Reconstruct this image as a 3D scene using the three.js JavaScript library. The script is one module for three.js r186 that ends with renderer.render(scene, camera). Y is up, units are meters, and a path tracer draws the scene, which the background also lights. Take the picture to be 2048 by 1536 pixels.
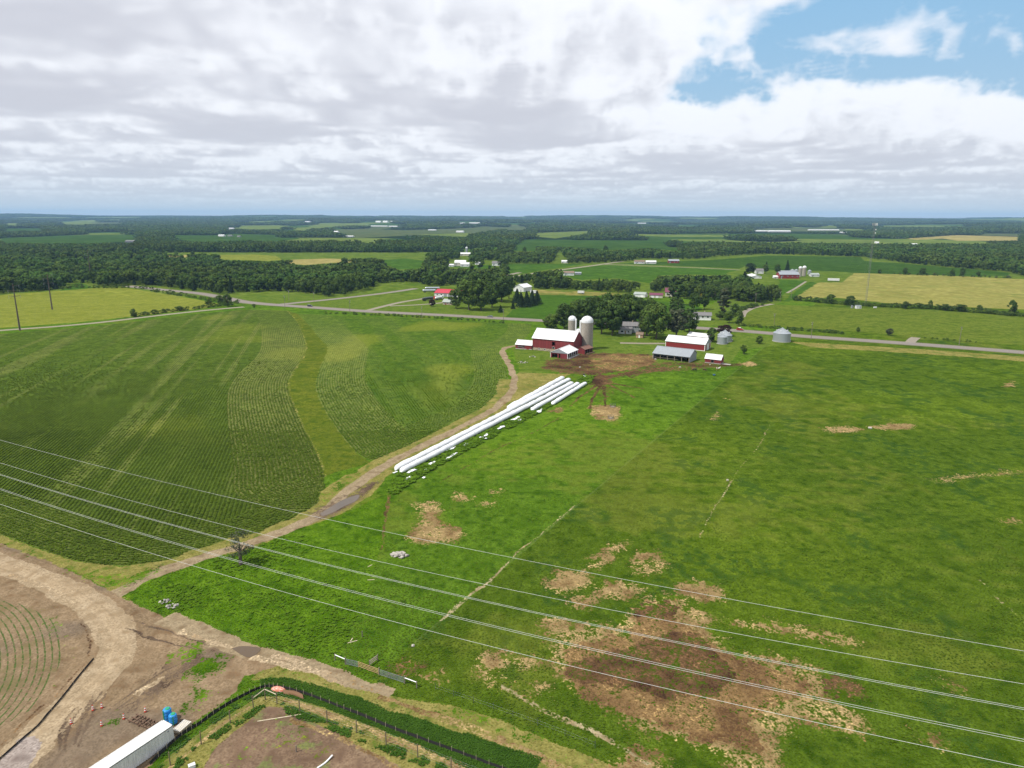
import * as THREE from 'three';
import { mergeGeometries } from 'three/addons/utils/BufferGeometryUtils.js';
import { MarchingCubes } from 'three/addons/objects/MarchingCubes.js';

// ---------- camera, sun, exposure ----------
const scene = new THREE.Scene();
const EYE = 80, PITCH = 13.3, ROLL = 0.17;
const camera = new THREE.PerspectiveCamera(56.8, 4 / 3, 0.5, 60000);
camera.position.set(0, EYE, 0);
camera.rotation.order = 'YXZ';
camera.rotation.set(-PITCH * Math.PI / 180, 0, ROLL * Math.PI / 180);
camera.updateMatrixWorld(true);
camera.updateProjectionMatrix();
const renderer = new THREE.WebGLRenderer({ antialias: true });
renderer.setSize(1024, 768);
renderer.toneMapping = THREE.LinearToneMapping;
renderer.toneMappingExposure = 1.0;
renderer.shadowMap.enabled = true;
const SUN_EL = 56 * Math.PI / 180, SUN_AZ = 26 * Math.PI / 180;      // the sun stands high, to the left and a little behind the camera
const SUN = new THREE.Vector3(-Math.cos(SUN_EL) * Math.cos(SUN_AZ), Math.sin(SUN_EL), Math.cos(SUN_EL) * Math.sin(SUN_AZ));
const sun = new THREE.DirectionalLight(new THREE.Color().setRGB(1, 0.955, 0.87), 5.0);
sun.position.copy(SUN).multiplyScalar(900).add(new THREE.Vector3(0, 0, -400));
sun.target.position.set(0, 0, -400);
sun.castShadow = true;
Object.assign(sun.shadow.camera, { left: -700, right: 700, top: 700, bottom: -700, near: 1, far: 2500 });
sun.shadow.mapSize.set(4096, 4096);
scene.add(sun, sun.target);

// ---------- small tools ----------
let seedState = 12345;
const rnd = () => { seedState = (seedState + 0x6d2b79f5) | 0; let t = Math.imul(seedState ^ (seedState >>> 15), 1 | seedState); t = (t + Math.imul(t ^ (t >>> 7), 61 | t)) ^ t; return ((t ^ (t >>> 14)) >>> 0) / 4294967296; };
const reseed = (s) => { seedState = s | 0; };
const rr = (a, b) => a + (b - a) * rnd();
const clamp = (x, a = 0, b = 1) => x < a ? a : x > b ? b : x;
const sstep = (a, b, x) => { const t = clamp((x - a) / (b - a)); return t * t * (3 - 2 * t); };
const lin = (c) => { c /= 255; return c <= 0.04045 ? c / 12.92 : Math.pow((c + 0.055) / 1.055, 2.4); };

// ---------- sky: a field of cumulus and stratocumulus over blue air ----------
function makeSky() {
  const N = 64, tab = new Float32Array(N * N * N);
  reseed(77);
  for (let i = 0; i < tab.length; i++) tab[i] = rnd();
  const n3 = (x, y, z) => {
    const fx = Math.floor(x), fy = Math.floor(y), fz = Math.floor(z);
    let u = x - fx, v = y - fy, w = z - fz; u = u * u * (3 - 2 * u); v = v * v * (3 - 2 * v); w = w * w * (3 - 2 * w);
    const x0 = fx & 63, x1 = (fx + 1) & 63, y0 = (fy & 63) * 64, y1 = ((fy + 1) & 63) * 64, z0 = (fz & 63) * 4096, z1 = ((fz + 1) & 63) * 4096;
    const a = tab[z0 + y0 + x0], b = tab[z0 + y0 + x1], c = tab[z0 + y1 + x0], d = tab[z0 + y1 + x1];
    const e = tab[z1 + y0 + x0], f = tab[z1 + y0 + x1], g = tab[z1 + y1 + x0], h = tab[z1 + y1 + x1];
    const p = a + (b - a) * u, q = c + (d - c) * u, r = e + (f - e) * u, s = g + (h - g) * u, k = p + (q - p) * v, l = r + (s - r) * v;
    return k + (l - k) * w;
  };
  const BASE = 1000, TOP = 2400;
  const cover = (x, z) => {                        // how closed the cloud deck is over a place on the map
    let c = 0.50 + 0.66 * (n3(x / 5200 + 3.3, 0.5, z / 5200 + 8.1) - 0.5) + 0.3 * (n3(x / 2100 + 1.7, 5.5, z / 2100) - 0.5);
    const ra = x * 0.5 - z * 0.866, sa = x * 0.866 + z * 0.5, g = Math.exp(-(((ra - 7000) / 5200) ** 2) - (((sa - 500) / 2900) ** 2));
    c -= (0.78 + 0.5 * (n3(x / 900 + 5, 9.5, z / 900) - 0.5)) * g;
    return c;
  };
  const dens = (x, y, z, oct) => {
    const hy = (y - BASE) / (TOP - BASE); if (hy <= 0 || hy >= 1) return 0;
    const c = cover(x, z) - 0.07 * sstep(7000, 16000, Math.hypot(x, z));
    const grad = sstep(0, 0.1, hy) * (1 - sstep(0.35, 1, hy) * 0.85);
    let s = 0.50 * n3(x / 1400, y / 1000, z / 1400) + 0.28 * (1 - Math.abs(2 * n3(x / 640 + 9, y / 520, z / 640) - 1));
    let a = 0.15, f = 250;
    for (let k = 0; k < oct; k++) { s += a * (1 - Math.abs(2 * n3(x / f + 31 * k, y / (f * 0.8), z / f + 17 * k) - 1)); a *= 0.5; f *= 0.47; }
    return clamp((s * (0.45 + 0.55 * grad) - (0.80 - 0.62 * c)) * 5.5) * sstep(0, 0.05, hy);
  };
  const out = new Float32Array(4);
  const look = (dx, dy, dz, fine) => {
    const e = Math.max(dy, 0.004), up = Math.sqrt(e);
    // blue air: deeper overhead, paler and milky low down
    const k = 1 - Math.exp(-e * 4.2);
    let r = 0.56 + (0.16 - 0.56) * k, g = 0.70 + (0.46 - 0.70) * k, b = 0.80 + (0.80 - 0.80) * k;
    if (dy > 0.008) {
      const t0 = BASE / dy, t1 = Math.min(TOP / dy, t0 + 26000), n = fine ? 96 : 22, dt = (t1 - t0) / n;
      let T = 1, cr = 0, cg = 0, cb = 0, dist = 0, wsum = 0;
      const j = n3(dx * 911, dy * 1733, dz * 911);
      const oct = t0 > 22000 ? 1 : t0 > 11000 ? 2 : 3;
      for (let i = 0; i < n && T > 0.02; i++) {
        const t = t0 + (i + 0.25 + 0.5 * j) * dt, x = dx * t, y = dy * t, z = dz * t;
        const d = dens(x, y, z, oct); if (d < 0.004) continue;
        let tau = 0;
        for (let m = 1; m <= 3; m++) tau += dens(x + SUN.x * 120 * m, y + SUN.y * 120 * m, z + SUN.z * 120 * m, 1) * 120;
        const hy = (y - BASE) / (TOP - BASE);
        const sunl = 0.29 * Math.exp(-tau * 0.013) + 0.10 * Math.exp(-tau * 0.0025);
        const amb = 0.605 + 0.10 * hy;
        const L = sunl + amb, al = 1 - Math.exp(-d * dt * 0.016), w = T * al;
        cr += w * L * 0.975; cg += w * (L * 0.992 + 0.008); cb += w * (L * 0.94 + 0.12); dist += w * t; wsum += w;
        T *= 1 - al;
      }
      if (wsum > 1e-4) {
        const far = 1 - Math.exp(-Math.max(0, dist / wsum - 5000) / 48000);
        const hr = 0.56, hg = 0.68, hb = 0.79;
        cr = cr * (1 - far) + hr * far * wsum; cg = cg * (1 - far) + hg * far * wsum; cb = cb * (1 - far) + hb * far * wsum;
      }
      r = r * T + cr; g = g * T + cg; b = b * T + cb;
    }
    const low = Math.exp(-Math.max(dy, 0) / 0.013);
    out[0] = r + (0.60 - r) * low * 0.75; out[1] = g + (0.71 - g) * low * 0.75; out[2] = b + (0.80 - b) * low * 0.75;
  };
  const W = 4096, H = 2048, data = new Float32Array(W * H * 4);
  const dir = (row, col) => {
    const up = ((row + 0.5) / H - 0.5) * Math.PI, a = ((col + 0.5) / W - 0.5) * 2 * Math.PI;
    return [Math.cos(a) * Math.cos(up), Math.sin(up), Math.sin(a) * Math.cos(up)];
  };
  const FINE = Math.round(H / 2 + H * 19 / 180);
  const put = (row, col, o) => { const p = (row * W + col) * 4; data[p] = o[0]; data[p + 1] = o[1]; data[p + 2] = o[2]; data[p + 3] = 1; };
  for (let row = H / 2; row < FINE; row++) for (let col = 0; col < W; col++) {
    const front = Math.abs(((col + 0.5) / W - 0.25) * 360) < 45;
    if (!front && ((row | col) & 3)) continue;
    const d = dir(row, col); look(d[0], d[1], d[2], front); put(row, col, out);
  }
  for (let row = FINE & ~3; row < H; row += 4) for (let col = 0; col < W; col += 4) { const d = dir(Math.max(row, 0), col); look(d[0], d[1], d[2], false); put(row, col, out); }
  // fill between the coarser samples
  const c4 = (row, col, ch) => data[((Math.min(row, H - 4)) * W + (col % W)) * 4 + ch];
  for (let row = H / 2; row < H; row++) for (let col = 0; col < W; col++) {
    const front = row < FINE && Math.abs(((col + 0.5) / W - 0.25) * 360) < 45;
    if (front || !((row | col) & 3)) continue;
    const r0 = row & ~3, q0 = col & ~3, u = (row - r0) / 4, v = (col - q0) / 4, p = (row * W + col) * 4;
    const r1 = Math.min(r0 + 4, H - 4), q1 = (q0 + 4) % W;
    for (let ch = 0; ch < 3; ch++) data[p + ch] = (c4(r0, q0, ch) * (1 - v) + c4(r0, q1, ch) * v) * (1 - u) + (c4(r1, q0, ch) * (1 - v) + c4(r1, q1, ch) * v) * u;
    data[p + 3] = 1;
  }
  for (let i = 0; i < (H / 2) * W; i++) { data[i * 4] = 0.52; data[i * 4 + 1] = 0.62; data[i * 4 + 2] = 0.72; data[i * 4 + 3] = 1; }
  const tex = new THREE.DataTexture(data, W, H, THREE.RGBAFormat, THREE.FloatType);
  tex.mapping = THREE.EquirectangularReflectionMapping; tex.magFilter = THREE.LinearFilter; tex.minFilter = THREE.LinearFilter; tex.needsUpdate = true;
  return tex;
}
const skyTex = makeSky();
scene.background = skyTex;
scene.environment = skyTex;
scene.fog = new THREE.FogExp2(new THREE.Color().setRGB(0.38, 0.65, 1.0), 0.000049);
// ---------- pixel of the photograph (2048 x 1536) -> place on the ground ----------
const gv = new THREE.Vector3();
const noiseT = (() => { reseed(5); const t = new Float32Array(256 * 256); for (let i = 0; i < t.length; i++) t[i] = rnd(); return t; })();
function n2(x, y) {
  const fx = Math.floor(x), fy = Math.floor(y); let u = x - fx, v = y - fy; u = u * u * (3 - 2 * u); v = v * v * (3 - 2 * v);
  const x0 = fx & 255, x1 = (fx + 1) & 255, y0 = (fy & 255) << 8, y1 = ((fy + 1) & 255) << 8;
  const a = noiseT[y0 + x0], b = noiseT[y0 + x1], c = noiseT[y1 + x0], d = noiseT[y1 + x1];
  const p = a + (b - a) * u, q = c + (d - c) * u; return p + (q - p) * v;
}
function groundH(x, z) {                             // flat farmland near by, low rolling hills far off
  const r = Math.hypot(x, z); if (r < 3200) return 0;
  const k = sstep(3200, 9000, r), n = n2(x / 2600 + 40.3, z / 2600 + 11.7) * 0.65 + n2(x / 1000 + 7, z / 1000 + 3) * 0.35;
  return k * (n * 84 - 26) + sstep(8000, 14500, r) * 34;
}
function pix(px, py, h = 0) {
  gv.set(px / 1024 - 1, 1 - py / 768, 0.5).unproject(camera).sub(camera.position).normalize();
  let t = gv.y < -1e-5 ? (h - EYE) / gv.y : 16500;
  t = Math.min(t, 16500);
  for (let i = 0; i < 6 && t > 3000; i++) { const g = groundH(gv.x * t, gv.z * t) + h; t = Math.min(16500, gv.y < -1e-5 ? t + ((g - EYE) / gv.y - t) * 0.7 : 16500); }
  return new THREE.Vector3(gv.x * t, h, gv.z * t);
}
const toPix = (p) => { gv.copy(p).project(camera); return [(gv.x + 1) * 1024, (1 - gv.y) * 768]; };
const poly = (...n) => { const o = []; for (let i = 0; i < n.length; i += 2) { const p = pix(n[i], n[i + 1]); o.push([p.x, p.z]); } return o; };
function smoothLine(pts, step = 4) {                 // a Catmull-Rom line through ground points
  const c = new THREE.CatmullRomCurve3(pts.map(([x, z]) => new THREE.Vector3(x, 0, z)), false, 'centripetal');
  const n = Math.max(8, Math.min(500, Math.round(c.getLength() / step))), o = [];
  for (let i = 0; i <= n; i++) { const p = c.getPoint(i / n); o.push([p.x, p.z]); }
  return o;
}
function ribbon(line, w, w2 = w, jit = 0) {          // polygon of a band along a line
  const L = [], R = [], n = line.length;
  for (let i = 0; i < n; i++) {
    const a = line[Math.max(0, i - 1)], b = line[Math.min(n - 1, i + 1)], l = Math.hypot(b[0] - a[0], b[1] - a[1]) || 1, t = i / (n - 1);
    const hw = (w + (w2 - w) * t) / 2, nx = -(b[1] - a[1]) / l, nz = (b[0] - a[0]) / l;
    const j1 = jit * (n2(i * 0.7, w * 3.1) - 0.5), j2 = jit * (n2(i * 0.7 + 50, w * 3.1) - 0.5);
    L.push([line[i][0] + nx * (hw + j1), line[i][1] + nz * (hw + j1)]); R.push([line[i][0] - nx * (hw + j2), line[i][1] - nz * (hw + j2)]);
  }
  return L.concat(R.reverse());
}
const inside = (p, x, z) => { let c = false; for (let i = 0, j = p.length - 1; i < p.length; j = i++) { const a = p[i], b = p[j]; if ((a[1] > z) !== (b[1] > z) && x < (b[0] - a[0]) * (z - a[1]) / (b[1] - a[1]) + a[0]) c = !c; } return c; };
function distLine(line, x, z) {
  let best = 1e9;
  for (let i = 0; i + 1 < line.length; i++) {
    const [ax, az] = line[i], [bx, bz] = line[i + 1], dx = bx - ax, dz = bz - az, t = clamp(((x - ax) * dx + (z - az) * dz) / (dx * dx + dz * dz)), ex = x - ax - dx * t, ez = z - az - dz * t, d = ex * ex + ez * ez;
    if (d < best) best = d;
  }
  return Math.sqrt(best);
}

// ---------- lines and outlines of the place ----------
const roadMain = smoothLine(poly(255, 572, 300, 577, 350, 582, 400, 587, 450, 596, 490, 604, 540, 609, 600, 613, 740, 623, 900, 631, 1024, 638, 1100, 642, 1240, 648, 1380, 655, 1470, 661, 1545, 667, 1600, 672, 1700, 679, 1800, 686, 1920, 695, 2060, 706, 2300, 726), 12);
const roadGravel = smoothLine(poly(488, 614, 440, 618, 380, 624, 300, 633, 200, 645, 100, 654, 0, 661, -120, 672), 10);
const roadSide = smoothLine(poly(560, 609, 600, 605, 660, 599, 740, 590, 800, 582, 832, 577), 10);
const swaleL = smoothLine(poly(575, 621, 592, 640, 604, 665, 612, 695, 606, 715, 586, 742, 577, 765, 580, 790, 598, 835, 622, 885, 640, 925, 648, 952), 6);
const swaleR = smoothLine(poly(596, 628, 618, 650, 640, 678, 656, 697, 650, 715, 636, 745, 632, 775, 645, 810, 668, 850, 695, 885, 712, 905), 6);
const fieldBottom = smoothLine(poly(650, 962, 642, 1003, 600, 1038, 500, 1084, 380, 1113, 240, 1131, 150, 1120, 60, 1090, -20, 1060, -200, 1000), 6);
const trackLine = smoothLine(poly(1036, 690, 1014, 695, 1005, 703, 1012, 718, 1020, 735, 1028, 755, 1018, 790, 983, 822, 892, 868, 800, 915, 742, 948, 692, 985, 640, 1028, 560, 1066, 480, 1092, 400, 1118, 310, 1148, 230, 1190), 4);
const haulLine = smoothLine(poly(-60, 1105, 0, 1128, 80, 1157, 160, 1196, 215, 1240, 236, 1280, 222, 1325, 180, 1375, 125, 1425, 75, 1475, 25, 1528, -20, 1580), 2);
const gateTrack = smoothLine(poly(330, 1235, 400, 1263, 470, 1292, 540, 1312, 600, 1327, 660, 1345, 720, 1368, 790, 1385), 2);
const cowPath = smoothLine(poly(880, 1243, 905, 1222, 945, 1188, 985, 1160, 1010, 1132, 1040, 1103, 1080, 1070, 1118, 1036, 1150, 1012), 2);
const fenceLine = smoothLine(poly(1150, 1012, 1210, 955, 1290, 890, 1370, 820, 1450, 755, 1500, 722), 6);
const siltLine = smoothLine(poly(300, 1530, 361, 1473, 397, 1450, 440, 1420, 486, 1393, 526, 1376, 557, 1376, 605, 1388, 668, 1411, 719, 1431, 790, 1461, 871, 1490, 960, 1523, 1060, 1560), 1.5);
const siltLeft = smoothLine(poly(-40, 1555, 0, 1519, 44, 1480, 76, 1452, 102, 1422, 130, 1389, 162, 1348, 188, 1318), 1.5);

// ---------- base colours: what each cover is made of ----------
const K = 1.55, alb = (r, g, b) => [lin(r) / K, lin(g) / K, lin(b) / K];
const COVER = {
  pasture:   [alb(90, 116, 27), alb(116, 140, 43), alb(62, 90, 19)],
  lush:      [alb(86, 124, 22), alb(116, 150, 38), alb(60, 94, 16)],
  lawn:      [alb(106, 130, 44), alb(128, 146, 60), alb(86, 116, 34)],
  corn:      [alb(80, 106, 30), alb(104, 126, 44), alb(60, 84, 24)],
  cornb:     [alb(84, 116, 32), alb(110, 134, 44), alb(62, 96, 30)],
  swale:     [alb(100, 118, 34), alb(126, 132, 46), alb(78, 102, 30)],
  hay:       [alb(142, 150, 56), alb(156, 162, 70), alb(124, 136, 46)],
  wheat:     [alb(164, 160, 84), alb(178, 172, 98), alb(138, 144, 72)],
  hayright:  [alb(108, 128, 42), alb(130, 142, 58), alb(86, 110, 32)],
  green:     [alb(78, 114, 34), alb(92, 126, 44), alb(64, 102, 28)],
  greenfar:  [alb(68, 100, 34), alb(82, 112, 42), alb(56, 88, 28)],
  palefar:   [alb(118, 138, 60), alb(136, 150, 70), alb(98, 124, 52)],
  tanfar:    [alb(178, 166, 100), alb(192, 178, 112), alb(158, 152, 90)],
  greyfar:   [alb(96, 112, 66), alb(116, 120, 78), alb(82, 104, 58)],
  forest:    [alb(40, 60, 26), alb(52, 70, 32), alb(32, 50, 22)],
  straw:     [alb(170, 144, 98), alb(198, 172, 122), alb(128, 102, 68)],
  mud:       [alb(104, 78, 56), alb(136, 106, 74), alb(74, 54, 42)],
  mudlight:  [alb(140, 110, 74), alb(172, 142, 96), alb(106, 80, 56)],
  dirt:      [alb(160, 136, 106), alb(176, 152, 122), alb(138, 112, 84)],
  haul:      [alb(196, 172, 138), alb(212, 190, 158), alb(174, 150, 118)],
  verge:     [alb(146, 142, 72), alb(176, 164, 98), alb(100, 122, 44)],
  track:     [alb(176, 156, 124), alb(190, 170, 138), alb(146, 124, 96)],
  soil:      [alb(146, 120, 98), alb(160, 136, 110), alb(124, 100, 82)],
  gravel:    [alb(176, 160, 150), alb(204, 190, 180), alb(146, 130, 122)],
  tallgrass: [alb(62, 98, 30), alb(82, 116, 40), alb(48, 80, 22)],
  pathdirt:  [alb(196, 178, 140), alb(208, 192, 156), alb(160, 140, 104)],
  wetmud:    [alb(118, 100, 84), alb(136, 116, 96), alb(92, 76, 64)],
};
const covers = Object.keys(COVER), CID = Object.fromEntries(covers.map((c, i) => [c, i + 1]));
// base layer: fields with clean edges, later ones on top
const BASE = [], OVER = [];
const base = (cover, ...n) => { const p = poly(...n); BASE.push([cover, p]); return p; };
const over = (cover, thr, ...n) => { const p = poly(...n); OVER.push([cover, p, thr]); return p; };
// far fields (visible outlines)
const FAR = [
  ['greenfar', 0, 476, 125, 471, 217, 469, 282, 469, 277, 482, 175, 487, 0, 485], ['greenfar', 332, 470, 512, 471, 512, 479, 395, 484, 362, 480],
  ['palefar', 110, 443, 190, 441, 217, 447, 155, 449.5, 118, 448], ['palefar', 0, 446, 50, 447, 50, 450, 0, 450.5], ['greenfar', 0, 457, 92, 456, 92, 461, 0, 462.5],
  ['tanfar', 322, 511, 390, 509, 375, 515, 327, 514], ['hay', 415, 510, 512, 509, 554, 512, 562, 520, 537, 522, 512, 521, 450, 519], ['palefar', 227, 491, 272, 490, 250, 495, 228, 499],
  ['palefar', 472, 451, 572, 450, 572, 457, 512, 459, 467, 457], ['palefar', 580, 455, 630, 457, 622, 461, 592, 461],
  ['greyfar', 652, 460, 730, 457, 742, 450, 807, 452, 762, 459, 807, 460, 935, 456, 960, 452, 1024, 455, 947, 467, 937, 474, 835, 470, 762, 474, 707, 476, 684, 467],
  ['palefar', 835, 469, 940, 466, 947, 468, 937, 474], ['palefar', 710, 481, 757, 477, 758, 485, 672, 486], ['tanfar', 570, 520, 652, 517, 725, 519, 752, 521, 720, 525, 662, 526, 612, 530, 572, 527],
  ['green', 735, 522, 812, 517, 847, 522, 840, 537, 800, 539, 762, 527], ['green', 827, 497, 922, 500, 1024, 491, 1024, 494, 1010, 497, 952, 503, 862, 502],
  ['green', 860, 533, 985, 538, 985, 530, 900, 530], ['greenfar', 1039, 479, 1334, 481, 1339, 494, 1394, 497, 1349, 502, 1300, 496, 1224, 500, 1164, 495, 1074, 492, 1076, 502, 1024, 502, 1024, 491],
  ['green', 1015, 528, 1170, 528, 1030, 549, 1010, 549], ['green', 1039, 552, 1204, 530, 1479, 540, 1456, 545, 1449, 550, 1369, 549, 1318, 551, 1301, 567, 1231, 556, 1164, 560, 1104, 547],
  ['greenfar', 1234, 527, 1424, 520, 1536, 511, 1721, 514, 1730, 522, 1806, 527, 1900, 535, 2018, 545, 2018, 552, 1886, 551, 1711, 546, 1656, 542, 1536, 540, 1499, 530, 1479, 537],
  ['palefar', 1189, 467, 1474, 470.5, 1474, 474, 1336, 474], ['palefar', 1064, 466, 1186, 461, 1184, 466, 1109, 477, 1064, 472], ['greyfar', 1012, 450, 1042, 450, 1065, 460, 1012, 460],
  ['tanfar', 1808, 477, 1911, 470, 2048, 474, 2048, 481, 1918, 482, 1886, 477, 1836, 480], ['greyfar', 1951, 467, 2048, 467, 2048, 472, 1961, 471], ['greyfar', 1500, 458, 1536, 456, 1640, 455, 1690, 457.5, 1690, 463, 1500, 463],
  ['palefar', 1636, 455, 1648, 448, 1676, 451, 1690, 456], ['palefar', 1690, 457, 1760, 459, 1760, 461, 1690, 461], ['greyfar', 180, 445, 250, 444, 250, 447, 190, 448], ['greenfar', 440, 470, 470, 467, 560, 470, 560, 477, 512, 479],
];
const farPolys = FAR.map(([c, ...n]) => [c, poly(...n), n]);
for (const [c, p] of farPolys) BASE.push([c, p]);
const fWheat = base('wheat', 1708, 546, 1886, 551, 2060, 559, 2060, 619, 2011, 618, 1861, 611, 1773, 606, 1661, 594, 1586, 599, 1636, 565, 1683, 565);
base('green', 1558, 560, 1613, 561, 1573, 587, 1555, 600); base('green', 1618, 563, 1634, 566, 1586, 600, 1566, 603);
const fHayRight = base('hayright', 1480, 634, 1500, 622, 1551, 609, 1676, 615, 1761, 617, 1861, 620, 2060, 633, 2200, 640, 2200, 704, 2060, 692, 1846, 675, 1711, 663, 1536, 652, 1475, 652);
const fHayLeft = base('hay', -120, 598, 0, 590, 120, 581, 185, 576, 245, 575, 275, 579, 325, 587, 400, 600, 440, 608, 410, 616, 295, 630, 150, 645, 0, 656, -120, 666);
base('green', 118, 582, 150, 567, 165, 566, 186, 576);
const fLawn = base('lawn', 470, 585, 560, 583, 690, 582, 770, 564, 840, 566, 900, 575, 1030, 590, 1080, 592, 1075, 607, 1024, 620, 1010, 637, 900, 629, 740, 621, 600, 611, 500, 603, 460, 594);
const fGreenMid = base('green', 1079, 588, 1261, 590, 1300, 600, 1380, 610, 1440, 625, 1440, 650, 1240, 646, 1100, 640, 1024, 636, 1010, 636, 1024, 620, 1074, 607);
base('verge', 1069, 579, 1261, 587, 1255, 592, 1079, 590);
base('lawn', 1440, 600, 1480, 590, 1550, 600, 1560, 605, 1500, 622, 1480, 634, 1475, 655, 1380, 650, 1380, 630);
const fYard = base('lawn', 1024, 694, 1030, 690, 1170, 690, 1190, 660, 1240, 652, 1380, 660, 1480, 667, 1600, 677, 1560, 690, 1480, 700, 1460, 728, 1310, 728, 1240, 742, 1140, 745, 1040, 745);
const cornA = poly(-200, 684, 0, 668, 200, 652, 380, 630, 490, 619, 575, 621).concat(swaleL.slice(1), fieldBottom.slice(1));
BASE.push(['corn', cornA]);
const cornBEdge = smoothLine(poly(1062, 648, 1058, 668, 1030, 688, 1004, 694, 998, 704, 1005, 720, 1014, 745, 1012, 775, 986, 812, 900, 857, 800, 903, 748, 920, 712, 905), 6);
const cornB = poly(596, 627, 700, 632, 900, 640).concat(cornBEdge, swaleR.slice(0, -1).reverse());
BASE.push(['cornb', cornB]);
const swale = swaleL.concat(poly(690, 940, 740, 925), swaleR.slice().reverse());
BASE.push(['swale', swale]);
const verge = ribbon(trackLine, 22, 9); BASE.push(['verge', ribbon(trackLine.slice(Math.round(trackLine.length * 0.3)), 13, 10, 3)]);
base('verge', 1028, 752, 1040, 745, 1140, 748, 1126, 756, 1000, 818, 900, 872, 800, 925, 770, 950, 742, 948, 800, 912, 890, 865, 985, 818, 1015, 790);
base('verge', 640, 985, 690, 950, 760, 935, 770, 960, 745, 990, 660, 1040, 560, 1080, 480, 1105, 420, 1120, 300, 1160, 240, 1190, 150, 1145, 60, 1110, 0, 1085, -100, 1050, -100, 1030, 0, 1068, 60, 1092, 150, 1122, 240, 1133, 380, 1115, 500, 1087, 600, 1042, 642, 1005);
BASE.push(['track', ribbon(trackLine, 3.6, 4.2, 1.2)]);
base('verge', 1580, 683, 1700, 690, 1850, 699, 2060, 714, 2060, 724, 1960, 716, 1850, 708, 1700, 699, 1620, 694);
const fLush = base('lush', 246, 1192, 300, 1160, 420, 1118, 500, 1098, 600, 1058, 700, 1022, 778, 985, 770, 1040, 760, 1110, 735, 1180, 700, 1260, 682, 1316, 560, 1292, 430, 1250, 330, 1225);
const fSite = base('dirt', -120, 1060, 0, 1086, 120, 1132, 236, 1190, 330, 1236, 430, 1270, 540, 1302, 640, 1330, 690, 1348, 745, 1378, 700, 1385, 600, 1352, 490, 1350, 470, 1385, 380, 1450, 300, 1530, 200, 1640, -200, 1640);
base('verge', 520, 1345, 560, 1330, 690, 1352, 760, 1390, 900, 1410, 1000, 1440, 1120, 1490, 1260, 1545, 1100, 1560, 900, 1490, 760, 1440, 640, 1390, 560, 1362, 500, 1360);
BASE.push(['tallgrass', ribbon(siltLine.slice(Math.round(siltLine.length * 0.36)), 4.5, 9, 1)]);
base('verge', 300, 1545, 400, 1465, 520, 1392, 560, 1392, 640, 1412, 800, 1475, 940, 1540, 800, 1600, 400, 1600);
const fSoil = base('soil', 400, 1545, 440, 1490, 500, 1440, 540, 1412, 575, 1418, 660, 1462, 760, 1510, 840, 1550, 820, 1620, 400, 1620);
const haul = ribbon(haulLine, 6.8, 7.2, 0.8); BASE.push(['haul', haul]);
base('gravel', -20, 1545, 40, 1478, 55, 1468, 90, 1482, 60, 1530, 40, 1560);
BASE.push(['track', ribbon(gateTrack, 5, 2.4, 1.2)]);
// ragged overlays
over('mud', 0.37, 1085, 738, 1090, 722, 1150, 712, 1170, 706, 1230, 706, 1300, 708, 1310, 724, 1280, 738, 1190, 750, 1130, 748);
over('mudlight', 0.36, 1180, 712, 1240, 706, 1320, 712, 1300, 732, 1240, 742, 1190, 736);
over('mud', 0.46, 1290, 738, 1310, 724, 1400, 722, 1480, 726, 1490, 732, 1400, 738, 1350, 744, 1300, 744);
over('mud', 0.3, 1180, 752, 1210, 750, 1225, 765, 1205, 772, 1188, 768);
over('mud', 0.3, 1210, 752, 1290, 738, 1330, 735, 1332, 741, 1260, 750, 1215, 757);
over('mud', 0.46, 1200, 770, 1212, 770, 1216, 805, 1208, 806); over('mud', 0.46, 1215, 772, 1232, 782, 1226, 800, 1218, 786);
over('straw', 0.25, 1176, 820, 1200, 810, 1235, 812, 1240, 828, 1228, 842, 1200, 838);
over('straw', 0.36, 1100, 818, 1130, 816, 1128, 824, 1102, 824);
over('straw', 0.3, 822, 1010, 870, 1005, 880, 1025, 875, 1042, 925, 1062, 920, 1080, 840, 1088, 818, 1078, 840, 1050, 850, 1025);
over('straw', 0.3, 902, 988, 925, 986, 930, 994, 908, 994); over('straw', 0.3, 918, 994, 940, 992, 942, 1000, 922, 1002); over('straw', 0.35, 984, 978, 1004, 976, 1002, 988, 986, 988); over('straw', 0.35, 960, 1003, 985, 1000, 984, 1012, 964, 1014);
over('straw', 0.3, 1648, 856, 1690, 853, 1728, 858, 1700, 865, 1655, 864); over('straw', 0.3, 1736, 854, 1790, 848, 1830, 850, 1818, 858, 1760, 858); over('straw', 0.36, 1870, 962, 1920, 950, 2048, 940, 2060, 944, 1930, 956, 1885, 966);
over('straw', 0.36, 2010, 765, 2030, 762, 2028, 774, 2012, 774); over('straw', 0.42, 1420, 830, 1442, 822, 1440, 836, 1422, 846); over('straw', 0.4, 1448, 796, 1464, 795, 1464, 800, 1450, 800);
over('straw', 0.4, 1462, 956, 1474, 956, 1474, 963, 1464, 964); over('straw', 0.3, 1480, 727, 1500, 722, 1512, 730, 1495, 733); over('straw', 0.4, 2000, 1038, 2048, 1040, 2048, 1048, 2004, 1046);
over('straw', 0.34, 1092, 1162, 1130, 1140, 1190, 1146, 1175, 1172, 1120, 1190, 1098, 1180); over('straw', 0.45, 1160, 1130, 1200, 1100, 1230, 1076, 1268, 1080, 1260, 1096, 1230, 1110, 1240, 1120, 1190, 1144);
over('straw', 0.45, 1262, 1110, 1290, 1100, 1330, 1104, 1340, 1130, 1328, 1150, 1262, 1152); over('straw', 0.3, 1196, 1172, 1250, 1166, 1290, 1176, 1262, 1196, 1200, 1192); over('straw', 0.26, 1365, 1176, 1390, 1164, 1440, 1180, 1448, 1196, 1410, 1202, 1372, 1192);
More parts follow.
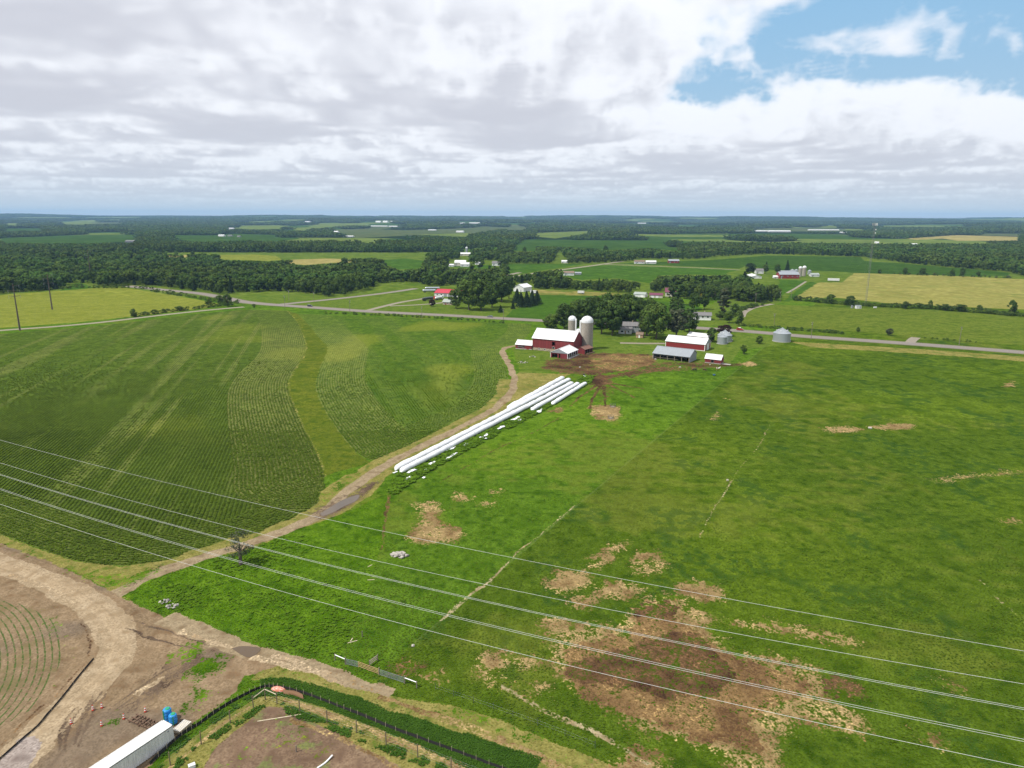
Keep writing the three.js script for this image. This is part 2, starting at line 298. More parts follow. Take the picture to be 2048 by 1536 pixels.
over('straw', 0.32, 1142, 1200, 1170, 1190, 1200, 1196, 1180, 1216, 1150, 1214); over('straw', 0.3, 1372, 1226, 1400, 1218, 1438, 1236, 1420, 1250, 1384, 1244); over('straw', 0.38, 1084, 1240, 1110, 1232, 1150, 1250, 1240, 1252, 1260, 1275, 1140, 1282, 1100, 1262);
over('straw', 0.42, 1462, 1238, 1560, 1244, 1700, 1276, 1740, 1290, 1700, 1294, 1560, 1266, 1470, 1256); over('straw', 0.36, 1080, 1225, 1104, 1232, 1110, 1275, 1140, 1300, 1110, 1290, 1090, 1260);
over('straw', 0.3, 952, 1318, 1010, 1308, 1090, 1320, 1084, 1330, 1000, 1338, 960, 1332); over('straw', 0.36, 944, 1346, 980, 1350, 1060, 1376, 1120, 1390, 1090, 1396, 1000, 1368, 946, 1356);
over('straw', 0.43, 1100, 1290, 1240, 1240, 1300, 1190, 1370, 1190, 1380, 1230, 1440, 1270, 1470, 1310, 1560, 1310, 1640, 1330, 1650, 1370, 1660, 1400, 1740, 1440, 1760, 1480, 1700, 1470, 1600, 1440, 1560, 1500, 1580, 1560, 1480, 1560, 1420, 1500, 1280, 1460, 1230, 1420, 1140, 1390, 1120, 1350, 1090, 1320);
over('mudlight', 0.31, 1120, 1300, 1240, 1270, 1330, 1200, 1360, 1240, 1460, 1310, 1600, 1350, 1640, 1380, 1560, 1400, 1500, 1440, 1540, 1500, 1400, 1480, 1280, 1440, 1150, 1385, 1130, 1340);
over('mud', 0.38, 1130, 1330, 1190, 1310, 1270, 1290, 1340, 1260, 1400, 1275, 1440, 1310, 1480, 1350, 1430, 1390, 1330, 1400, 1280, 1380, 1170, 1370, 1140, 1350); over('mud', 0.4, 1260, 1216, 1330, 1200, 1370, 1216, 1350, 1232, 1280, 1236);
over('mud', 0.4, 1640, 1340, 1720, 1370, 1740, 1400, 1660, 1390); over('straw', 0.42, 1840, 1460, 1880, 1470, 1910, 1510, 1870, 1500); over('straw', 0.45, 1860, 1350, 1960, 1390, 1950, 1398, 1860, 1362); over('straw', 0.4, 1180, 1550, 1300, 1490, 1330, 1500, 1340, 1550);
over('mud', 0.32, 788, 1336, 810, 1322, 842, 1328, 830, 1346, 800, 1352); over('straw', 0.5, 830, 1345, 900, 1340, 920, 1370, 850, 1374);
over('lush', 0.3, 350, 1312, 380, 1294, 410, 1298, 396, 1312, 356, 1330); over('lush', 0.32, 375, 1350, 410, 1318, 452, 1320, 440, 1340, 396, 1356); over('lush', 0.4, 205, 1450, 240, 1432, 250, 1440, 225, 1458); over('lush', 0.52, 345, 1420, 400, 1370, 450, 1372, 420, 1410, 380, 1440);
over('wetmud', 0.35, 262, 1398, 290, 1368, 340, 1340, 400, 1310, 420, 1312, 350, 1360, 300, 1400, 250, 1428); over('wetmud', 0.4, 250, 1165, 280, 1158, 290, 1166, 262, 1174); over('wetmud', 0.4, 318, 1136, 340, 1132, 345, 1142, 322, 1146);
over('wetmud', 0.35, 615, 1040, 640, 1020, 700, 990, 735, 968, 760, 962, 740, 985, 690, 1020, 640, 1042); over('lush', 0.5, 40, 1195, 130, 1240, 150, 1300, 140, 1370, 120, 1380, 130, 1300, 90, 1240);
over('swale', 0.6, 560, 1440, 700, 1500, 640, 1536, 520, 1500); over('lush', 0.6, 420, 1540, 520, 1440, 560, 1420, 640, 1460, 560, 1480, 480, 1545); over('straw', 0.62, 640, 1330, 720, 1360, 800, 1380, 780, 1395, 700, 1380);
over('lush', 0.45, 800, 945, 880, 905, 1000, 850, 1100, 800, 1180, 752, 1190, 760, 1090, 820, 980, 880, 860, 935, 790, 975);
over('straw', 0.66, 1040, 748, 1130, 752, 1120, 760, 1010, 815, 1000, 800);
const OVERX = [['pathdirt', ribbon(cowPath, 0.9, 0.5, 0.9), 0.45], ['pathdirt', ribbon(smoothLine(poly(1465, 960, 1440, 1000, 1415, 1040, 1400, 1075), 2), 0.5, 0.3, 0.3), 0.5], ['pathdirt', ribbon(smoothLine(poly(1540, 850, 1520, 890, 1490, 925, 1468, 955), 3), 0.6, 0.4, 0.3), 0.6], ['mud', ribbon(smoothLine(poly(1120, 835, 1085, 855, 1060, 868, 990, 900, 930, 935, 880, 965), 3), 0.8, 0.4, 0.3), 0.5],
  ['mud', ribbon(smoothLine(poly(778, 985, 770, 1040, 762, 1100), 2), 1.0, 0.7, 0.5), 0.45], ['pathdirt', ribbon(smoothLine(poly(1000, 1370, 1100, 1425, 1200, 1470, 1300, 1530), 3), 1.2, 0.8, 0.5), 0.5], ['pathdirt', ribbon(smoothLine(poly(1960, 1160, 2000, 1200, 2050, 1245), 3), 0.7, 0.5, 0.4), 0.6],
  ['verge', ribbon(smoothLine(poly(575, 622, 593, 642, 605, 668, 613, 696, 607, 716, 587, 744, 578, 766, 581, 792, 599, 837, 623, 887, 641, 927, 649, 954), 6), 0.9, 1.4, 0.5), 0.54], ['wetmud', ribbon(smoothLine(poly(150, 1480, 180, 1400, 200, 1380), 2), 0.5, 0.5, 0.4), 0.5], ['wetmud', ribbon(smoothLine(poly(120, 1500, 130, 1460, 145, 1420), 2), 0.5, 0.5, 0.4), 0.5]];
for (const o of OVERX) OVER.push([o[0], o[1], o[2], true]);
for (const q of [[1195, 770, 1165, 790, 1140, 812], [1200, 772, 1185, 800, 1180, 818], [1215, 768, 1245, 782, 1270, 796], [1222, 766, 1255, 772, 1290, 778], [1208, 772, 1211, 795, 1212, 812], [1330, 738, 1290, 742, 1240, 752, 1215, 758], [1265, 745, 1258, 752, 1275, 758], [1320, 730, 1280, 748, 1262, 756]]) OVER.push(['mud', ribbon(smoothLine(poly(...q), 2), 1.8, 0.9, 0.8), 0.4, true]);
for (const q of [[150, 1490, 165, 1440, 200, 1385], [160, 1492, 176, 1442, 208, 1388], [118, 1500, 126, 1455, 150, 1415], [128, 1502, 138, 1458, 160, 1418], [260, 1240, 330, 1262, 420, 1290], [250, 1255, 320, 1282, 400, 1300], [215, 1420, 300, 1360, 390, 1310], [225, 1425, 305, 1368, 395, 1318]]) OVER.push(['wetmud', ribbon(smoothLine(poly(...q), 2), 0.5, 0.4, 0.3), 0.4, true]);
for (const q of [[360, 1262, 430, 1284, 480, 1300], [500, 1316, 560, 1328, 620, 1342, 690, 1368], [540, 1312, 600, 1326, 660, 1350], [20, 1150, 90, 1175, 150, 1210], [270, 1390, 300, 1370, 330, 1352]]) OVER.push(['haul', ribbon(smoothLine(poly(...q), 2), 1.5, 0.9, 1.0), 0.42, true]);
over('lush', 0.5, 560, 1340, 640, 1352, 700, 1376, 760, 1398, 740, 1402, 640, 1372, 560, 1356); over('lush', 0.5, 860, 1400, 960, 1425, 1080, 1470, 1180, 1520, 1150, 1530, 1000, 1470, 860, 1420);
over('lush', 0.44, 90, 1128, 160, 1140, 250, 1150, 330, 1135, 300, 1155, 235, 1180, 150, 1152); over('lush', 0.5, 0, 1075, 60, 1100, 100, 1120, 60, 1112, 0, 1092); over('lush', 0.55, 585, 985, 640, 985, 690, 952, 740, 950, 700, 975, 650, 1015);
const strawRows = [ribbon(smoothLine(poly(570, 1400, 640, 1425, 740, 1462, 840, 1500, 930, 1540), 2), 1.1, 1.6, 0.8), ribbon(smoothLine(poly(580, 1440, 640, 1462, 720, 1495, 800, 1540), 2), 0.9, 0.9, 0.8), ribbon(smoothLine(poly(330, 1545, 420, 1470, 500, 1415), 2), 0.8, 0.6, 0.6), ribbon(smoothLine(poly(760, 1395, 900, 1440, 1050, 1500, 1140, 1545), 3), 1.2, 1.6, 1)];
for (const s of strawRows) OVER.push(['straw', s, 0.46, true]);
OVER.push(['mud', ribbon(haulLine.map(([x, z]) => [x - 4.6, z + 1.2]).slice(Math.round(haulLine.length * 0.35)), 0.45, 0.45, 0.4), 0.5, true]);

const openFar = (x, z) => -z > 1900 ? n2(x / 620 + 9, z / 1050 + 2) * 0.7 + n2(x / 210 + 31, z / 420) * 0.3 : 0;   // > 0.6: open farmland between the far woods
// ---------- ground tiles: colour maps painted in metres on the map ----------
const TILES = [[-212, 0, -280, -60], [0, 212, -280, -60], [-560, 0, -720, -280], [0, 560, -720, -280], [-1320, 1320, -1800, -720], [-3500, 3500, -4700, -1800], [-12500, 12500, -15500, -4700]];
const TS = 2048;
function fillPoly(map, id, p, t) {
  const [x0, x1, z0, z1] = t, sx = TS / (x1 - x0), sz = TS / (z1 - z0);
  const q = p.map(([x, z]) => [(x - x0) * sx, (z - z0) * sz]);
  let lo = 1e9, hi = -1e9; for (const [, y] of q) { lo = Math.min(lo, y); hi = Math.max(hi, y); }
  const xs = [];
  for (let r = Math.max(0, Math.floor(lo)); r <= Math.min(TS - 1, Math.ceil(hi)); r++) {
    xs.length = 0; const y = r + 0.5;
    for (let i = 0, j = q.length - 1; i < q.length; j = i++) { const a = q[i], b = q[j]; if ((a[1] > y) !== (b[1] > y)) xs.push((b[0] - a[0]) * (y - a[1]) / (b[1] - a[1]) + a[0]); }
    xs.sort((a, b) => a - b);
    for (let k = 0; k + 1 < xs.length; k += 2) { const a = Math.max(0, Math.ceil(xs[k] - 0.5)), b = Math.min(TS - 1, Math.floor(xs[k + 1] - 0.5)); if (b >= a) map.fill(id, r * TS + a, r * TS + b + 1); }
  }
}
const rowDir = (() => { const a = pix(330, 1010), b = pix(470, 760), d = new THREE.Vector2(b.x - a.x, b.z - a.z).normalize(); return [d.y, -d.x]; })();
const rowDirB = (() => { const a = pix(860, 870), b = pix(740, 700), d = new THREE.Vector2(b.x - a.x, b.z - a.z).normalize(); return [d.y, -d.x]; })();
const seedRows = smoothLine(poly(-10, 1195, 30, 1215, 60, 1250, 75, 1300, 70, 1350, 45, 1400, 5, 1445, -60, 1500), 2);
const seedArea = poly(-120, 1170, 0, 1195, 60, 1215, 115, 1245, 122, 1320, 100, 1375, 60, 1420, 0, 1455, -140, 1540);
const toByte = new Uint8Array(4096); for (let i = 0; i < 4096; i++) { const c = i / 4095; toByte[i] = Math.round(255 * (c <= 0.0031308 ? 12.92 * c : 1.055 * Math.pow(c, 1 / 2.4) - 0.055)); }
const ROW = 1.2, TAPX = [0, 1, -1, 0, 0, 0.7, -0.7, 0.7, -0.7], TAPZ = [0, 0, 0, 1, -1, 0.7, 0.7, -0.7, -0.7];
const sideA = pix(880, 1243), sideB = pix(1480, 735);   // the old fence across the pasture: lusher sward on its left
const classMaps = [];
function paintTile(t, ti) {
  const [x0, x1, z0, z1] = t, dx = (x1 - x0) / TS, dz = (z1 - z0) / TS, near = ti < 4, fine = ti < 2;
  const m = new Uint8Array(TS * TS), o = new Uint8Array(TS * TS), o2 = new Uint8Array(TS * TS), thr = [0];
  m.fill(ti >= 5 ? CID.forest : CID.pasture);
  if (ti === 4) m.fill(CID.lawn);
  for (const [c, p] of BASE) fillPoly(m, CID[c], p, t);
  const ov = [null];
  if (near) for (const [c, p, th, thin] of OVER) { ov.push(COVER[c]); thr.push(th); fillPoly(thin ? o2 : o, ov.length - 1, p, t); }
  const data = new Uint8Array(TS * TS * 4), pal = [null, ...covers.map((c) => COVER[c])];
  const wob = fine ? 0.8 : near ? 1.2 : ti === 4 ? 3 : ti === 5 ? 14 : 60, wob2 = fine ? 2.2 : 3.5;
  const CORN = CID.corn, CORNB = CID.cornb, PAST = CID.pasture, HAYS = new Set([CID.hay, CID.wheat, CID.hayright, CID.greenfar, CID.green, CID.verge]);
  const s1 = fine ? 1 / 0.55 : near ? 1 / 1.1 : ti === 4 ? 1 / 4 : 1 / 18, s2 = fine ? 1 / 3.2 : near ? 1 / 6 : ti === 4 ? 1 / 22 : 1 / 90;
  for (let j = 0, k = 0; j < TS; j++) {
    const z = z0 + (j + 0.5) * dz;
    for (let i = 0; i < TS; i++, k++) {
      const x = x0 + (i + 0.5) * dx;
      const a = n2(x * s1, z * s1) * 0.7 + n2(x * s1 * 2.3 + 9, z * s1 * 2.3) * 0.3, b = n2(x * s2 + 19, z * s2 + 7), c = n2(x / 27 + 3, z / 27), g = fine ? n2(x / 0.21 + 5, z / 0.21) : near ? n2(x / 0.5, z / 0.5) : a;
      const q = n2(x * s2 * 2.1 + 71, z * s2 * 2.1 + 13);
      let wi = Math.round(i + (b - 0.5) * wob / dx + (a - 0.5) * wob * 0.5 / dx), wj = Math.round(j + (q - 0.5) * wob / dz + (g - 0.5) * wob * 0.5 / dz);
      wi = wi < 0 ? 0 : wi > TS - 1 ? TS - 1 : wi; wj = wj < 0 ? 0 : wj > TS - 1 ? TS - 1 : wj;
      let id = m[wj * TS + wi];
      if (ti >= 5 && id === CID.forest) { const op = openFar(x, z); if (op > 0.585) id = n2(x / 330 + 77, z / 500) > 0.55 ? CID.palefar : CID.greenfar; }
      const P = pal[id];
      // blend of the cover's three tones: mid, light and dark
      let u = clamp((a * 0.35 + b * 0.3 + g * 0.35 - 0.34) * 2.2), v = sstep(0.52, 0.78, q * 0.45 + a * 0.3 + g * 0.25);
      let r0 = P[0][0] + (P[1][0] - P[0][0]) * u, r1 = P[0][1] + (P[1][1] - P[0][1]) * u, r2 = P[0][2] + (P[1][2] - P[0][2]) * u;
      r0 += (P[2][0] - r0) * v; r1 += (P[2][1] - r1) * v; r2 += (P[2][2] - r2) * v;
      let f = fine ? 0.66 + 0.42 * g + 0.24 * a : 0.70 + 0.34 * g + 0.26 * a;                                  // blade and clod grain
      if (id === PAST) {
        const e = n2(x / 60 + 11, z / 60 + 4), h = n2(x / 8 + 3, z / 14), sd = (sideB.x - sideA.x) * (z - sideA.z) - (sideB.z - sideA.z) * (x - sideA.x), lf = sstep(300, -300, sd), onl = Math.abs(sd) < 90 && z < -120 && a > 0.35;
        r0 *= 0.95 + 0.11 * lf; r1 *= 0.94 + 0.26 * lf; r2 *= 0.95 + 0.15 * lf; if (onl) { r0 += (0.17 - r0) * 0.3; r1 += (0.2 - r1) * 0.3; r2 += (0.07 - r2) * 0.3; }
        const br = sstep(0.35, 0.75, e * 0.6 + c * 0.4);       // brighter, lusher sward in patches
        r0 *= 0.86 + 0.26 * br; r1 *= 0.9 + 0.2 * br; r2 *= 0.92 + 0.1 * br; { const dry = sstep(0.6, 0.8, n2(x / 38 + 61, z / 30 + 15) * 0.7 + b * 0.3); r0 += (0.15 - r0) * dry * 0.4; r1 += (0.175 - r1) * dry * 0.35; r2 += (0.03 - r2) * dry * 0.3; }
        if (h > 0.62 && q > 0.45 && lf < 0.5) { const d = Math.min(1, (h - 0.62) * 5) * 0.42; r0 += (0.030 - r0) * d; r1 += (0.075 - r1) * d; r2 += (0.014 - r2) * d; }
        if (fine && a > 0.93 && g > 0.8) { r0 = 0.4; r1 = 0.36; r2 = 0.22; }
      } else if (id === CORN || id === CORNB) {
        const yl = sstep(0.58, 0.82, n2(x / 34 + 91, z / 52 + 33) * 0.7 + c * 0.3) * (id === CORNB ? 0.8 : 0.5);  // yellowing patches
        r0 += (0.165 - r0) * yl * 0.8; r1 += (0.195 - r1) * yl * 0.8; r2 += (0.026 - r2) * yl * 0.6;
        let rc, vis = 0;
        const ds = distLine(id === CORN ? swaleL : swaleR, x, z);
        const ed = id === CORN ? distLine(fieldBottom, x, z) : distLine(cornBEdge, x, z);
        if (ds < (id === CORN ? 27 : 24)) { rc = ds; vis = 0.55 * sstep(-560, -460, z) + 0.3; } else if (ed < 17) { rc = ed; vis = 0.5; }
        else { const D = id === CORN ? rowDir : rowDirB; rc = x * D[0] + z * D[1]; vis = 0.12 + 0.62 * sstep(0.52, 0.78, n2(rc / 3.6 + 7, (x * D[1] - z * D[0]) / 150) * 0.8 + c * 0.2); if (id === CORNB) vis *= 0.35; }
        const fr = rc / ROW - Math.floor(rc / ROW), st = sstep(0.22, 0.5, Math.abs(fr - 0.5) * 2) ;  // 1 between the rows
        const gap = st * vis * (0.75 + 0.5 * (a - 0.5));
        r0 += (0.25 - r0) * gap * 0.6; r1 += (0.24 - r1) * gap * 0.55; r2 += (0.085 - r2) * gap * 0.6;
        f *= 0.9 + 0.2 * a;
      } else if (fine && id === CID.soil) {
        const pt = n2(x / 5 + 40, z / 5), pg = n2(x / 2.3 + 7, z / 2.3 + 3); f *= 0.86 + 0.28 * pt; if (pg * 0.7 + a * 0.3 > 0.62) { const d = Math.min(0.75, (pg * 0.7 + a * 0.3 - 0.62) * 5); r0 += (0.16 - r0) * d; r1 += (0.19 - r1) * d; r2 += (0.06 - r2) * d; }
      } else if (fine && (id === CID.haul || id === CID.dirt || id === CID.track)) {
        const dh = id === CID.track ? distLine(x > -30 ? gateTrack : trackLine, x, z) : distLine(haulLine, x, z);   // wheel marks follow the road
        if (id === CID.dirt) { const pt = n2(x / 6 + 40, z / 6), pw = n2(x / 11 + 3, z / 9 + 70); f *= 0.88 + 0.24 * pt; if (pw > 0.62) { const d = Math.min(0.6, (pw - 0.62) * 3); r0 += (0.155 - r0) * d; r1 += (0.12 - r1) * d; r2 += (0.09 - r2) * d; } }
        if (dh < 26) { const sk = n2(dh * 1.9 + 7, (x * 0.6 - z) / 30) * 0.6 + n2(dh * 4.1, (x * 0.6 - z) / 16) * 0.4, am = id === CID.dirt ? 0.30 * (1 - dh / 30) : 0.3; f *= 1 - am / 2 + am * sk; }
      } else if (HAYS.has(id) && ti >= 2) {
        const l = n2((x * 0.3 + z) / (ti > 3 ? 26 : 7), x / 300); f *= 0.93 + 0.14 * l;
      }
      const oi = o[k] || (near ? 0 : 0);
      let ow = 0, fo = 0;
      if (near) {
        const ox = ((b - 0.5) * 1.0 + (a - 0.5) * 0.7) * wob2 / dx, oy = ((q - 0.5) * 1.0 + (n2(x * s1 + 33, z * s1 + 8) - 0.5) * 0.8) * wob2 / dz;
        for (let tq = 0; tq < 9; tq++) { let ii = Math.round(i + ox + TAPX[tq] * 1.5 / dx), jj = Math.round(j + oy + TAPZ[tq] * 1.5 / dz); if (ii < 0 || jj < 0 || ii >= TS || jj >= TS) continue; const v9 = o[jj * TS + ii]; if (v9) { fo++; if (!ow || tq === 0) ow = v9; } }
      }
      if (near) { let ii = Math.round(i + ((b - 0.5) * 0.7 + (g - 0.5) * 0.3) / dx), jj = Math.round(j + ((q - 0.5) * 0.7 + (a - 0.5) * 0.3) / dz); ii = ii < 0 ? 0 : ii > TS - 1 ? TS - 1 : ii; jj = jj < 0 ? 0 : jj > TS - 1 ? TS - 1 : jj; const v2 = o2[jj * TS + ii]; if (v2) { ow = v2; fo = 9; } }
      if (ow) {
        const Q = ov[ow], th = thr[ow] + (1 - fo / 9) * 0.34, cover = sstep(th - 0.06, th + 0.09, a * 0.34 + b * 0.16 + q * 0.2 + g * 0.3);
        if (cover > 0) {
          const u2 = clamp((g * 0.6 + a * 0.4 - 0.3) * 2), v2 = sstep(0.55, 0.75, b * 0.5 + g * 0.5);
          let t0 = Q[0][0] + (Q[1][0] - Q[0][0]) * u2, t1 = Q[0][1] + (Q[1][1] - Q[0][1]) * u2, t2 = Q[0][2] + (Q[1][2] - Q[0][2]) * u2;
          t0 += (Q[2][0] - t0) * v2; t1 += (Q[2][1] - t1) * v2; t2 += (Q[2][2] - t2) * v2;
          if (g > 0.8 && a > 0.55) { t0 *= 1.7; t1 *= 1.65; t2 *= 1.5; }
          r0 += (t0 - r0) * cover; r1 += (t1 - r1) * cover; r2 += (t2 - r2) * cover;
        }
      }
      if (fine && id === CID.dirt && x < -40 && inside(seedArea, x, z)) {
        const ds = distLine(seedRows, x, z), sg = 1, rc = ds / 1.15, fr = Math.abs(rc - Math.floor(rc) - 0.5) * 2;
        if (fr > 0.68 + 0.25 * (1 - a) && g + a > 0.75) { r0 = 0.07; r1 = 0.105; r2 = 0.03; f = 0.8 + 0.4 * g; } else if (q > 0.5) { const d = (q - 0.5) * 0.8; r0 += (0.2 - r0) * d; r1 += (0.2 - r1) * d; r2 += (0.08 - r2) * d; }
      }
      f *= 0.805;
      const p = k * 4;
      data[p] = toByte[Math.min(4095, (r0 * f * 4095) | 0)]; data[p + 1] = toByte[Math.min(4095, (r1 * f * 4095) | 0)]; data[p + 2] = toByte[Math.min(4095, (r2 * f * 4095) | 0)]; data[p + 3] = 255;
    }
  }
  if (near) { for (let k = 0; k < o.length; k++) if (o2[k]) o[k] = o2[k]; classMaps[ti] = [m, o]; }
  const tex = new THREE.DataTexture(data, TS, TS, THREE.RGBAFormat);
  tex.colorSpace = THREE.SRGBColorSpace; tex.magFilter = THREE.LinearFilter; tex.minFilter = THREE.LinearMipmapLinearFilter; tex.needsUpdate = true;
  return tex;
}
// fine relief shared by all ground: clods and blades
function noiseBump(size, oct, seed) {
  const d = new Uint8Array(size * size * 4);
  for (let j = 0; j < size; j++) for (let i = 0; i < size; i++) {
    let s = 0, a = 0.5, f = 8 / size; for (let o = 0; o < oct; o++) { const per = Math.round(f * size); s += a * perN(i * f, j * f, per, seed + o); a *= 0.6; f *= 2; }
    const v = clamp(s * 0.9) * 255, p = (j * size + i) * 4; d[p] = d[p + 1] = d[p + 2] = v; d[p + 3] = 255;
  }
  const t = new THREE.DataTexture(d, size, size, THREE.RGBAFormat); t.wrapS = t.wrapT = THREE.RepeatWrapping; t.magFilter = THREE.LinearFilter; t.needsUpdate = true; return t;
}
function perN(x, y, per, s) {
  const fx = Math.floor(x), fy = Math.floor(y); let u = x - fx, v = y - fy; u = u * u * (3 - 2 * u); v = v * v * (3 - 2 * v);
  const h = (a, b) => noiseT[(((b % per) * 37 + s * 91) & 255) * 256 + (((a % per) * 17 + s * 53 + ((b % per) * 131)) & 255)];
  const p = h(fx, fy), q = h(fx + 1, fy), r = h(fx, fy + 1), w = h(fx + 1, fy + 1);
  return (p + (q - p) * u) * (1 - v) + (r + (w - r) * u) * v;
}
const bumpTex = noiseBump(512, 5, 3);
const tileMats = TILES.map((t, i) => {
  const b = bumpTex.clone(); b.repeat.set((t[1] - t[0]) / (i < 2 ? 9 : i < 4 ? 16 : 60), (t[3] - t[2]) / (i < 2 ? 9 : i < 4 ? 16 : 60)); b.needsUpdate = true;
  const m = new THREE.MeshPhysicalMaterial({ map: paintTile(t, i), roughness: 1, metalness: 0, specularIntensity: 0, bumpMap: b, bumpScale: i < 2 ? 0.12 : i < 4 ? 0.16 : 0.6 });
  m.name = 'ground_cover_' + 'abcdefg'[i]; return m;
});
const coverAt = (x, z) => { for (let i = 0; i < 4; i++) { const t = TILES[i]; if (x >= t[0] && x < t[1] && z >= t[2] && z < t[3]) { const k = Math.floor((z - t[2]) / (t[3] - t[2]) * TS) * TS + Math.floor((x - t[0]) / (t[1] - t[0]) * TS); return [covers[classMaps[i][0][k] - 1], classMaps[i][1][k]]; } } return [null, 0]; };
// clip a polygon to a tile and triangulate it, with map coordinates in metres
function clipTo(p, t) {
  const edges = [[0, t[0], 1], [0, t[1], -1], [1, t[2], 1], [1, t[3], -1]];
  for (const [ax, v, s] of edges) {
    const o = [];
    for (let i = 0; i < p.length; i++) {
      const a = p[i], b = p[(i + 1) % p.length], da = (a[ax] - v) * s, db = (b[ax] - v) * s;
      if (da >= 0) o.push(a);
      if ((da >= 0) !== (db >= 0)) { const k = da / (da - db); o.push([a[0] + (b[0] - a[0]) * k, a[1] + (b[1] - a[1]) * k]); }
    }
    p = o; if (p.length < 3) return [];
  }
  return p;
}
function sheet(name, polygon, lift, label) {
  const geos = [], mats = [];
  TILES.forEach((t, i) => {
    const c = clipTo(polygon, t); if (c.length < 3) return;
    const tri = THREE.ShapeUtils.triangulateShape(c.map(([x, z]) => new THREE.Vector2(x, z)), []);
    const pos = [], uv = [], idx = [];
    for (const [x, z] of c) { pos.push(x, lift, z); uv.push((x - t[0]) / (t[1] - t[0]), (z - t[2]) / (t[3] - t[2])); }
    for (const [a, b, d] of tri) {
      const A = c[a], B = c[b], D = c[d], cr = (B[0] - A[0]) * (D[1] - A[1]) - (B[1] - A[1]) * (D[0] - A[0]);
      if (Math.abs(cr) < 1e-6) continue; if (cr > 0) idx.push(a, d, b); else idx.push(a, b, d);
    }
    if (!idx.length) return;
    const g = new THREE.BufferGeometry(); g.setAttribute('position', new THREE.Float32BufferAttribute(pos, 3)); g.setAttribute('uv', new THREE.Float32BufferAttribute(uv, 2)); g.setIndex(idx); g.computeVertexNormals();
    geos.push(g); mats.push(tileMats[i]);
  });
  if (!geos.length) return null;
  const m = new THREE.Mesh(geos.length > 1 ? mergeGeometries(geos, true) : geos[0], mats.length > 1 ? mats : mats[0]);
  m.name = name; m.userData = { kind: 'structure' }; if (label) m.userData.label = label; m.receiveShadow = true; scene.add(m); return m;
}
// the ground itself: one sheet out to the horizon
{
  const geos = [], mats = [];
  TILES.forEach((t, i) => {
    const nx = i === 6 ? 160 : i === 5 ? 60 : 4, nz = i === 6 ? 120 : i === 5 ? 40 : 4, g = new THREE.PlaneGeometry(1, 1, nx, nz), p = g.attributes.position, uv = g.attributes.uv;
    for (let k = 0; k < p.count; k++) {
      const u = p.getX(k) + 0.5, v = p.getY(k) + 0.5, x = t[0] + u * (t[1] - t[0]), z = t[3] - v * (t[3] - t[2]);
      p.setXYZ(k, x, groundH(x, z), z); uv.setXY(k, u, 1 - v);
    }
    g.computeVertexNormals(); geos.push(g); mats.push(tileMats[i]);
  });
  const m = new THREE.Mesh(mergeGeometries(geos, true), mats); m.name = 'ground'; m.userData = { kind: 'structure', label: 'grassy farmland reaching to the horizon' }; m.receiveShadow = true; scene.add(m);
  const bm = new THREE.MeshStandardMaterial({ color: new THREE.Color().setRGB(0.05, 0.1, 0.03), roughness: 1 });
  const rim = new THREE.Mesh(new THREE.PlaneGeometry(31000, 31000, 1, 1).rotateX(-Math.PI / 2).translate(0, -30, 0), bm); rim.name = 'surrounding_land'; rim.userData = { kind: 'structure' }; scene.add(rim);
}
sheet('corn_field', cornA, 0.012, 'dark green young corn field left of the grassy waterway');
sheet('corn_field_001', cornB, 0.012, 'yellow-green young corn field between waterway and barn');
sheet('grass_waterway', swale, 0.02, 'winding yellowish grass waterway between the two corn fields');
sheet('hay_field', fHayLeft, 0.02, 'cut yellow-green hay field beyond the gravel road');
sheet('hay_field_001', fHayRight, 0.02, 'striped green hay field beyond the paved road');
sheet('wheat_field', fWheat, 0.03, 'pale yellow wheat field beyond the hedgerow');
sheet('farm_track', ribbon(trackLine, 3.6, 4.2, 1.2), 0.03, 'pale dirt farm track curving from the barn');
sheet('haul_road', haul, 0.02, 'wide pale haul road curving through the bare site');
sheet('bare_soil', fSoil, 0.02, 'bare brown soil inside the post fence');
// ---------- builders ----------
const used = new Map();
const numbered = (n) => { const k = used.get(n) || 0; used.set(n, k + 1); return k ? n + '_' + String(k).padStart(3, '0') : n; };
const rgb = (r, g, b) => new THREE.Color().setRGB(...alb(r, g, b).map((v) => v * 0.84));
function mat(name, color, roughness = 0.8, extra = {}) { const m = new THREE.MeshStandardMaterial({ color, roughness, metalness: 0, ...extra }); m.name = name; return m; }
function part(name, geo, material, parent, label) { const m = new THREE.Mesh(geo, material); m.name = name; m.castShadow = m.receiveShadow = true; if (label) m.userData.label = label; parent.add(m); return m; }
function thing(name, label, category, x, y, z, turn = 0, group) { const o = new THREE.Group(); o.name = numbered(name); o.position.set(x, y, z); o.rotation.y = turn; o.userData = { label, category }; if (group) o.userData.group = group; scene.add(o); return o; }
function single(name, label, category, geo, material, x, y, z, turn = 0, group) { const m = new THREE.Mesh(geo, material); m.name = numbered(name); m.position.set(x, y, z); m.rotation.y = turn; m.castShadow = m.receiveShadow = true; m.userData = { label, category }; if (group) m.userData.group = group; scene.add(m); return m; }
function struct(name, geo, material, label) { const m = new THREE.Mesh(geo, material); m.name = numbered(name); m.receiveShadow = true; m.userData = { kind: 'structure' }; if (label) m.userData.label = label; scene.add(m); return m; }
function bx(w, h, d, x = 0, y = 0, z = 0) {          // a box with map coordinates in metres
  const g = new THREE.BoxGeometry(w, h, d), uv = g.attributes.uv, s = [[d, h], [d, h], [w, d], [w, d], [w, h], [w, h]];
  for (let i = 0; i < 24; i++) { const [a, b] = s[i >> 2]; uv.setXY(i, uv.getX(i) * a, uv.getY(i) * b); }
  return g.translate(x, y, z);
}
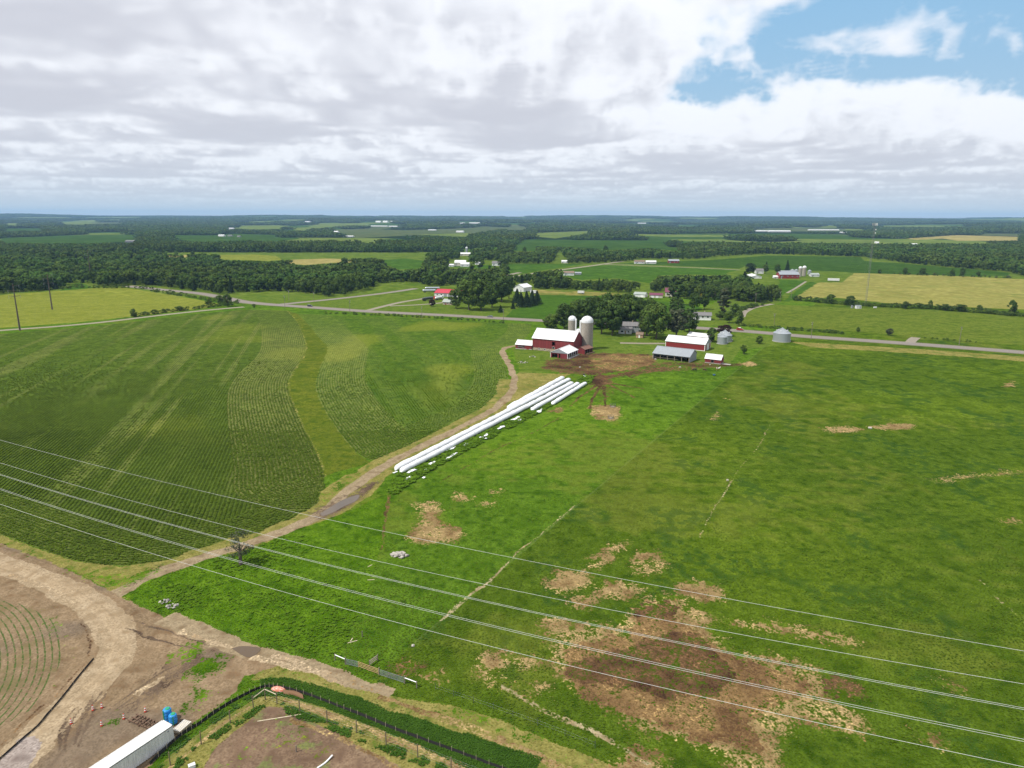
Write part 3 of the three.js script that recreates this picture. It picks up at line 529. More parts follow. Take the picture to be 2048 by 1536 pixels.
function bar(a, b, r, r2 = r, seg = 6) {
  const A = new THREE.Vector3(...a), B = new THREE.Vector3(...b), d = B.clone().sub(A), g = new THREE.CylinderGeometry(r2, r, d.length(), seg);
  g.applyQuaternion(new THREE.Quaternion().setFromUnitVectors(new THREE.Vector3(0, 1, 0), d.clone().normalize()));
  return g.translate((A.x + B.x) / 2, (A.y + B.y) / 2, (A.z + B.z) / 2);
}
function beam(a, b, w, h) {                          // a squared timber from a to b
  const A = new THREE.Vector3(...a), B = new THREE.Vector3(...b), d = B.clone().sub(A), g = bx(w, d.length(), h);
  g.applyQuaternion(new THREE.Quaternion().setFromUnitVectors(new THREE.Vector3(0, 1, 0), d.clone().normalize()));
  return g.translate((A.x + B.x) / 2, (A.y + B.y) / 2, (A.z + B.z) / 2);
}
const join = (...g) => mergeGeometries(g.map((x) => x.index ? x.toNonIndexed() : x), false);
function canvasTex(w, h, draw, srgb = true) {
  const d = new Uint8Array(w * h * 4);
  for (let j = 0; j < h; j++) for (let i = 0; i < w; i++) { const c = draw(i, j), p = (j * w + i) * 4; d[p] = clamp(c[0]) * 255; d[p + 1] = clamp(c[1]) * 255; d[p + 2] = clamp(c[2]) * 255; d[p + 3] = 255; }
  const t = new THREE.DataTexture(d, w, h, THREE.RGBAFormat); t.wrapS = t.wrapT = THREE.RepeatWrapping; t.magFilter = THREE.LinearFilter; if (srgb) t.colorSpace = THREE.SRGBColorSpace; t.needsUpdate = true; return t;
}
// weathering maps: grey multipliers with streaks or blotches, in metres
const streakTex = canvasTex(256, 256, (i, j) => { const v = 0.86 + 0.14 * (n2(i / 5, j / 70) * 0.6 + n2(i / 24 + 4, j / 24) * 0.4); return [v, v, v]; });
streakTex.repeat.set(1 / 6, 1 / 6);
const blotchTex = canvasTex(256, 256, (i, j) => { const v = 0.8 + 0.2 * (perN(i / 32, j / 32, 8, 1) * 0.6 + perN(i / 8, j / 8, 32, 2) * 0.4); return [v, v, v]; });
blotchTex.repeat.set(1 / 4, 1 / 4);
const boardTex = canvasTex(256, 256, (i, j) => { const b = Math.floor(i / 16), v = 0.80 + 0.16 * noiseT[b * 7 + 3] + 0.08 * n2(i / 2, j / 40); return [v, v, v]; });
boardTex.repeat.set(1 / 4.8, 1 / 4.8);
const ribBump = canvasTex(64, 8, (i) => { const v = (i % 16) < 3 ? 1 : 0; return [v, v, v]; }, false); ribBump.repeat.set(1 / 1.2, 1);
const staveTex = canvasTex(256, 256, (i, j) => { const c = Math.floor(i / 16), r = Math.floor((j + (c % 2) * 32) / 64), v = 0.82 + 0.14 * noiseT[(c * 13 + r * 57) & 65535] + 0.05 * n2(i / 3, j / 3); return [v, v * 0.995, v * 0.98]; });
const stoneTex = canvasTex(256, 256, (i, j) => { const r = Math.floor(j / 24), c = Math.floor((i + (r % 2) * 20) / 40), v = 0.7 + 0.28 * noiseT[(c * 31 + r * 77) & 65535]; return [v, v * 0.97, v * 0.93]; });
stoneTex.repeat.set(1 / 4, 1 / 4);
const shingleTex = canvasTex(128, 128, (i, j) => { const r = Math.floor(j / 8), c = Math.floor((i + (r % 2) * 8) / 16), v = 0.8 + 0.2 * noiseT[(c * 31 + r * 91) & 65535]; return [v, v, v]; });
shingleTex.repeat.set(1 / 3, 1 / 3);
const MT = {
  whiteRoof: mat('white_roof_metal', new THREE.Color().setRGB(0.80, 0.80, 0.80), 0.42, { map: streakTex, bumpMap: ribBump, bumpScale: 0.02 }),
  greyRoof: mat('grey_roof_metal', new THREE.Color().setRGB(0.31, 0.335, 0.36), 0.4, { map: streakTex, bumpMap: ribBump, bumpScale: 0.02 }),
  redRoof: mat('red_roof_metal', new THREE.Color().setRGB(0.52, 0.03, 0.05), 0.45, { map: streakTex, bumpMap: ribBump, bumpScale: 0.02 }),
  purpleRoof: mat('maroon_roof_metal', new THREE.Color().setRGB(0.17, 0.035, 0.07), 0.45, { map: streakTex, bumpMap: ribBump, bumpScale: 0.02 }),
  rustRoof: mat('rusty_roof_metal', new THREE.Color().setRGB(0.2, 0.1, 0.07), 0.7, { map: streakTex }),
  greenRoof: mat('grey_green_roof', new THREE.Color().setRGB(0.34, 0.38, 0.34), 0.6, { map: streakTex }),
  redWall: mat('red_wall_boards', new THREE.Color().setRGB(0.20, 0.022, 0.024), 0.75, { map: boardTex }),
  redMetal: mat('red_wall_metal', new THREE.Color().setRGB(0.25, 0.023, 0.023), 0.5, { map: streakTex, bumpMap: ribBump, bumpScale: 0.02 }),
  whiteWall: mat('white_siding', new THREE.Color().setRGB(0.74, 0.74, 0.73), 0.6, { map: streakTex }),
  creamWall: mat('cream_wall', new THREE.Color().setRGB(0.62, 0.58, 0.48), 0.7, { map: streakTex }),
  greyWall: mat('grey_wall', new THREE.Color().setRGB(0.30, 0.32, 0.34), 0.6, { map: streakTex }),
  tanWall: mat('tan_wall', new THREE.Color().setRGB(0.42, 0.29, 0.17), 0.8, { map: boardTex }),
  trim: mat('white_trim', new THREE.Color().setRGB(0.78, 0.78, 0.77), 0.5),
  stone: mat('foundation_stone', new THREE.Color().setRGB(0.46, 0.40, 0.32), 0.9, { map: stoneTex }),
  concrete: mat('concrete', new THREE.Color().setRGB(0.42, 0.40, 0.37), 0.9, { map: blotchTex }),
  stave: mat('concrete_staves', new THREE.Color().setRGB(0.36, 0.33, 0.285), 0.9, { map: staveTex }),
  galv: mat('galvanised_steel', new THREE.Color().setRGB(0.40, 0.43, 0.455), 0.42, { metalness: 0.35, map: streakTex }),
  dome: mat('dome_metal', new THREE.Color().setRGB(0.74, 0.75, 0.76), 0.42, { map: streakTex }),
  steel: mat('dark_steel', new THREE.Color().setRGB(0.12, 0.125, 0.13), 0.5, { metalness: 0.5 }),
  rust: mat('rusty_steel', new THREE.Color().setRGB(0.17, 0.10, 0.06), 0.8, { map: blotchTex }),
  wood: mat('weathered_wood', new THREE.Color().setRGB(0.30, 0.25, 0.19), 0.9, { map: blotchTex }),
  poleWood: mat('pole_wood', new THREE.Color().setRGB(0.24, 0.20, 0.16), 0.9, { map: blotchTex }),
  postWood: mat('treated_post_wood', new THREE.Color().setRGB(0.20, 0.16, 0.09), 0.9, { map: blotchTex }),
  newWood: mat('new_lumber', new THREE.Color().setRGB(0.62, 0.40, 0.20), 0.8, { map: blotchTex }),
  paleWood: mat('pale_lumber', new THREE.Color().setRGB(0.62, 0.52, 0.36), 0.8, { map: blotchTex }),
  glass: new THREE.MeshPhysicalMaterial({ color: 0x0a0d10, roughness: 0.08, metalness: 0 }),
  shingle: mat('grey_shingles', new THREE.Color().setRGB(0.20, 0.19, 0.19), 0.9, { map: shingleTex }),
  brownShingle: mat('brown_shingles', new THREE.Color().setRGB(0.24, 0.17, 0.12), 0.9, { map: shingleTex }),
  plastic: mat('white_film', new THREE.Color().setRGB(0.84, 0.85, 0.86), 0.38, { map: blotchTex }),
  rubber: mat('black_rubber', new THREE.Color().setRGB(0.02, 0.02, 0.02), 0.8),
  asphalt: null,
};
MT.glass.name = 'window_glass';
// gable building. Local frame: x along the front, z towards the viewer, front wall at z = 0, body at z < 0.
function wallShape(pts, holes = []) {
  const s = new THREE.Shape(pts.map(([x, y]) => new THREE.Vector2(x, y)));
  for (const [x, y, w, h] of holes) { const p = new THREE.Path(); p.moveTo(x, y); p.lineTo(x, y + h); p.lineTo(x + w, y + h); p.lineTo(x + w, y); p.closePath(); s.holes.push(p); }
  return s;
}
const T = 0.14;
const slab = (s) => new THREE.ExtrudeGeometry(s, { depth: T, bevelEnabled: false });
function gable(t, o) {
  const { L, D, eave, rise, wall, roof, over = 0.4, at = 0.5, back = eave, ends = wall, holes = {}, openFront = false, base = 0, baseMat, roofT = 0.12 } = o;
  const ridgeAcross = o.ridge === 'z';                // ridge runs front to back
  const y0 = base;
  if (base) for (const g of [bx(L, base, 0.3, L / 2, base / 2, -0.15), bx(L, base, 0.3, L / 2, base / 2, -D + 0.15), bx(0.3, base, D - 0.6, 0.15, base / 2, -D / 2), bx(0.3, base, D - 0.6, L - 0.15, base / 2, -D / 2)]) part('foundation', g, baseMat, t);
  if (!ridgeAcross) {
    const zr = -D * at, top = eave + rise;
    if (!openFront) part('wall', slab(wallShape([[0, y0], [L, y0], [L, eave], [0, eave]], holes.front)).translate(0, 0, -T), wall, t);
    part('wall', slab(wallShape([[0, y0], [L, y0], [L, back], [0, back]], holes.back)).translate(0, 0, -D), wall, t);
    const end = (h) => slab(wallShape([[T, y0], [D - T, y0], [D - T, back], [D * at, top - 0.02], [T, eave]], h)).rotateY(Math.PI / 2);
    part('wall', end(holes.left).translate(0, 0, 0), ends, t); part('wall', end(holes.right).translate(L - T, 0, 0), ends, t);
    const fl = Math.hypot(D * at, rise), fa = Math.atan2(rise, D * at), bl = Math.hypot(D * (1 - at), top - back), ba = Math.atan2(top - back, D * (1 - at));
    const f = bx(L + 2 * over, roofT, fl + over); f.translate(0, roofT / 2, (fl + over) / 2).rotateX(fa).translate(L / 2, top, zr);
    const b = bx(L + 2 * over, roofT, bl + over); b.translate(0, roofT / 2, -(bl + over) / 2).rotateX(-ba).translate(L / 2, top, zr);
    part('roof', f, roof, t); part('roof', b, o.roof2 || roof, t);
    part('ridge_cap', bx(L + 2 * over, 0.1, 0.5, L / 2, top + 0.14, zr), roof, t);
  } else {
    const xr = L * 0.5, top = eave + rise;
    const end = (h) => slab(wallShape([[0, y0], [L, y0], [L, eave], [xr, top - 0.02], [0, eave]], h));
    if (!openFront) part('wall', end(holes.front).translate(0, 0, -T), ends, t);
    part('wall', end(holes.back).translate(0, 0, -D), ends, t);
    const side = (h) => slab(wallShape([[T, y0], [D - T, y0], [D - T, eave], [T, eave]], h)).rotateY(Math.PI / 2);
    part('wall', side(holes.left), wall, t); if (!o.openRight) part('wall', side(holes.right).translate(L - T, 0, 0), wall, t);
    const l = Math.hypot(xr, rise), a = Math.atan2(rise, xr);
    const f = bx(l + over, roofT, D + 2 * over); f.translate((l + over) / 2, roofT / 2, 0).rotateZ(-a).translate(xr, top, -D / 2);
    const b = bx(l + over, roofT, D + 2 * over); b.translate(-(l + over) / 2, roofT / 2, 0).rotateZ(a).translate(xr, top, -D / 2);
    part('roof', f, roof, t); part('roof', b, roof, t);
    part('ridge_cap', bx(0.5, 0.1, D + 2 * over, xr, top + 0.14, -D / 2), roof, t);
  }
}
function win(t, x, y, w, h, z = 0, frame = MT.trim) {
  const f = part('window', join(bx(w, 0.09, 0.08, x, y + h / 2, z + 0.03), bx(w, 0.09, 0.08, x, y - h / 2, z + 0.03), bx(0.09, h, 0.075, x - w / 2, y, z + 0.03), bx(0.09, h, 0.075, x + w / 2, y, z + 0.03)), frame, t);
  part('pane', bx(w - 0.1, h - 0.1, 0.03, x, y, z + 0.02), MT.glass, f);
}
function door(t, x, w, h, m, z = 0, y = 0) { const d = part('door', bx(w, h, 0.08, x, y + h / 2, z + 0.05), m, t); part('handle', bx(0.06, 0.14, 0.06, x + w * 0.38, y + h * 0.47, z + 0.12), MT.steel, d); return d; }
// a thing whose front base runs from pixel A to pixel B; returns its group and front length
function front(name, label, cat, ax, ay, bx_, by, group) {
  const a = pix(ax, ay), b = pix(bx_, by);
  const t = thing(name, label, cat, a.x, groundH(a.x, a.z), a.z, Math.atan2(-(b.z - a.z), b.x - a.x), group);
  return [t, Math.hypot(b.x - a.x, b.z - a.z)];
}
const mpp = (x, y) => { const p = pix(x, y); return p.clone().sub(camera.position).dot(new THREE.Vector3(0, -Math.sin(PITCH * Math.PI / 180), -Math.cos(PITCH * Math.PI / 180))) / 1420; };

// ---------- roads ----------
const asphaltTex = canvasTex(512, 512, (i, j) => { const v = 0.78 + 0.22 * (perN(i / 2, j / 2, 256, 1) * 0.5 + perN(i / 20, j / 20, 25, 2) * 0.5); return [v, v * 0.985, v * 0.965]; });
asphaltTex.repeat.set(1 / 12, 1 / 12);
MT.asphalt = mat('road_asphalt', rgb(178, 168, 160), 0.9, { map: asphaltTex });
MT.gravelRoad = mat('road_gravel', rgb(190, 180, 160), 0.95, { map: asphaltTex });
MT.shoulder = mat('road_shoulder_gravel', rgb(150, 148, 108), 0.95, { map: asphaltTex });
MT.yellow = mat('road_paint_yellow', new THREE.Color().setRGB(0.5, 0.36, 0.06), 0.8);
function roadMesh(line, w, lift, material, name, label, off = 0) {
  const pos = [], uv = [], idx = []; let s = 0; const n = line.length;
  for (let i = 0; i < n; i++) {
    const a = line[Math.max(0, i - 1)], b = line[Math.min(n - 1, i + 1)], l = Math.hypot(b[0] - a[0], b[1] - a[1]) || 1, nx = -(b[1] - a[1]) / l, nz = (b[0] - a[0]) / l;
    if (i) s += Math.hypot(line[i][0] - line[i - 1][0], line[i][1] - line[i - 1][1]);
    for (const k of [-1, 1]) { const d = off + k * w / 2; pos.push(line[i][0] + nx * d, lift + groundH(line[i][0], line[i][1]), line[i][1] + nz * d); uv.push(k * w / 2, s); }
    if (i) { const q = i * 2; idx.push(q - 2, q - 1, q, q - 1, q + 1, q); }
  }
  const g = new THREE.BufferGeometry(); g.setAttribute('position', new THREE.Float32BufferAttribute(pos, 3)); g.setAttribute('uv', new THREE.Float32BufferAttribute(uv, 2)); g.setIndex(idx); g.computeVertexNormals();
  if (g.attributes.normal.getY(0) < 0) { for (let i = 0; i < idx.length; i += 3) { const q = idx[i]; idx[i] = idx[i + 1]; idx[i + 1] = q; } g.setIndex(idx); g.computeVertexNormals(); }
  return struct(name, g, material, label);
}
roadMesh(roadMain, 15, 0.04, MT.shoulder, 'road_shoulder', 'grassy gravel shoulder of the paved road');
roadMesh(roadMain, 10.5, 0.09, MT.asphalt, 'road', 'pale paved country road crossing behind the farm');
roadMesh(roadGravel, 6.5, 0.05, MT.gravelRoad, 'gravel_road', 'narrow gravel road along the left corn field');
roadMesh(roadSide, 9, 0.07, MT.asphalt, 'side_road', 'paved side road leaving the junction');
roadMesh(smoothLine(poly(735, 621, 770, 612, 805, 604, 850, 597, 870, 594), 6), 6, 0.06, MT.gravelRoad, 'driveway', 'gravel driveway to the red roofed workshop');
roadMesh(smoothLine(poly(780, 612, 830, 610, 880, 606, 905, 602), 6), 5, 0.055, MT.gravelRoad, 'driveway', 'lower gravel driveway before the workshop');
roadMesh(smoothLine(poly(1024, 553.5, 1060, 548, 1120, 540, 1180, 532, 1230, 525, 1245, 523), 12), 9, 0.08, MT.gravelRoad, 'country_lane', 'pale straight lane beyond the hedgerow');
roadMesh(smoothLine(poly(1205, 528.5, 1300, 532, 1400, 536, 1480, 540), 12), 7, 0.08, MT.gravelRoad, 'country_lane', 'thin pale lane across the far green fields');
roadMesh(smoothLine(poly(993, 553, 1015, 550, 1040, 545), 10), 8, 0.07, MT.gravelRoad, 'country_lane', 'short pale lane beside far white house');
roadMesh(smoothLine(poly(1484, 634, 1490, 624, 1510, 615, 1545, 608), 6), 5, 0.06, MT.gravelRoad, 'field_track', 'curving gravel track right of the ranch house');
roadMesh(smoothLine(poly(1240, 686, 1290, 687, 1330, 687), 4), 5, 0.05, MT.gravelRoad, 'farm_driveway', 'pale gravel driveway beside the red machine shed');
roadMesh(smoothLine(poly(1574, 586, 1590, 577, 1612, 563), 10), 3, 0.06, MT.gravelRoad, 'farm_lane', 'pale lane through the dark green field by far farm');
roadMesh(smoothLine(poly(1818, 687, 1826, 679, 1832, 675), 4), 6, 0.05, MT.gravelRoad, 'field_entrance', 'gravel field entrance off the paved road');
// ---------- the farmstead ----------
function cyl(r, h, seg = 40) { const g = new THREE.CylinderGeometry(r, r, h, seg, 1, true); const uv = g.attributes.uv; for (let i = 0; i < uv.count; i++) uv.setXY(i, uv.getX(i) * 2 * Math.PI * r / 4, uv.getY(i) * h / 4); return g.translate(0, h / 2, 0); }
{ const [t] = front('barn', 'large red barn with white metal roof and stone foundation beside the silos', 'barn', 1065, 699.6, 1143, 707);
  gable(t, { L: 27, D: 14.5, eave: 7.5, rise: 5, wall: MT.redWall, roof: MT.whiteRoof, base: 1.6, baseMat: MT.stone, over: 0.5, holes: { front: [[13, 3.8, 2, 2.3], [13.0, 1.6, 1.9, 1.5]] } });
  door(t, 13.9, 1.8, 1.5, MT.tanWall, 0, 0.1); for (const x of [4.5, 8.2, 18, 21]) win(t, x, 1.0, 1.0, 0.8, 0.02, MT.trim); win(t, 13.9, 2.4, 1.6, 1.2, -0.1);
  part('door_frame', join(bx(0.2, 2.7, 0.1, 12.9, 4.9, 0.06), bx(0.2, 2.7, 0.1, 15.1, 4.9, 0.06), bx(2.0, 0.2, 0.1, 14, 6.2, 0.06)), MT.redWall, t);
  part('corner_trim', bx(0.2, 5.9, 0.06, 0.1, 4.55, 0.03), MT.redWall, t); part('corner_trim', bx(0.2, 5.9, 0.06, 26.9, 4.55, 0.03), MT.redWall, t); }
{ const [t] = front('barn_annex', 'low red lean shed with white roof attached left of the barn', 'shed', 1031, 697.5, 1063.8, 699.9);
  gable(t, { L: 10.6, D: 8.5, eave: 2.8, rise: 2.2, wall: MT.redWall, roof: MT.whiteRoof, base: 0.5, baseMat: MT.concrete, over: 0.35, holes: { front: [[1.5, 0.9, 4.5, 1.1]] } });
  part('window_rail', bx(4.6, 0.08, 0.08, 3.75, 1.45, 0.0), MT.trim, t); door(t, 8, 1.6, 2.1, MT.redMetal, 0, 0.2); }
{ const [t] = front('cattle_shed', 'white roofed red cattle shed with open side in front of the barn', 'shed', 1100.6, 714.5, 1136.3, 718.2);
  gable(t, { L: 11, D: 15, eave: 3.1, rise: 2.3, wall: MT.redWall, roof: MT.whiteRoof, over: 0.3, ridge: 'z', ends: MT.redWall, openRight: true, holes: { front: [[1.0, 0, 3.6, 2.5], [5.4, 0, 1.0, 2.4]] } });
  part('gable_board', slab(wallShape([[0, 2.95], [11, 2.95], [11, 3.1], [5.5, 5.35], [0, 3.1]])).translate(0, 0, 0.02), MT.greyWall, t);
  for (let i = 0; i < 6; i++) part('post', bx(0.22, 3.05, 0.22, 10.85, 1.52, -0.4 - i * 2.85), MT.trim, t);
  for (const [x, w] of [[0.35, 0.7], [10.65, 0.7]]) part('corner_trim', bx(0.22, 3.0, 0.06, x < 5 ? 0.11 : 10.89, 1.5, 0.04), MT.trim, t);
  part('feed_rail', bx(0.1, 0.25, 14.2, 10.95, 0.9, -7.6), MT.wood, t); part('feed_bunk', join(bx(0.9, 0.5, 14, 11.7, 0.25, -7.6)), MT.concrete, t); }
{ const [t] = front('feed_lean_to', 'rusty roofed lean-to behind the white cattle shed roof', 'shed', 1152, 706.5, 1170, 709.0);
  gable(t, { L: 6.2, D: 9, eave: 2.9, rise: 1.2, wall: MT.redWall, roof: MT.rustRoof, over: 0.3, ridge: 'z', openRight: true });
  for (let i = 0; i < 4; i++) part('post', bx(0.2, 2.85, 0.2, 6.05, 1.42, -0.4 - i * 2.7), MT.wood, t);
  for (let i = 0; i < 3; i++) part('feed_bunk', bx(0.8, 0.6, 2.6, 7.4, 0.3, -1.6 - i * 2.9), MT.rust, t); }
function silo(name, label, px, py, r, h, opt = {}) {
  const p = pix(px, py), t = thing(name, label, 'silo', p.x, 0, p.z, 0.5);
  part('wall', cyl(r, h), opt.wall || MT.stave, t);
  if (opt.hoops !== 0) for (let i = 1; i < h / 0.75; i++) part('hoop', new THREE.TorusGeometry(r + 0.012, 0.016, 4, 28).rotateX(Math.PI / 2).translate(0, i * 0.75, 0), MT.rust, t);
  const pts = []; for (let i = 0; i <= 12; i++) { const a = i / 12 * Math.PI / 2; pts.push(new THREE.Vector2(Math.cos(a) * (r + 0.06), h + 0.1 + Math.sin(a) * r * (opt.flat || 0.92))); } pts.unshift(new THREE.Vector2(r + 0.06, h - 0.4));
  pts[pts.length - 1].x = 0.001;
  const d = part('dome', new THREE.LatheGeometry(pts, 32), opt.dome || MT.dome, t);
  part('cap', new THREE.CylinderGeometry(0.3, 0.4, 0.35, 12).translate(0, h + r * (opt.flat || 0.92) + 0.15, 0), MT.galv, d);
  for (let k = 0; k < 16; k++) { const a = k / 16 * Math.PI * 2, q = []; for (let i = 0; i <= 6; i++) { const e = i / 6 * 1.45; q.push(new THREE.Vector3(Math.cos(a) * Math.cos(e) * (r + 0.07), h + 0.1 + Math.sin(e) * r * (opt.flat || 0.92), Math.sin(a) * Math.cos(e) * (r + 0.07))); } part('dome_seam', new THREE.TubeGeometry(new THREE.CatmullRomCurve3(q), 6, 0.03, 3), MT.galv, d); }
  if (opt.chute !== undefined) { const a = opt.chute, c = part('chute', bar([Math.cos(a) * (r + 0.42), 0, Math.sin(a) * (r + 0.42)], [Math.cos(a) * (r + 0.42), h + 0.3, Math.sin(a) * (r + 0.42)], 0.46, 0.46, 12), MT.trim, t); part('chute_hood', new THREE.SphereGeometry(0.55, 10, 6, 0, Math.PI * 2, 0, 1.6).translate(Math.cos(a) * (r + 0.3), h + 0.3, Math.sin(a) * (r + 0.3)), MT.trim, c); }
  if (opt.pipe !== undefined) { const a = opt.pipe; part('fill_pipe', bar([Math.cos(a) * (r + 0.15), 0.4, Math.sin(a) * (r + 0.15)], [Math.cos(a) * (r + 0.15), h + 0.6, Math.sin(a) * (r + 0.15)], 0.11, 0.11, 8), MT.galv, t); }
  return t;
}
silo('concrete_silo', 'tall wide concrete stave silo with white dome beside the barn', 1173, 698.6, 3.75, 17.2, { pipe: 0.1, chute: 3.6 });
silo('concrete_silo', 'slimmer concrete silo with white chute standing behind the barn', 1143.5, 687, 2.55, 15.6, { chute: 1.2 });
silo('feed_silo', 'short pale metal silo squeezed between barn and tall silo', 1156, 692, 1.5, 9.6, { wall: MT.dome, hoops: 0, pipe: 1.3 });
{ const [t] = front('machine_shed', 'long bright red machine shed with white roof and sliding door', 'shed', 1330.6, 694.5, 1402.3, 701.6);
  gable(t, { L: 25, D: 12, eave: 4.1, rise: 2.9, wall: MT.redMetal, roof: MT.whiteRoof, over: 0.35 });
  for (const x of [0.15, 24.85]) part('corner_trim', bx(0.3, 4, 0.06, x, 2.0, 0.04), MT.trim, t);
  part('base_trim', bx(24.4, 0.3, 0.06, 12.5, 0.15, 0.035), MT.trim, t); part('fascia', bx(25, 0.25, 0.06, 12.5, 3.85, 0.05), MT.trim, t);
  const d = part('sliding_door', bx(0.08, 3.7, 5.2, 25.1, 1.85, -6), MT.whiteWall, t); part('handle', bx(0.06, 0.5, 0.08, 25.17, 1.4, -3.7), MT.steel, d);
  part('gable_board', slab(wallShape([[0.4, 4.0], [11.6, 4.0], [6, 6.75]])).rotateY(Math.PI / 2).translate(24.98, 0, 0), MT.greyWall, t);
  for (const z of [-0.15, -11.85]) part('corner_trim', bx(0.06, 4, 0.3, 25.04, 2, z), MT.trim, t); part('door_track', bx(0.1, 0.16, 10.6, 25.2, 3.8, -6), MT.trim, t); }
{ const [t] = front('pole_shed', 'grey metal pole shed with open dark front beside the mud yard', 'shed', 1305, 717, 1370, 724.6);
  gable(t, { L: 22, D: 11.5, eave: 3.2, rise: 3.2, at: 0.62, back: 3.8, wall: MT.greyWall, roof: MT.greyRoof, over: 0.3, openFront: true });
  for (let i = 0; i < 6; i++) part('post', bx(0.25, 3.1, 0.25, 0.4 + i * 4.24, 1.55, -0.2), MT.wood, t);
  part('header_beam', bx(22, 0.35, 0.12, 11, 2.98, -0.1), MT.greyWall, t); for (let i = 0; i < 5; i++) part('hay_bale', new THREE.CylinderGeometry(0.75, 0.75, 1.3, 16).rotateX(Math.PI / 2).translate(3.2 + i * 3.4, 0.75, -9 - (i % 2) * 0.6), MT.wood, t); part('feed_rail', bx(14, 0.12, 0.12, 8, 1.0, -0.3), MT.wood, t); }
{ const [t] = front('small_shed', 'small red shed with white roof and dark doorway near the horses', 'shed', 1409.4, 725.2, 1437.5, 728.4);
  gable(t, { L: 9, D: 5.2, eave: 2.5, rise: 2.3, wall: MT.redWall, roof: MT.whiteRoof, base: 0.4, baseMat: MT.concrete, over: 0.3, holes: { front: [[3.6, 0.4, 1.4, 1.7]] } });
  part('door_frame', join(bx(0.14, 2.1, 0.08, 3.5, 1.1, 0.05), bx(0.14, 2.1, 0.08, 5.1, 1.1, 0.05), bx(1.5, 0.14, 0.08, 4.3, 2.2, 0.05)), MT.wood, t); part('concrete_apron', bx(5, 0.12, 2.4, 11.4, 0.06, -2.2), MT.concrete, t); }
{ const [t] = front('long_shed', 'low white roofed shed behind the red machine shed', 'shed', 1374, 679.5, 1413, 684);
  gable(t, { L: 14.5, D: 8, eave: 3.0, rise: 1.7, wall: MT.redWall, roof: MT.whiteRoof, over: 0.3 }); door(t, 6, 2.4, 2.3, MT.whiteWall); }
function bin(label, px, py, r, h, rise, fans = true) {
  const p = pix(px, py), t = thing('grain_bin', label, 'grain bin', p.x, 0, p.z, 0.3);
  part('foundation', new THREE.CylinderGeometry(r + 0.35, r + 0.35, 0.25, 36).translate(0, 0.125, 0), MT.concrete, t);
  const pts = [], n = Math.round(h / 0.22); for (let i = 0; i <= n * 2; i++) pts.push(new THREE.Vector2(r + (i % 2 ? 0.025 : -0.015), 0.25 + h * i / (2 * n)));
  part('wall', new THREE.LatheGeometry(pts, 40), MT.galv, t);
  const top = h + 0.25, rf = part('roof', new THREE.LatheGeometry([new THREE.Vector2(r + 0.14, top - 0.08), new THREE.Vector2(r + 0.14, top), new THREE.Vector2(0.45, top + rise), new THREE.Vector2(0.001, top + rise + 0.02)], 40), MT.galv, t);
  part('peak_cap', new THREE.CylinderGeometry(0.35, 0.5, 0.35, 14).translate(0, top + rise + 0.12, 0), MT.galv, rf);
  const an = Math.atan2(rise, r - 0.3);
  for (let k = 0; k < 20; k++) { const a = k / 20 * 6.283; part('roof_rib', beam([Math.cos(a) * (r + 0.1), top + 0.05, Math.sin(a) * (r + 0.1)], [Math.cos(a) * 0.5, top + rise + 0.03, Math.sin(a) * 0.5], 0.06, 0.06), MT.galv, rf); }
  if (fans) for (let k = 0; k < 6; k++) { const a = k / 6 * 6.283 + 0.4, q = r * 0.62, v = part('roof_vent', new THREE.CylinderGeometry(0.28, 0.28, 0.6, 10).translate(Math.cos(a) * q, top + rise * 0.36 + 0.35, Math.sin(a) * q), MT.dome, rf); part('vent_hood', new THREE.ConeGeometry(0.42, 0.3, 10).translate(Math.cos(a) * q, top + rise * 0.36 + 0.78, Math.sin(a) * q), MT.dome, v); }
  part('door', bx(0.8, 1.4, 0.1, 0, 1.2, r + 0.05), MT.galv, t); part('ladder', join(bx(0.05, h, 0.05, 0.9, h / 2 + 0.25, r * 0.96 + 0.12), bx(0.05, h, 0.05, 1.25, h / 2 + 0.25, r * 0.93 + 0.12), ...Array.from({ length: 12 }, (_, i) => bx(0.35, 0.03, 0.03, 1.07, 0.5 + i * h / 12.5, r * 0.945 + 0.12))), MT.galv, t);
  part('fan', new THREE.CylinderGeometry(0.5, 0.5, 0.8, 14).rotateZ(Math.PI / 2).translate(r + 0.8, 0.6, 0.4), MT.galv, t);
  return t;
}
bin('wider grain bin with pale cone roof behind the smaller bin', 1449, 682.3, 4.6, 4.0, 3.0); bin('smaller galvanised grain bin in front of its wider neighbour', 1443.7, 687.4, 3.0, 4.4, 1.4, false); bin('big lone galvanised grain bin standing close to the paved road', 1562.8, 682.3, 5.5, 5.4, 3.1);
{ const [t] = front('ranch_house', 'white ranch house with grey roof beyond the paved road', 'house', 1380.4, 639.6, 1420.6, 640.8);
  gable(t, { L: 16, D: 9, eave: 3.9, rise: 1.9, wall: MT.whiteWall, roof: MT.shingle, over: 0.6 });
  for (const x of [2.3, 9.6, 13.4]) win(t, x, 2.6, 1.5, 1.2); win(t, 4.4, 1.0, 1, 0.7); door(t, 5.5, 1, 2.1, MT.greyWall, 0, 1.3); part('porch_steps', join(bx(1.6, 1.25, 1.2, 5.5, 0.62, 0.7), bx(1.6, 0.6, 0.5, 5.5, 0.3, 1.55)), MT.concrete, t); part('basement_wall', bx(15.9, 1.1, 0.06, 8, 0.55, 0.04), MT.trim, t); part('chimney', bx(0.7, 1.4, 0.7, 11, 6.0, -4.6), MT.stone, t); }
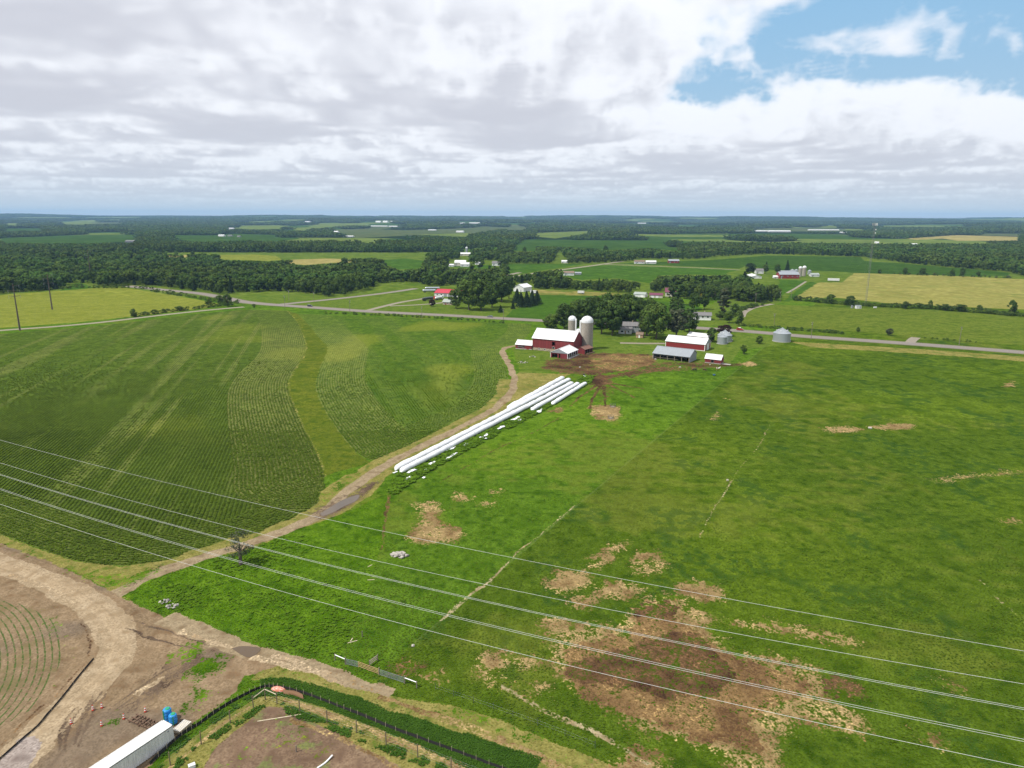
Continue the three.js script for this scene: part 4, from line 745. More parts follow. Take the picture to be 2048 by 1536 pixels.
{ const [t] = front('farmhouse', 'white two storey farmhouse half hidden by the farm trees', 'house', 1237, 667.2, 1275, 668.6);
  gable(t, { L: 9, D: 6, eave: 3.1, rise: 1.4, wall: MT.whiteWall, roof: MT.shingle, over: 0.5 }); win(t, 2.4, 1.7, 1.8, 1.3); win(t, 6.8, 1.7, 1.2, 1.3); door(t, 4.7, 1, 2.1, MT.tanWall, 0, 0.1);
  const m = new THREE.Group(); m.name = 'main_house'; m.position.set(2.5, 0, -6.1); t.add(m); gable(m, { L: 11, D: 8, eave: 4.9, rise: 2.2, wall: MT.greyWall, roof: MT.shingle, over: 0.5 }); for (const x of [2, 5.4, 9]) win(m, x, 4.0, 1.1, 1.3); part('chimney', bx(0.7, 2, 0.7, 6.5, 7.2, -4), MT.stone, m); }
{ const [t] = front('garage', 'pale roofed garage between the farmhouse and tall maple', 'garage', 1278, 661.5, 1293, 662.4); gable(t, { L: 6, D: 7, eave: 2.6, rise: 1.6, wall: MT.whiteWall, roof: MT.brownShingle }); part('overhead_door', bx(3, 2.1, 0.08, 3, 1.05, 0.05), MT.trim, t); }
{ const [t] = front('garden_shed', 'tiny tan garden shed with brown roof and white door', 'shed', 1272, 675.2, 1285.5, 676.2); gable(t, { L: 4.6, D: 3.4, eave: 2.3, rise: 1.4, wall: MT.tanWall, roof: MT.brownShingle, over: 0.35 }); door(t, 2.2, 0.9, 1.9, MT.trim); }

// ---------- neighbours beyond the road ----------
{ const [t] = front('workshop', 'white workshop with bright red roof beside the tanker trailers', 'workshop', 869, 592.4, 925, 594.5);
  gable(t, { L: 29, D: 19, eave: 3.6, rise: 3.0, wall: MT.whiteWall, roof: MT.redRoof, over: 0.5 }); for (const x of [3, 7.5]) win(t, x, 1.9, 1.4, 1.2); for (const x of [12, 16.5, 21]) part('overhead_door', bx(3.2, 2.8, 0.08, x, 1.4, 0.05), MT.greyWall, t); }
{ const [t] = front('stone_cottage', 'small stone cottage with grey green roof before the workshop', 'cottage', 885.5, 609.2, 906, 610.2); gable(t, { L: 9.6, D: 7.5, eave: 2.6, rise: 2.4, wall: MT.stone, roof: MT.greenRoof, over: 0.5 }); for (const x of [1.6, 4.8, 7.8]) win(t, x, 1.4, 1.2, 1.0); door(t, 3.2, 0.9, 2, MT.redMetal); }
{ const [t] = front('white_barn', 'white gable barn with pale roof behind the dark pines', 'barn', 1027, 582.6, 1050.4, 584.2); gable(t, { L: 13, D: 17, eave: 4.8, rise: 3.0, wall: MT.whiteWall, ends: MT.whiteWall, roof: MT.whiteRoof, ridge: 'z', over: 0.6 }); door(t, 9.5, 1, 2.1, MT.greyWall); part('overhead_door', bx(3.6, 3.2, 0.08, 4.5, 1.6, 0.05), MT.trim, t); }
function boxTrailer(label, ax, ay, bx_, by, h = 2.7, group) {
  const [t, L] = front('box_trailer', label, 'trailer', ax, ay, bx_, by, group);
  part('box', bx(L, h, 2.5, L / 2, 1.1 + h / 2, -1.25), MT.whiteWall, t); part('rear_door', bx(0.06, h - 0.2, 2.3, L + 0.04, 1.1 + h / 2, -1.25), MT.greyWall, t); part('chassis', bx(L * 0.9, 0.25, 1.2, L / 2, 0.92, -1.25), MT.steel, t);
  for (const x of [0.72, 0.86]) for (const z of [-0.25, -2.25]) part('wheel', new THREE.CylinderGeometry(0.5, 0.5, 0.35, 14).rotateX(Math.PI / 2).translate(L * x, 0.5, z), MT.rubber, t); part('landing_leg', bx(0.15, 0.9, 1.6, L * 0.15, 0.45, -1.25), MT.steel, t); return t;
}
boxTrailer('short white box trailer beside the white gable barn', 1060, 588, 1072, 588.4); boxTrailer('small white trailer on grass strip before the hedgerow', 1155, 588, 1168, 588.4, 2.2); boxTrailer('long white box trailer at the right end of the far farm', 1655, 562.6, 1678.5, 563.4);
function tanker(label, ax, ay, bx_, by, m, cab) {
  const [t, L] = front('tanker_trailer', label, 'tanker', ax, ay, bx_, by); const L0 = cab ? L * 0.74 : L;
  part('tank', new THREE.CapsuleGeometry(1.15, L0 - 2.3, 6, 18).rotateZ(Math.PI / 2).translate(L0 / 2, 2.25, -1.2), m, t); part('chassis', bx(L0 * 0.92, 0.25, 1.1, L0 / 2, 1.0, -1.2), MT.steel, t); part('walkway', bx(L0 * 0.7, 0.06, 0.5, L0 / 2, 3.45, -1.2), MT.galv, t);
  for (const x of [0.1, 0.19, 0.86]) for (const z of [-0.2, -2.2]) part('wheel', new THREE.CylinderGeometry(0.52, 0.52, 0.35, 14).rotateX(Math.PI / 2).translate(L0 * x + 0.4, 0.52, z), MT.rubber, t);
  if (cab) { const c = part('cab', join(bx(1.9, 2.6, 2.4, L - 2.6, 2.1, -1.2), bx(1.6, 1.3, 2.0, L - 0.9, 1.45, -1.2)), cab, t); part('windscreen', bx(0.06, 0.9, 2.0, L - 1.6, 2.7, -1.2), MT.glass, c); part('side_window', bx(0.9, 0.7, 0.06, L - 2.3, 2.7, 0.02), MT.glass, c); for (const z of [-0.2, -2.2]) part('wheel', new THREE.CylinderGeometry(0.52, 0.52, 0.35, 14).rotateX(Math.PI / 2).translate(L - 0.9, 0.52, z), MT.rubber, t); }
}
const silver = mat('polished_tank_steel', new THREE.Color().setRGB(0.5, 0.53, 0.56), 0.3, { metalness: 0.6 }), tankBlack = mat('dark_tank_paint', new THREE.Color().setRGB(0.05, 0.055, 0.06), 0.4), cabWhite = mat('white_cab_paint', new THREE.Color().setRGB(0.75, 0.75, 0.75), 0.35), cabRed = mat('red_cab_paint', new THREE.Color().setRGB(0.4, 0.02, 0.03), 0.35);
tanker('silver tanker trailer parked left of the red roofed workshop', 845, 585.4, 872, 585.0, silver); tanker('second silver tanker parked behind the first tanker', 850, 580.4, 880, 580.0, silver); tanker('dark tanker truck with red cab on the gravel yard', 846.5, 602.6, 876, 599.0, tankBlack, cabRed); tanker('white cab tanker truck before the workshop doors', 873, 600.8, 888, 598.0, cabWhite, cabWhite);
{ const [t] = front('machine_shed', 'pale grey roofed shed at the edge of far trees', 'shed', 1267, 593.8, 1288, 595); gable(t, { L: 12, D: 9, eave: 3.0, rise: 1.8, wall: MT.whiteWall, roof: MT.greenRoof, over: 0.4 }); part('overhead_door', bx(3, 2.5, 0.08, 9, 1.25, 0.05), MT.trim, t); }
{ const [t] = front('long_garage', 'low building with maroon roof beyond the farm trees', 'garage', 1299, 595.4, 1323, 596); gable(t, { L: 13, D: 9, eave: 2.7, rise: 1.8, wall: MT.creamWall, roof: MT.purpleRoof, over: 0.4 }); for (const x of [3, 7.5]) part('overhead_door', bx(2.6, 2.1, 0.08, x, 1.05, 0.05), MT.trim, t); }
{ const [t] = front('maroon_house', 'house with steep maroon roof among tall trees', 'house', 1330, 592.8, 1352, 593.4); gable(t, { L: 12, D: 10, eave: 4.6, rise: 3.8, wall: MT.creamWall, roof: MT.purpleRoof, over: 0.5 }); for (const x of [2, 5.5, 9.5]) win(t, x, 2.6, 1.1, 1.4); }
// far farms: [name, label, category, x0, x1, base y, height px, wall, roof, depth m, side of ridge]
const W = MT.whiteWall, R = MT.redMetal, WR = MT.whiteRoof, GR = MT.greyRoof;
function far(name, label, cat, x0, x1, y, hp, wall, roof, D, ridge) {
  const s = mpp((x0 + x1) / 2, y), L = (x1 - x0) * s, h = hp * s, [t] = front(name, label, cat, x0, y, x1, y + 0.15);
  gable(t, { L, D: D || Math.min(22, L * 0.55), eave: h * 0.62, rise: h * 0.38, wall, roof, over: 0.4, ridge });
  const n = Math.max(1, Math.min(5, Math.round(L / 7))); for (let i = 0; i < n; i++) win(t, L * (i + 0.5) / n + 0.8, h * 0.36, Math.min(1.4, L * 0.08), Math.min(1.2, h * 0.2)); door(t, L * 0.5 / n * 0.6 + 0.5, Math.min(1.6, L * 0.15), h * 0.42, MT.greyWall); return t;
}
far('far_farmhouse', 'white two storey house with grey roof at far right farm', 'house', 1511.5, 1526.5, 547.5, 10, W, MT.shingle, 9);
far('far_shed', 'wide white shed in front of the far white house', 'shed', 1503.5, 1523, 557.2, 7, W, WR, 26, 'z');
far('far_red_barn', 'long red barn with grey roof at the far two silo farm', 'barn', 1559, 1598, 557.2, 13, R, GR, 14);
far('far_shed', 'grey roofed machine shed right of the twin silos', 'shed', 1622, 1638, 553.2, 6.5, W, MT.greenRoof, 10);
far('far_shed', 'grey shed behind the long red far barn', 'shed', 1563, 1592, 547.2, 5.5, MT.greyWall, GR, 10);
far('far_shed', 'small white shed between far house and long red barn', 'shed', 1547, 1556, 556.4, 5, W, WR, 8);
silo('far_silo', 'left one of the two white domed silos at the far red barn', 1599.3, 553.2, 2.3, 11.8, { hoops: 0 }); silo('far_silo', 'right one of the two white domed silos at the far red barn', 1607.4, 552.2, 2.6, 11.8, { hoops: 0 });
bin('grey bin at the right side of the far twin silos', 1618.5, 548.5, 2.6, 4.6, 1.4, false); bin('left grey bin behind the far long red barn', 1584, 546.5, 2.6, 4.4, 1.4, false); bin('right grey bin behind the far long red barn', 1592, 546.8, 2.6, 4.4, 1.4, false);
far('gambrel_barn', 'tall white roofed barn at the cluttered mid distance farm', 'barn', 909, 931, 532, 11, MT.creamWall, WR, 16); far('far_shed', 'white shed right before the white roofed barn', 'shed', 921, 938, 533.4, 8, W, WR, 12); far('far_shed', 'low white shed left end of the cluttered farm', 'shed', 897, 907, 533.2, 5, W, WR, 8);
far('far_shed', 'white shed half hidden behind round tree at cluttered farm', 'shed', 950, 960, 529.5, 6.5, W, WR, 10); far('far_farmhouse', 'white house with grey roof right of the cluttered farm', 'house', 984, 1000, 531.6, 9, W, MT.shingle, 9); far('far_barn', 'long pale roofed barn beside the lone far silo', 'barn', 920.5, 940.6, 511.5, 6, MT.creamWall, WR, 16);
silo('far_silo', 'lone pale silo behind the long pale roofed barn', 933.5, 507, 2.6, 12, { wall: MT.galv, hoops: 0 });
far('far_garage', 'small white garage before the far tree belt', 'garage', 1123, 1135, 526.2, 5.5, W, WR, 8); far('far_house', 'low house with tan roof by the far lane junction', 'house', 1269, 1289, 527.6, 7, W, MT.brownShingle, 9); far('far_shed', 'white shed between tan roofed house and far red barn', 'shed', 1292, 1312, 527.4, 6, W, WR, 9);
far('far_red_barn', 'small dark red barn alone at the far green field', 'barn', 1337, 1358, 526, 7, R, GR, 12); far('far_house', 'white house with brown roof in the triangular green field', 'house', 1127, 1148, 551, 8.5, W, MT.brownShingle, 10); far('far_shed', 'grey shed beside the white house in triangular field', 'shed', 1150, 1162, 549.4, 5, MT.greyWall, GR, 8);
const FARB = [[229, 247.5, 443.2, 2, 'long white barn roof far off at left below the horizon'], [436, 449, 473, 3.6, 'white far barn left of two smaller ones'], [455, 465, 472.6, 2.8, 'dark far barn between two white ones'], [474, 481.5, 474, 2.8, 'small white far barn right of a dark one'], [250, 270, 484.5, 4, 'long dark roofed barn at the edge of left far field'], [446, 468, 458.4, 2.6, 'pale far farm among trees at left'],
  [741, 775, 453.2, 1.9, 'left half of long white far poultry barns'], [777, 807, 453.6, 1.9, 'right half of long white far poultry barns'], [751, 764, 445, 3, 'left white far dairy building on the ridge'], [765, 778, 445.2, 3.4, 'middle white far dairy building on the ridge'], [779, 789.5, 445, 2.6, 'right white far dairy building on the ridge'], [909.5, 930, 447, 1.8, 'low pale far building right of poultry barns'], [938, 959.5, 447.4, 2.4, 'white far building beside low pale one'],
  [912, 927, 465, 3.4, 'white far shed in the grey green open field'], [856, 872, 461, 2, 'tiny pale far farm left of white far shed'], [667, 677, 466, 4, 'white far barn beside small distant silo'], [687, 706, 474, 2.6, 'long white roof at the edge of yellow far field'], [1501, 1536, 463.2, 2.6, 'left part of long white far greenhouse row'], [1538, 1581, 464.2, 3.4, 'right part of long white far greenhouse row'], [1618, 1678, 461, 2.2, 'long grey far barn below pale hill field'],
  [1680, 1695, 466, 2.2, 'white far shed right of the long grey far barn'], [1050, 1061, 456, 3, 'white far farm on the hill at middle'], [1749, 1757, 487, 3.6, 'white house deep inside the right far woods'], [1821, 1833, 490, 3, 'pale house in clearing of right far woods'], [1122, 1136, 452.5, 2.4, 'tan far house on the pale hill'], [1784, 1800, 476, 2.4, 'pale far shed left of the tan far field'], [577, 592, 444.5, 1.6, 'pale far shed row under the horizon'], [604, 632, 444.6, 1.8, 'second pale far shed row under the horizon'], [56, 68, 444.9, 1.6, 'tiny white far roof at extreme left'], [1276, 1292, 447.5, 1.8, 'tiny white far roof in the blue distance']];
for (const [a, b, y, h, l] of FARB) far('far_barn', l, 'barn', a, b, y, h, /dark/.test(l) ? MT.greyWall : W, /dark/.test(l) ? MT.shingle : WR);
// ---------- trees ----------
class Leaves {
  constructor() { this.p = []; this.n = []; this.c = []; this.i = []; }
  leaf(x, y, z, nx, ny, nz, s, col) {                // a leaf spray: a bent diamond facing roughly along its normal
    const N = new THREE.Vector3(nx, ny, nz).normalize(), g = new THREE.Vector3(rnd() - 0.5, rnd() - 0.5, rnd() - 0.5).normalize(), F = N.clone().multiplyScalar(1.1).add(g.clone().multiplyScalar(0.75)).normalize();
    const U = new THREE.Vector3(rnd() - 0.5, rnd() - 0.5, rnd() - 0.5).cross(F).normalize(), V = F.clone().cross(U), k = this.p.length / 3, w = s * rr(0.45, 0.75);
    for (const [a, b] of [[-s, 0], [0, -w], [s, 0], [0, w]]) { const d = -0.18 * Math.abs(a); this.p.push(x + U.x * a + V.x * b + F.x * d, y + U.y * a + V.y * b + F.y * d, z + U.z * a + V.z * b + F.z * d); const M = N.clone().multiplyScalar(0.75).add(F.clone().multiplyScalar(0.6)).normalize(); this.n.push(M.x, M.y, M.z); this.c.push(...col); }
    this.i.push(k, k + 1, k + 2, k, k + 2, k + 3);
  }
  build() { const g = new THREE.BufferGeometry(); g.setAttribute('position', new THREE.Float32BufferAttribute(this.p, 3)); g.setAttribute('normal', new THREE.Float32BufferAttribute(this.n, 3)); g.setAttribute('color', new THREE.Float32BufferAttribute(this.c, 3)); g.setIndex(this.i); return g; }
}
const tint = (v) => { const a = rr(0.72, 1.22) * v; return [a * rr(0.9, 1.15), a, a * rr(0.8, 1.1)]; };
// broadleaf crown in a tree 16 m tall: clumps on limbs, with gaps
function crown(seed, clumps, per, size, wide = 6.2, low = 3.2, top = 16, gap = 0.25) {
  reseed(seed); const L = new Leaves(), mid = (low + top) / 2, half = (top - low) / 2;
  for (let c = 0; c < clumps; c++) {
    const u = rr(-0.92, 1), a = c * 2.39996 + rr(-0.5, 0.5), ring = Math.sqrt(Math.max(0, 1 - Math.pow(Math.abs(u), 2.2))) * (u < 0 ? 0.94 : 1), q = c % 4 === 0 ? rr(0.15, 0.55) : rr(0.62, 0.95);
    const cr = rr(1.25, 2.1) * (wide / 6.2), cx = Math.cos(a) * ring * q * (wide - cr * 0.5), cz = Math.sin(a) * ring * q * (wide - cr * 0.5), cy = mid + u * (half - cr * 0.5), tone = rr(0.82, 1.18);
    for (let k = 0; k < per; k++) {
      const e = rr(-1, 1), f = rr(0, 6.283), w = Math.sqrt(1 - e * e), r = cr * (0.55 + 0.5 * Math.sqrt(rnd())), dx = w * Math.cos(f), dy = e * 0.8, dz = w * Math.sin(f);
      const x = cx + dx * r, y = cy + dy * r, z = cz + dz * r, nx = dx * 0.7 + x / wide * 0.6, ny = dy * 0.7 + (y - mid) / half * 0.55 + 0.2, nz = dz * 0.7 + z / wide * 0.6;
      L.leaf(x, y, z, nx, ny, nz, size * rr(0.7, 1.25), tint(tone));
    }
  }
  return L.build();
}
function conifer(seed, per, size, wide = 3.2) {
  reseed(seed); const L = new Leaves();
  for (let k = 0; k < per; k++) {
    const t = Math.pow(rnd(), 0.75), y = 16 - t * 14.8, lay = 0.78 + 0.22 * Math.cos(y * 4.2), rad = wide * (0.05 + t) * lay * rr(0.55, 1.05), a = rr(0, 6.283);
    L.leaf(Math.cos(a) * rad, y - rad * 0.16, Math.sin(a) * rad, Math.cos(a), 0.45, Math.sin(a), size * rr(0.6, 1.2), tint(1));
  }
  return L.build();
}
function trunkGeo(seed, low = 3.2, r = 0.34, limbs = 5) {
  reseed(seed); const g = [bar([0, -0.3, 0], [rr(-0.2, 0.2), low + 3, rr(-0.2, 0.2)], r * 1.15, r * 0.62, 8), bar([0, low + 2.8, 0], [rr(-0.5, 0.5), 12, rr(-0.5, 0.5)], r * 0.62, 0.06, 6)];
  for (let i = 0; i < limbs; i++) { const a = i * 2.4 + rr(0, 1), y = low + rr(-0.3, 2.8); g.push(bar([0, y, 0], [Math.cos(a) * rr(2, 3.6), y + rr(2, 4), Math.sin(a) * rr(2, 3.6)], r * 0.42, 0.05, 5)); }
  return mergeGeometries(g);
}
const leafMat = (name, r, g, b, tr = 0.25) => new THREE.MeshPhysicalMaterial({ name, color: new THREE.Color().setRGB(r, g, b).multiplyScalar(r === 1 ? 1 : 0.9), roughness: 1, vertexColors: true, side: THREE.DoubleSide, transmission: tr, thickness: 0, specularIntensity: 0.05 });
const LEAF = { mid: leafMat('leaves_mid_green', 0.094, 0.152, 0.032), dark: leafMat('leaves_dark_green', 0.068, 0.117, 0.029), light: leafMat('leaves_light_green', 0.115, 0.17, 0.036), pine: leafMat('needles', 0.030, 0.055, 0.022), red: leafMat('leaves_dark_red', 0.045, 0.026, 0.024), grey: leafMat('leaves_grey_green', 0.095, 0.115, 0.065), gold: leafMat('leaves_golden', 0.20, 0.19, 0.04) };
const bark = mat('bark', new THREE.Color().setRGB(0.10, 0.08, 0.06), 0.95);
const BROAD = [crown(11, 44, 44, 0.62, 6.2, 1.8), crown(12, 40, 46, 0.66, 5.8, 1.4), crown(13, 50, 40, 0.60, 6.8, 2.0), crown(14, 36, 46, 0.62, 5.4, 2.2), crown(15, 46, 44, 0.6, 6.0, 1.4)];
const NARROW = crown(21, 30, 40, 0.55, 3.3, 1.6), SPARSE = crown(22, 26, 34, 0.30, 4.6, 3.2), CON = conifer(31, 1300, 0.62), CONW = conifer(32, 1500, 0.66, 4.6), BUSH = [crown(41, 16, 34, 0.85, 8.4, -0.6, 13), crown(42, 12, 36, 0.9, 7.4, -0.6, 14), crown(43, 20, 30, 0.8, 10, -0.6, 11)];
const TRUNK = [trunkGeo(51), trunkGeo(52, 2.6, 0.3), trunkGeo(53, 4, 0.38)], TRUNKC = bar([0, -0.3, 0], [0, 14.5, 0], 0.28, 0.04, 6), TRUNKS = trunkGeo(54, 4.5, 0.5, 7);
let treeCount = 0;
function tree(kind, label, px, py, h, w, leaf, group, at) {       // h: height m, w: crown width m (16 m and 12 m nominal)
  const p = at || pix(px, py), k = treeCount++; reseed(900 + k * 13);
  const conif = kind === 'conifer' || kind === 'spruce', geo = kind === 'conifer' ? CON : kind === 'spruce' ? CONW : kind === 'poplar' ? NARROW : kind === 'sparse' ? SPARSE : BROAD[k % 5];
  const nw = kind === 'conifer' ? 6.4 : kind === 'spruce' ? 9.2 : kind === 'poplar' ? 6.6 : kind === 'sparse' ? 8.8 : 12.4;
  const t = thing(conif ? 'conifer_tree' : kind === 'poplar' ? 'poplar_tree' : 'broadleaf_tree', label, 'tree', p.x, groundH(p.x, p.z), p.z, rr(0, 6.283), group);
  t.scale.set(w / nw, h / 16, w / nw);
  part('trunk', conif ? TRUNKC : kind === 'sparse' ? TRUNKS : TRUNK[k % 3], bark, t); part('crown', geo, LEAF[leaf], t); return t;
}
const mh = (x, y, hp) => hp * mpp(x, y) * 1.02;
const TREES = [];                                   // pixel base, crown top in pixels above it, width in pixels
const T2 = (kind, label, x, y, hp, wp, leaf, group) => { tree(kind, label, x, y, mh(x, y, hp), wp * mpp(x, y), leaf, group); };
// farm grove
const gv1 = 'tall trees around the farmhouse', lv1 = 'tall broadleaf tree in the dark grove around the farmhouse';
for (const [x, y, h, w, l, nm] of [[1112, 668, 40, 36, 'mid'], [1128, 664, 56, 40, 'dark'], [1150, 661, 58, 42, 'mid'], [1176, 658, 62, 46, 'dark'], [1203, 668, 66, 48, 'dark'], [1214, 655, 66, 50, 'dark'], [1238, 652, 64, 46, 'mid'], [1258, 650, 60, 44, 'dark'], [1160, 650, 50, 40, 'dark'], [1190, 645, 52, 42, 'dark'], [1228, 642, 50, 44, 'dark'], [1100, 662, 34, 30, 'mid'], [1270, 645, 50, 40, 'dark'], [1352, 640, 44, 38, 'dark'], [1300, 640, 44, 36, 'mid'], [1142, 672, 34, 34, 'mid'], [1225, 660, 60, 48, 'mid'], [1286, 655, 56, 44, 'dark'], [1224, 671, 64, 52, 'dark'], [1250, 655, 64, 56, 'dark'], [1256, 657, 58, 46, 'mid'], [1292, 671, 58, 40, 'mid']].sort((a, b) => a[0] - b[0]).map((q, i) => [...q, (i ? (i + 1) + (i === 1 ? 'nd' : i === 2 ? 'rd' : 'th') + ' tall' : 'leftmost tall') + ' tree from the left in the farmhouse grove'])) T2('broad', nm, x, y, h, w, l, gv1);
T2('broad', 'broad bright green maple standing in front of the red machine shed end', 1312, 678, 70, 62, 'mid'); T2('broad', 'big grey-green tree touching the machine shed roof', 1352, 676, 58, 58, 'grey'); T2('broad', 'dark tree between the bright maple and ranch house', 1378, 664, 46, 44, 'dark'); T2('sparse', 'thin leafless looking tree right of the farmhouse', 1294, 672, 44, 30, 'grey');
T2('broad', 'dark tree left of the grain bins', 1423, 684, 28, 24, 'dark'); T2('broad', 'dark red leaved tree behind the grain bins', 1449, 672, 22, 32, 'red'); T2('broad', 'round small tree nearer the pasture, right of small shed', 1487, 708.5, 19, 18, 'mid'); T2('broad', 'round small tree halfway to the lone grain bin', 1518, 687.5, 16, 18, 'mid');
T2('poplar', 'tall narrow poplar beside maroon roofed house', 1356, 610, 48, 26, 'dark'); T2('poplar', 'tall grey-green poplar right of ranch house', 1446, 632, 56, 28, 'grey'); T2('broad', 'left dark tree behind the ranch house', 1388, 620, 34, 26, 'dark'); T2('broad', 'right dark tree behind the ranch house', 1408, 619, 32, 26, 'dark'); T2('poplar', 'second narrow poplar near maroon roofed house', 1344, 606, 40, 22, 'dark'); T2('broad', 'golden leaved small tree behind the ranch house', 1402, 604, 16, 18, 'gold');
T2('broad', 'leaning tree by the road bend right of ranch house', 1477, 651, 30, 24, 'mid'); T2('broad', 'small tree left of the leaning roadside tree', 1458, 646, 24, 22, 'mid'); T2('broad', 'bushy small tree below the tall grey-green poplar', 1440, 640, 18, 22, 'mid'); T2('broad', 'low tree beside the curving gravel track', 1470, 628, 20, 24, 'dark');
// workshop cluster
const gv2 = 'big trees before the workshop', lv2 = 'big round tree in the cluster right of the workshop';
for (const [x, y, h, w, l, nm] of [[912, 617, 32, 26, 'mid'], [938, 620, 48, 38, 'mid'], [962, 621, 50, 40, 'mid'], [984, 615, 42, 34, 'dark'], [928, 606, 40, 30, 'mid'], [975, 602, 46, 36, 'dark'], [1003, 604, 40, 34, 'dark'], [950, 605, 46, 34, 'dark'], [1018, 598, 36, 26, 'dark']].sort((a, b) => a[0] - b[0]).map((q, i) => [...q, ['leftmost', '2nd', '3rd', '4th', '5th', '6th', '7th', '8th', 'rightmost'][i] + ' big round tree of the cluster right of the workshop'])) T2('broad', nm, x, y, h * 1.2, w * 1.25, l, gv2);
T2('spruce', 'small dark cedar beside the road right of workshop trees', 1001, 625, 15, 13, 'pine'); T2('conifer', 'small spruce right of the roadside cedar', 1026, 618, 18, 11, 'pine');
for (const [x, y, h, nm] of [[1034, 606, 26, 'leftmost'], [1042, 614, 27, 'second'], [1053, 614, 29, 'middle'], [1064, 611, 28, 'fourth'], [1074, 608, 24, 'rightmost']]) T2('spruce', nm + ' dark pine of five before the white gable barn', x, y, h * 1.08, 25, 'pine', 'pines before the white barn');
T2('broad', 'dark red round tree before the tanker trucks', 864, 613, 14, 17, 'red');
// trees at far farms and field edges
for (const [x, y, h, w, l, s] of [[1500, 549, 22, 22, 'pine', 'dark round tree left of the far white house'], [1531, 547, 18, 16, 'mid', 'tree right of the far white house'], [1555, 546, 17, 16, 'dark', 'round tree left of the far red barn'], [1810, 549.5, 14, 12, 'dark', 'second tree along the back edge of the wheat field'], [1759, 547.5, 9, 12, 'dark', 'first round tree along the back edge of the wheat field'], [1845, 551, 15, 13, 'dark', 'third tree along the back edge of the wheat field'], [1904, 552.5, 14, 12, 'dark', 'fourth tree along the back edge of the wheat field'], [1924, 553, 18, 12, 'dark', 'tallest tree along the back edge of the wheat field'], [1956, 554.5, 12, 10, 'dark', 'last tree along the back edge of the wheat field'],
  [1661, 607, 18, 20, 'dark', 'round tree in the hedgerow left of the mast'], [1700, 611, 19, 20, 'dark', 'round tree in the hedgerow just left of the mast'], [1810, 618, 15, 22, 'dark', 'rounded hedgerow tree right of the mast'], [1860, 617, 16, 12, 'mid', 'narrow hedgerow tree before the wheat field'], [1958, 625, 15, 13, 'mid', 'hedgerow tree towards the right edge'], [2022, 631, 30, 24, 'dark', 'tallest hedgerow tree at the right edge'], [1920, 623, 14, 26, 'dark', 'broad hedgerow tree before the wheat field'], [1890, 621, 13, 22, 'dark', 'low broad hedgerow tree before the wheat field'], [1716, 664, 10, 10, 'mid', 'sparse little roadside tree beyond the lone grain bin'], [1778, 671, 14, 17, 'grey', 'round grey-green roadside tree left of the field entrance'],
  [960, 538, 26, 24, 'dark', 'round tree before the cluttered farm'], [1006, 540, 24, 22, 'dark', 'dark tree right of the far white farm house'], [868, 533, 22, 18, 'dark', 'dark tree left end of the cluttered farm'], [1049, 508, 14, 10, 'dark', 'tree at the back of far green field'], [1211, 505, 14, 11, 'dark', 'lone dark tree in the far green field']]) T2('broad', s, x, y, h, w, l);
T2('conifer', 'tall dark spruce behind the far red barn', 1574, 543, 22, 13, 'pine'); T2('conifer', 'pointed spruce beside the far white house', 1532, 542, 18, 11, 'pine'); T2('poplar', 'dark columnar tree below the cluttered farm', 979, 545, 14, 8, 'pine'); T2('poplar', 'second dark columnar tree below the cluttered farm', 990, 548, 16, 8, 'pine');
T2('sparse', 'small thin tree standing alone beside the farm track', 481.5, 1129, 72, 62, 'grey');
// left road trees
for (const [x, y, h, w, s] of [[455, 613, 24, 22, 'round tree by the road junction beyond the left corn field'], [440, 609, 18, 18, 'smaller tree left of the junction tree'], [418, 612, 14, 20, 'bushy tree beside the gravel road near junction'], [268, 634, 16, 16, 'ragged bush-like tree at the bend of the gravel road'], [360, 622, 10, 16, 'low tree in the gravel road hedge'], [508, 616, 8, 9, 'small round tree at the corner of left corn field']]) T2('broad', s, x, y, h, w, 'mid');
// ---------- woods ----------
const avoid = farPolys.map((f) => { const n = f[2], o = []; for (let i = 0; i < n.length; i += 2) o.push([n[i], n[i + 1]]); return o; });
const px2 = (...n) => { const o = []; for (let i = 0; i < n.length; i += 2) o.push([n[i], n[i + 1]]); return o; };
avoid.push(px2(1262, 580, 1294, 580, 1294, 600, 1262, 600), px2(1297, 585, 1326, 585, 1326, 599, 1297, 599), px2(1327, 578, 1356, 576, 1356, 597, 1327, 597), px2(862, 574, 915, 572, 915, 600, 862, 600), px2(1025, 567, 1064, 567, 1064, 588, 1025, 588), px2(842, 576, 880, 576, 880, 590, 842, 590),
  px2(894, 519, 940, 519, 942, 536, 894, 536), px2(918, 494, 942, 494, 942, 514, 918, 514), px2(948, 521, 1003, 521, 1003, 534, 948, 534), px2(1120, 518, 1137, 518, 1137, 529, 1120, 529), px2(1266, 518, 1362, 517, 1362, 530, 1266, 530), px2(1747, 482, 1759, 482, 1759, 489, 1747, 489), px2(1819, 485, 1835, 485, 1835, 492, 1819, 492), px2(248, 479, 272, 479, 272, 486, 248, 486), px2(1500, 528, 1690, 528, 1690, 568, 1500, 568), px2(434, 468, 484, 468, 484, 476, 434, 476),
  px2(-20, 589, 120, 580, 186, 575, 250, 574, 330, 587, 440, 608, 0, 660), px2(470, 585, 560, 585, 640, 598, 695, 592, 770, 565, 838, 566, 830, 576, 600, 612, 470, 605), px2(1066, 580, 1261, 588, 1300, 600, 1100, 640, 1020, 640), px2(1024, 554, 1200, 529, 1245, 523, 1250, 527, 1205, 532, 1024, 558), px2(140, 566, 186, 566, 186, 577, 140, 577));
const roadGap = px2(250, 574, 300, 577, 400, 588, 450, 598, 490, 606, 490, 600, 440, 590, 400, 583, 300, 572, 250, 569); avoid.push(roadGap);
for (const [a, b, y, h] of FARB) avoid.push(px2(a - 1, y - h - 0.6, b + 1, y - h - 0.6, b + 1, y + 0.6, a - 1, y + 0.6));
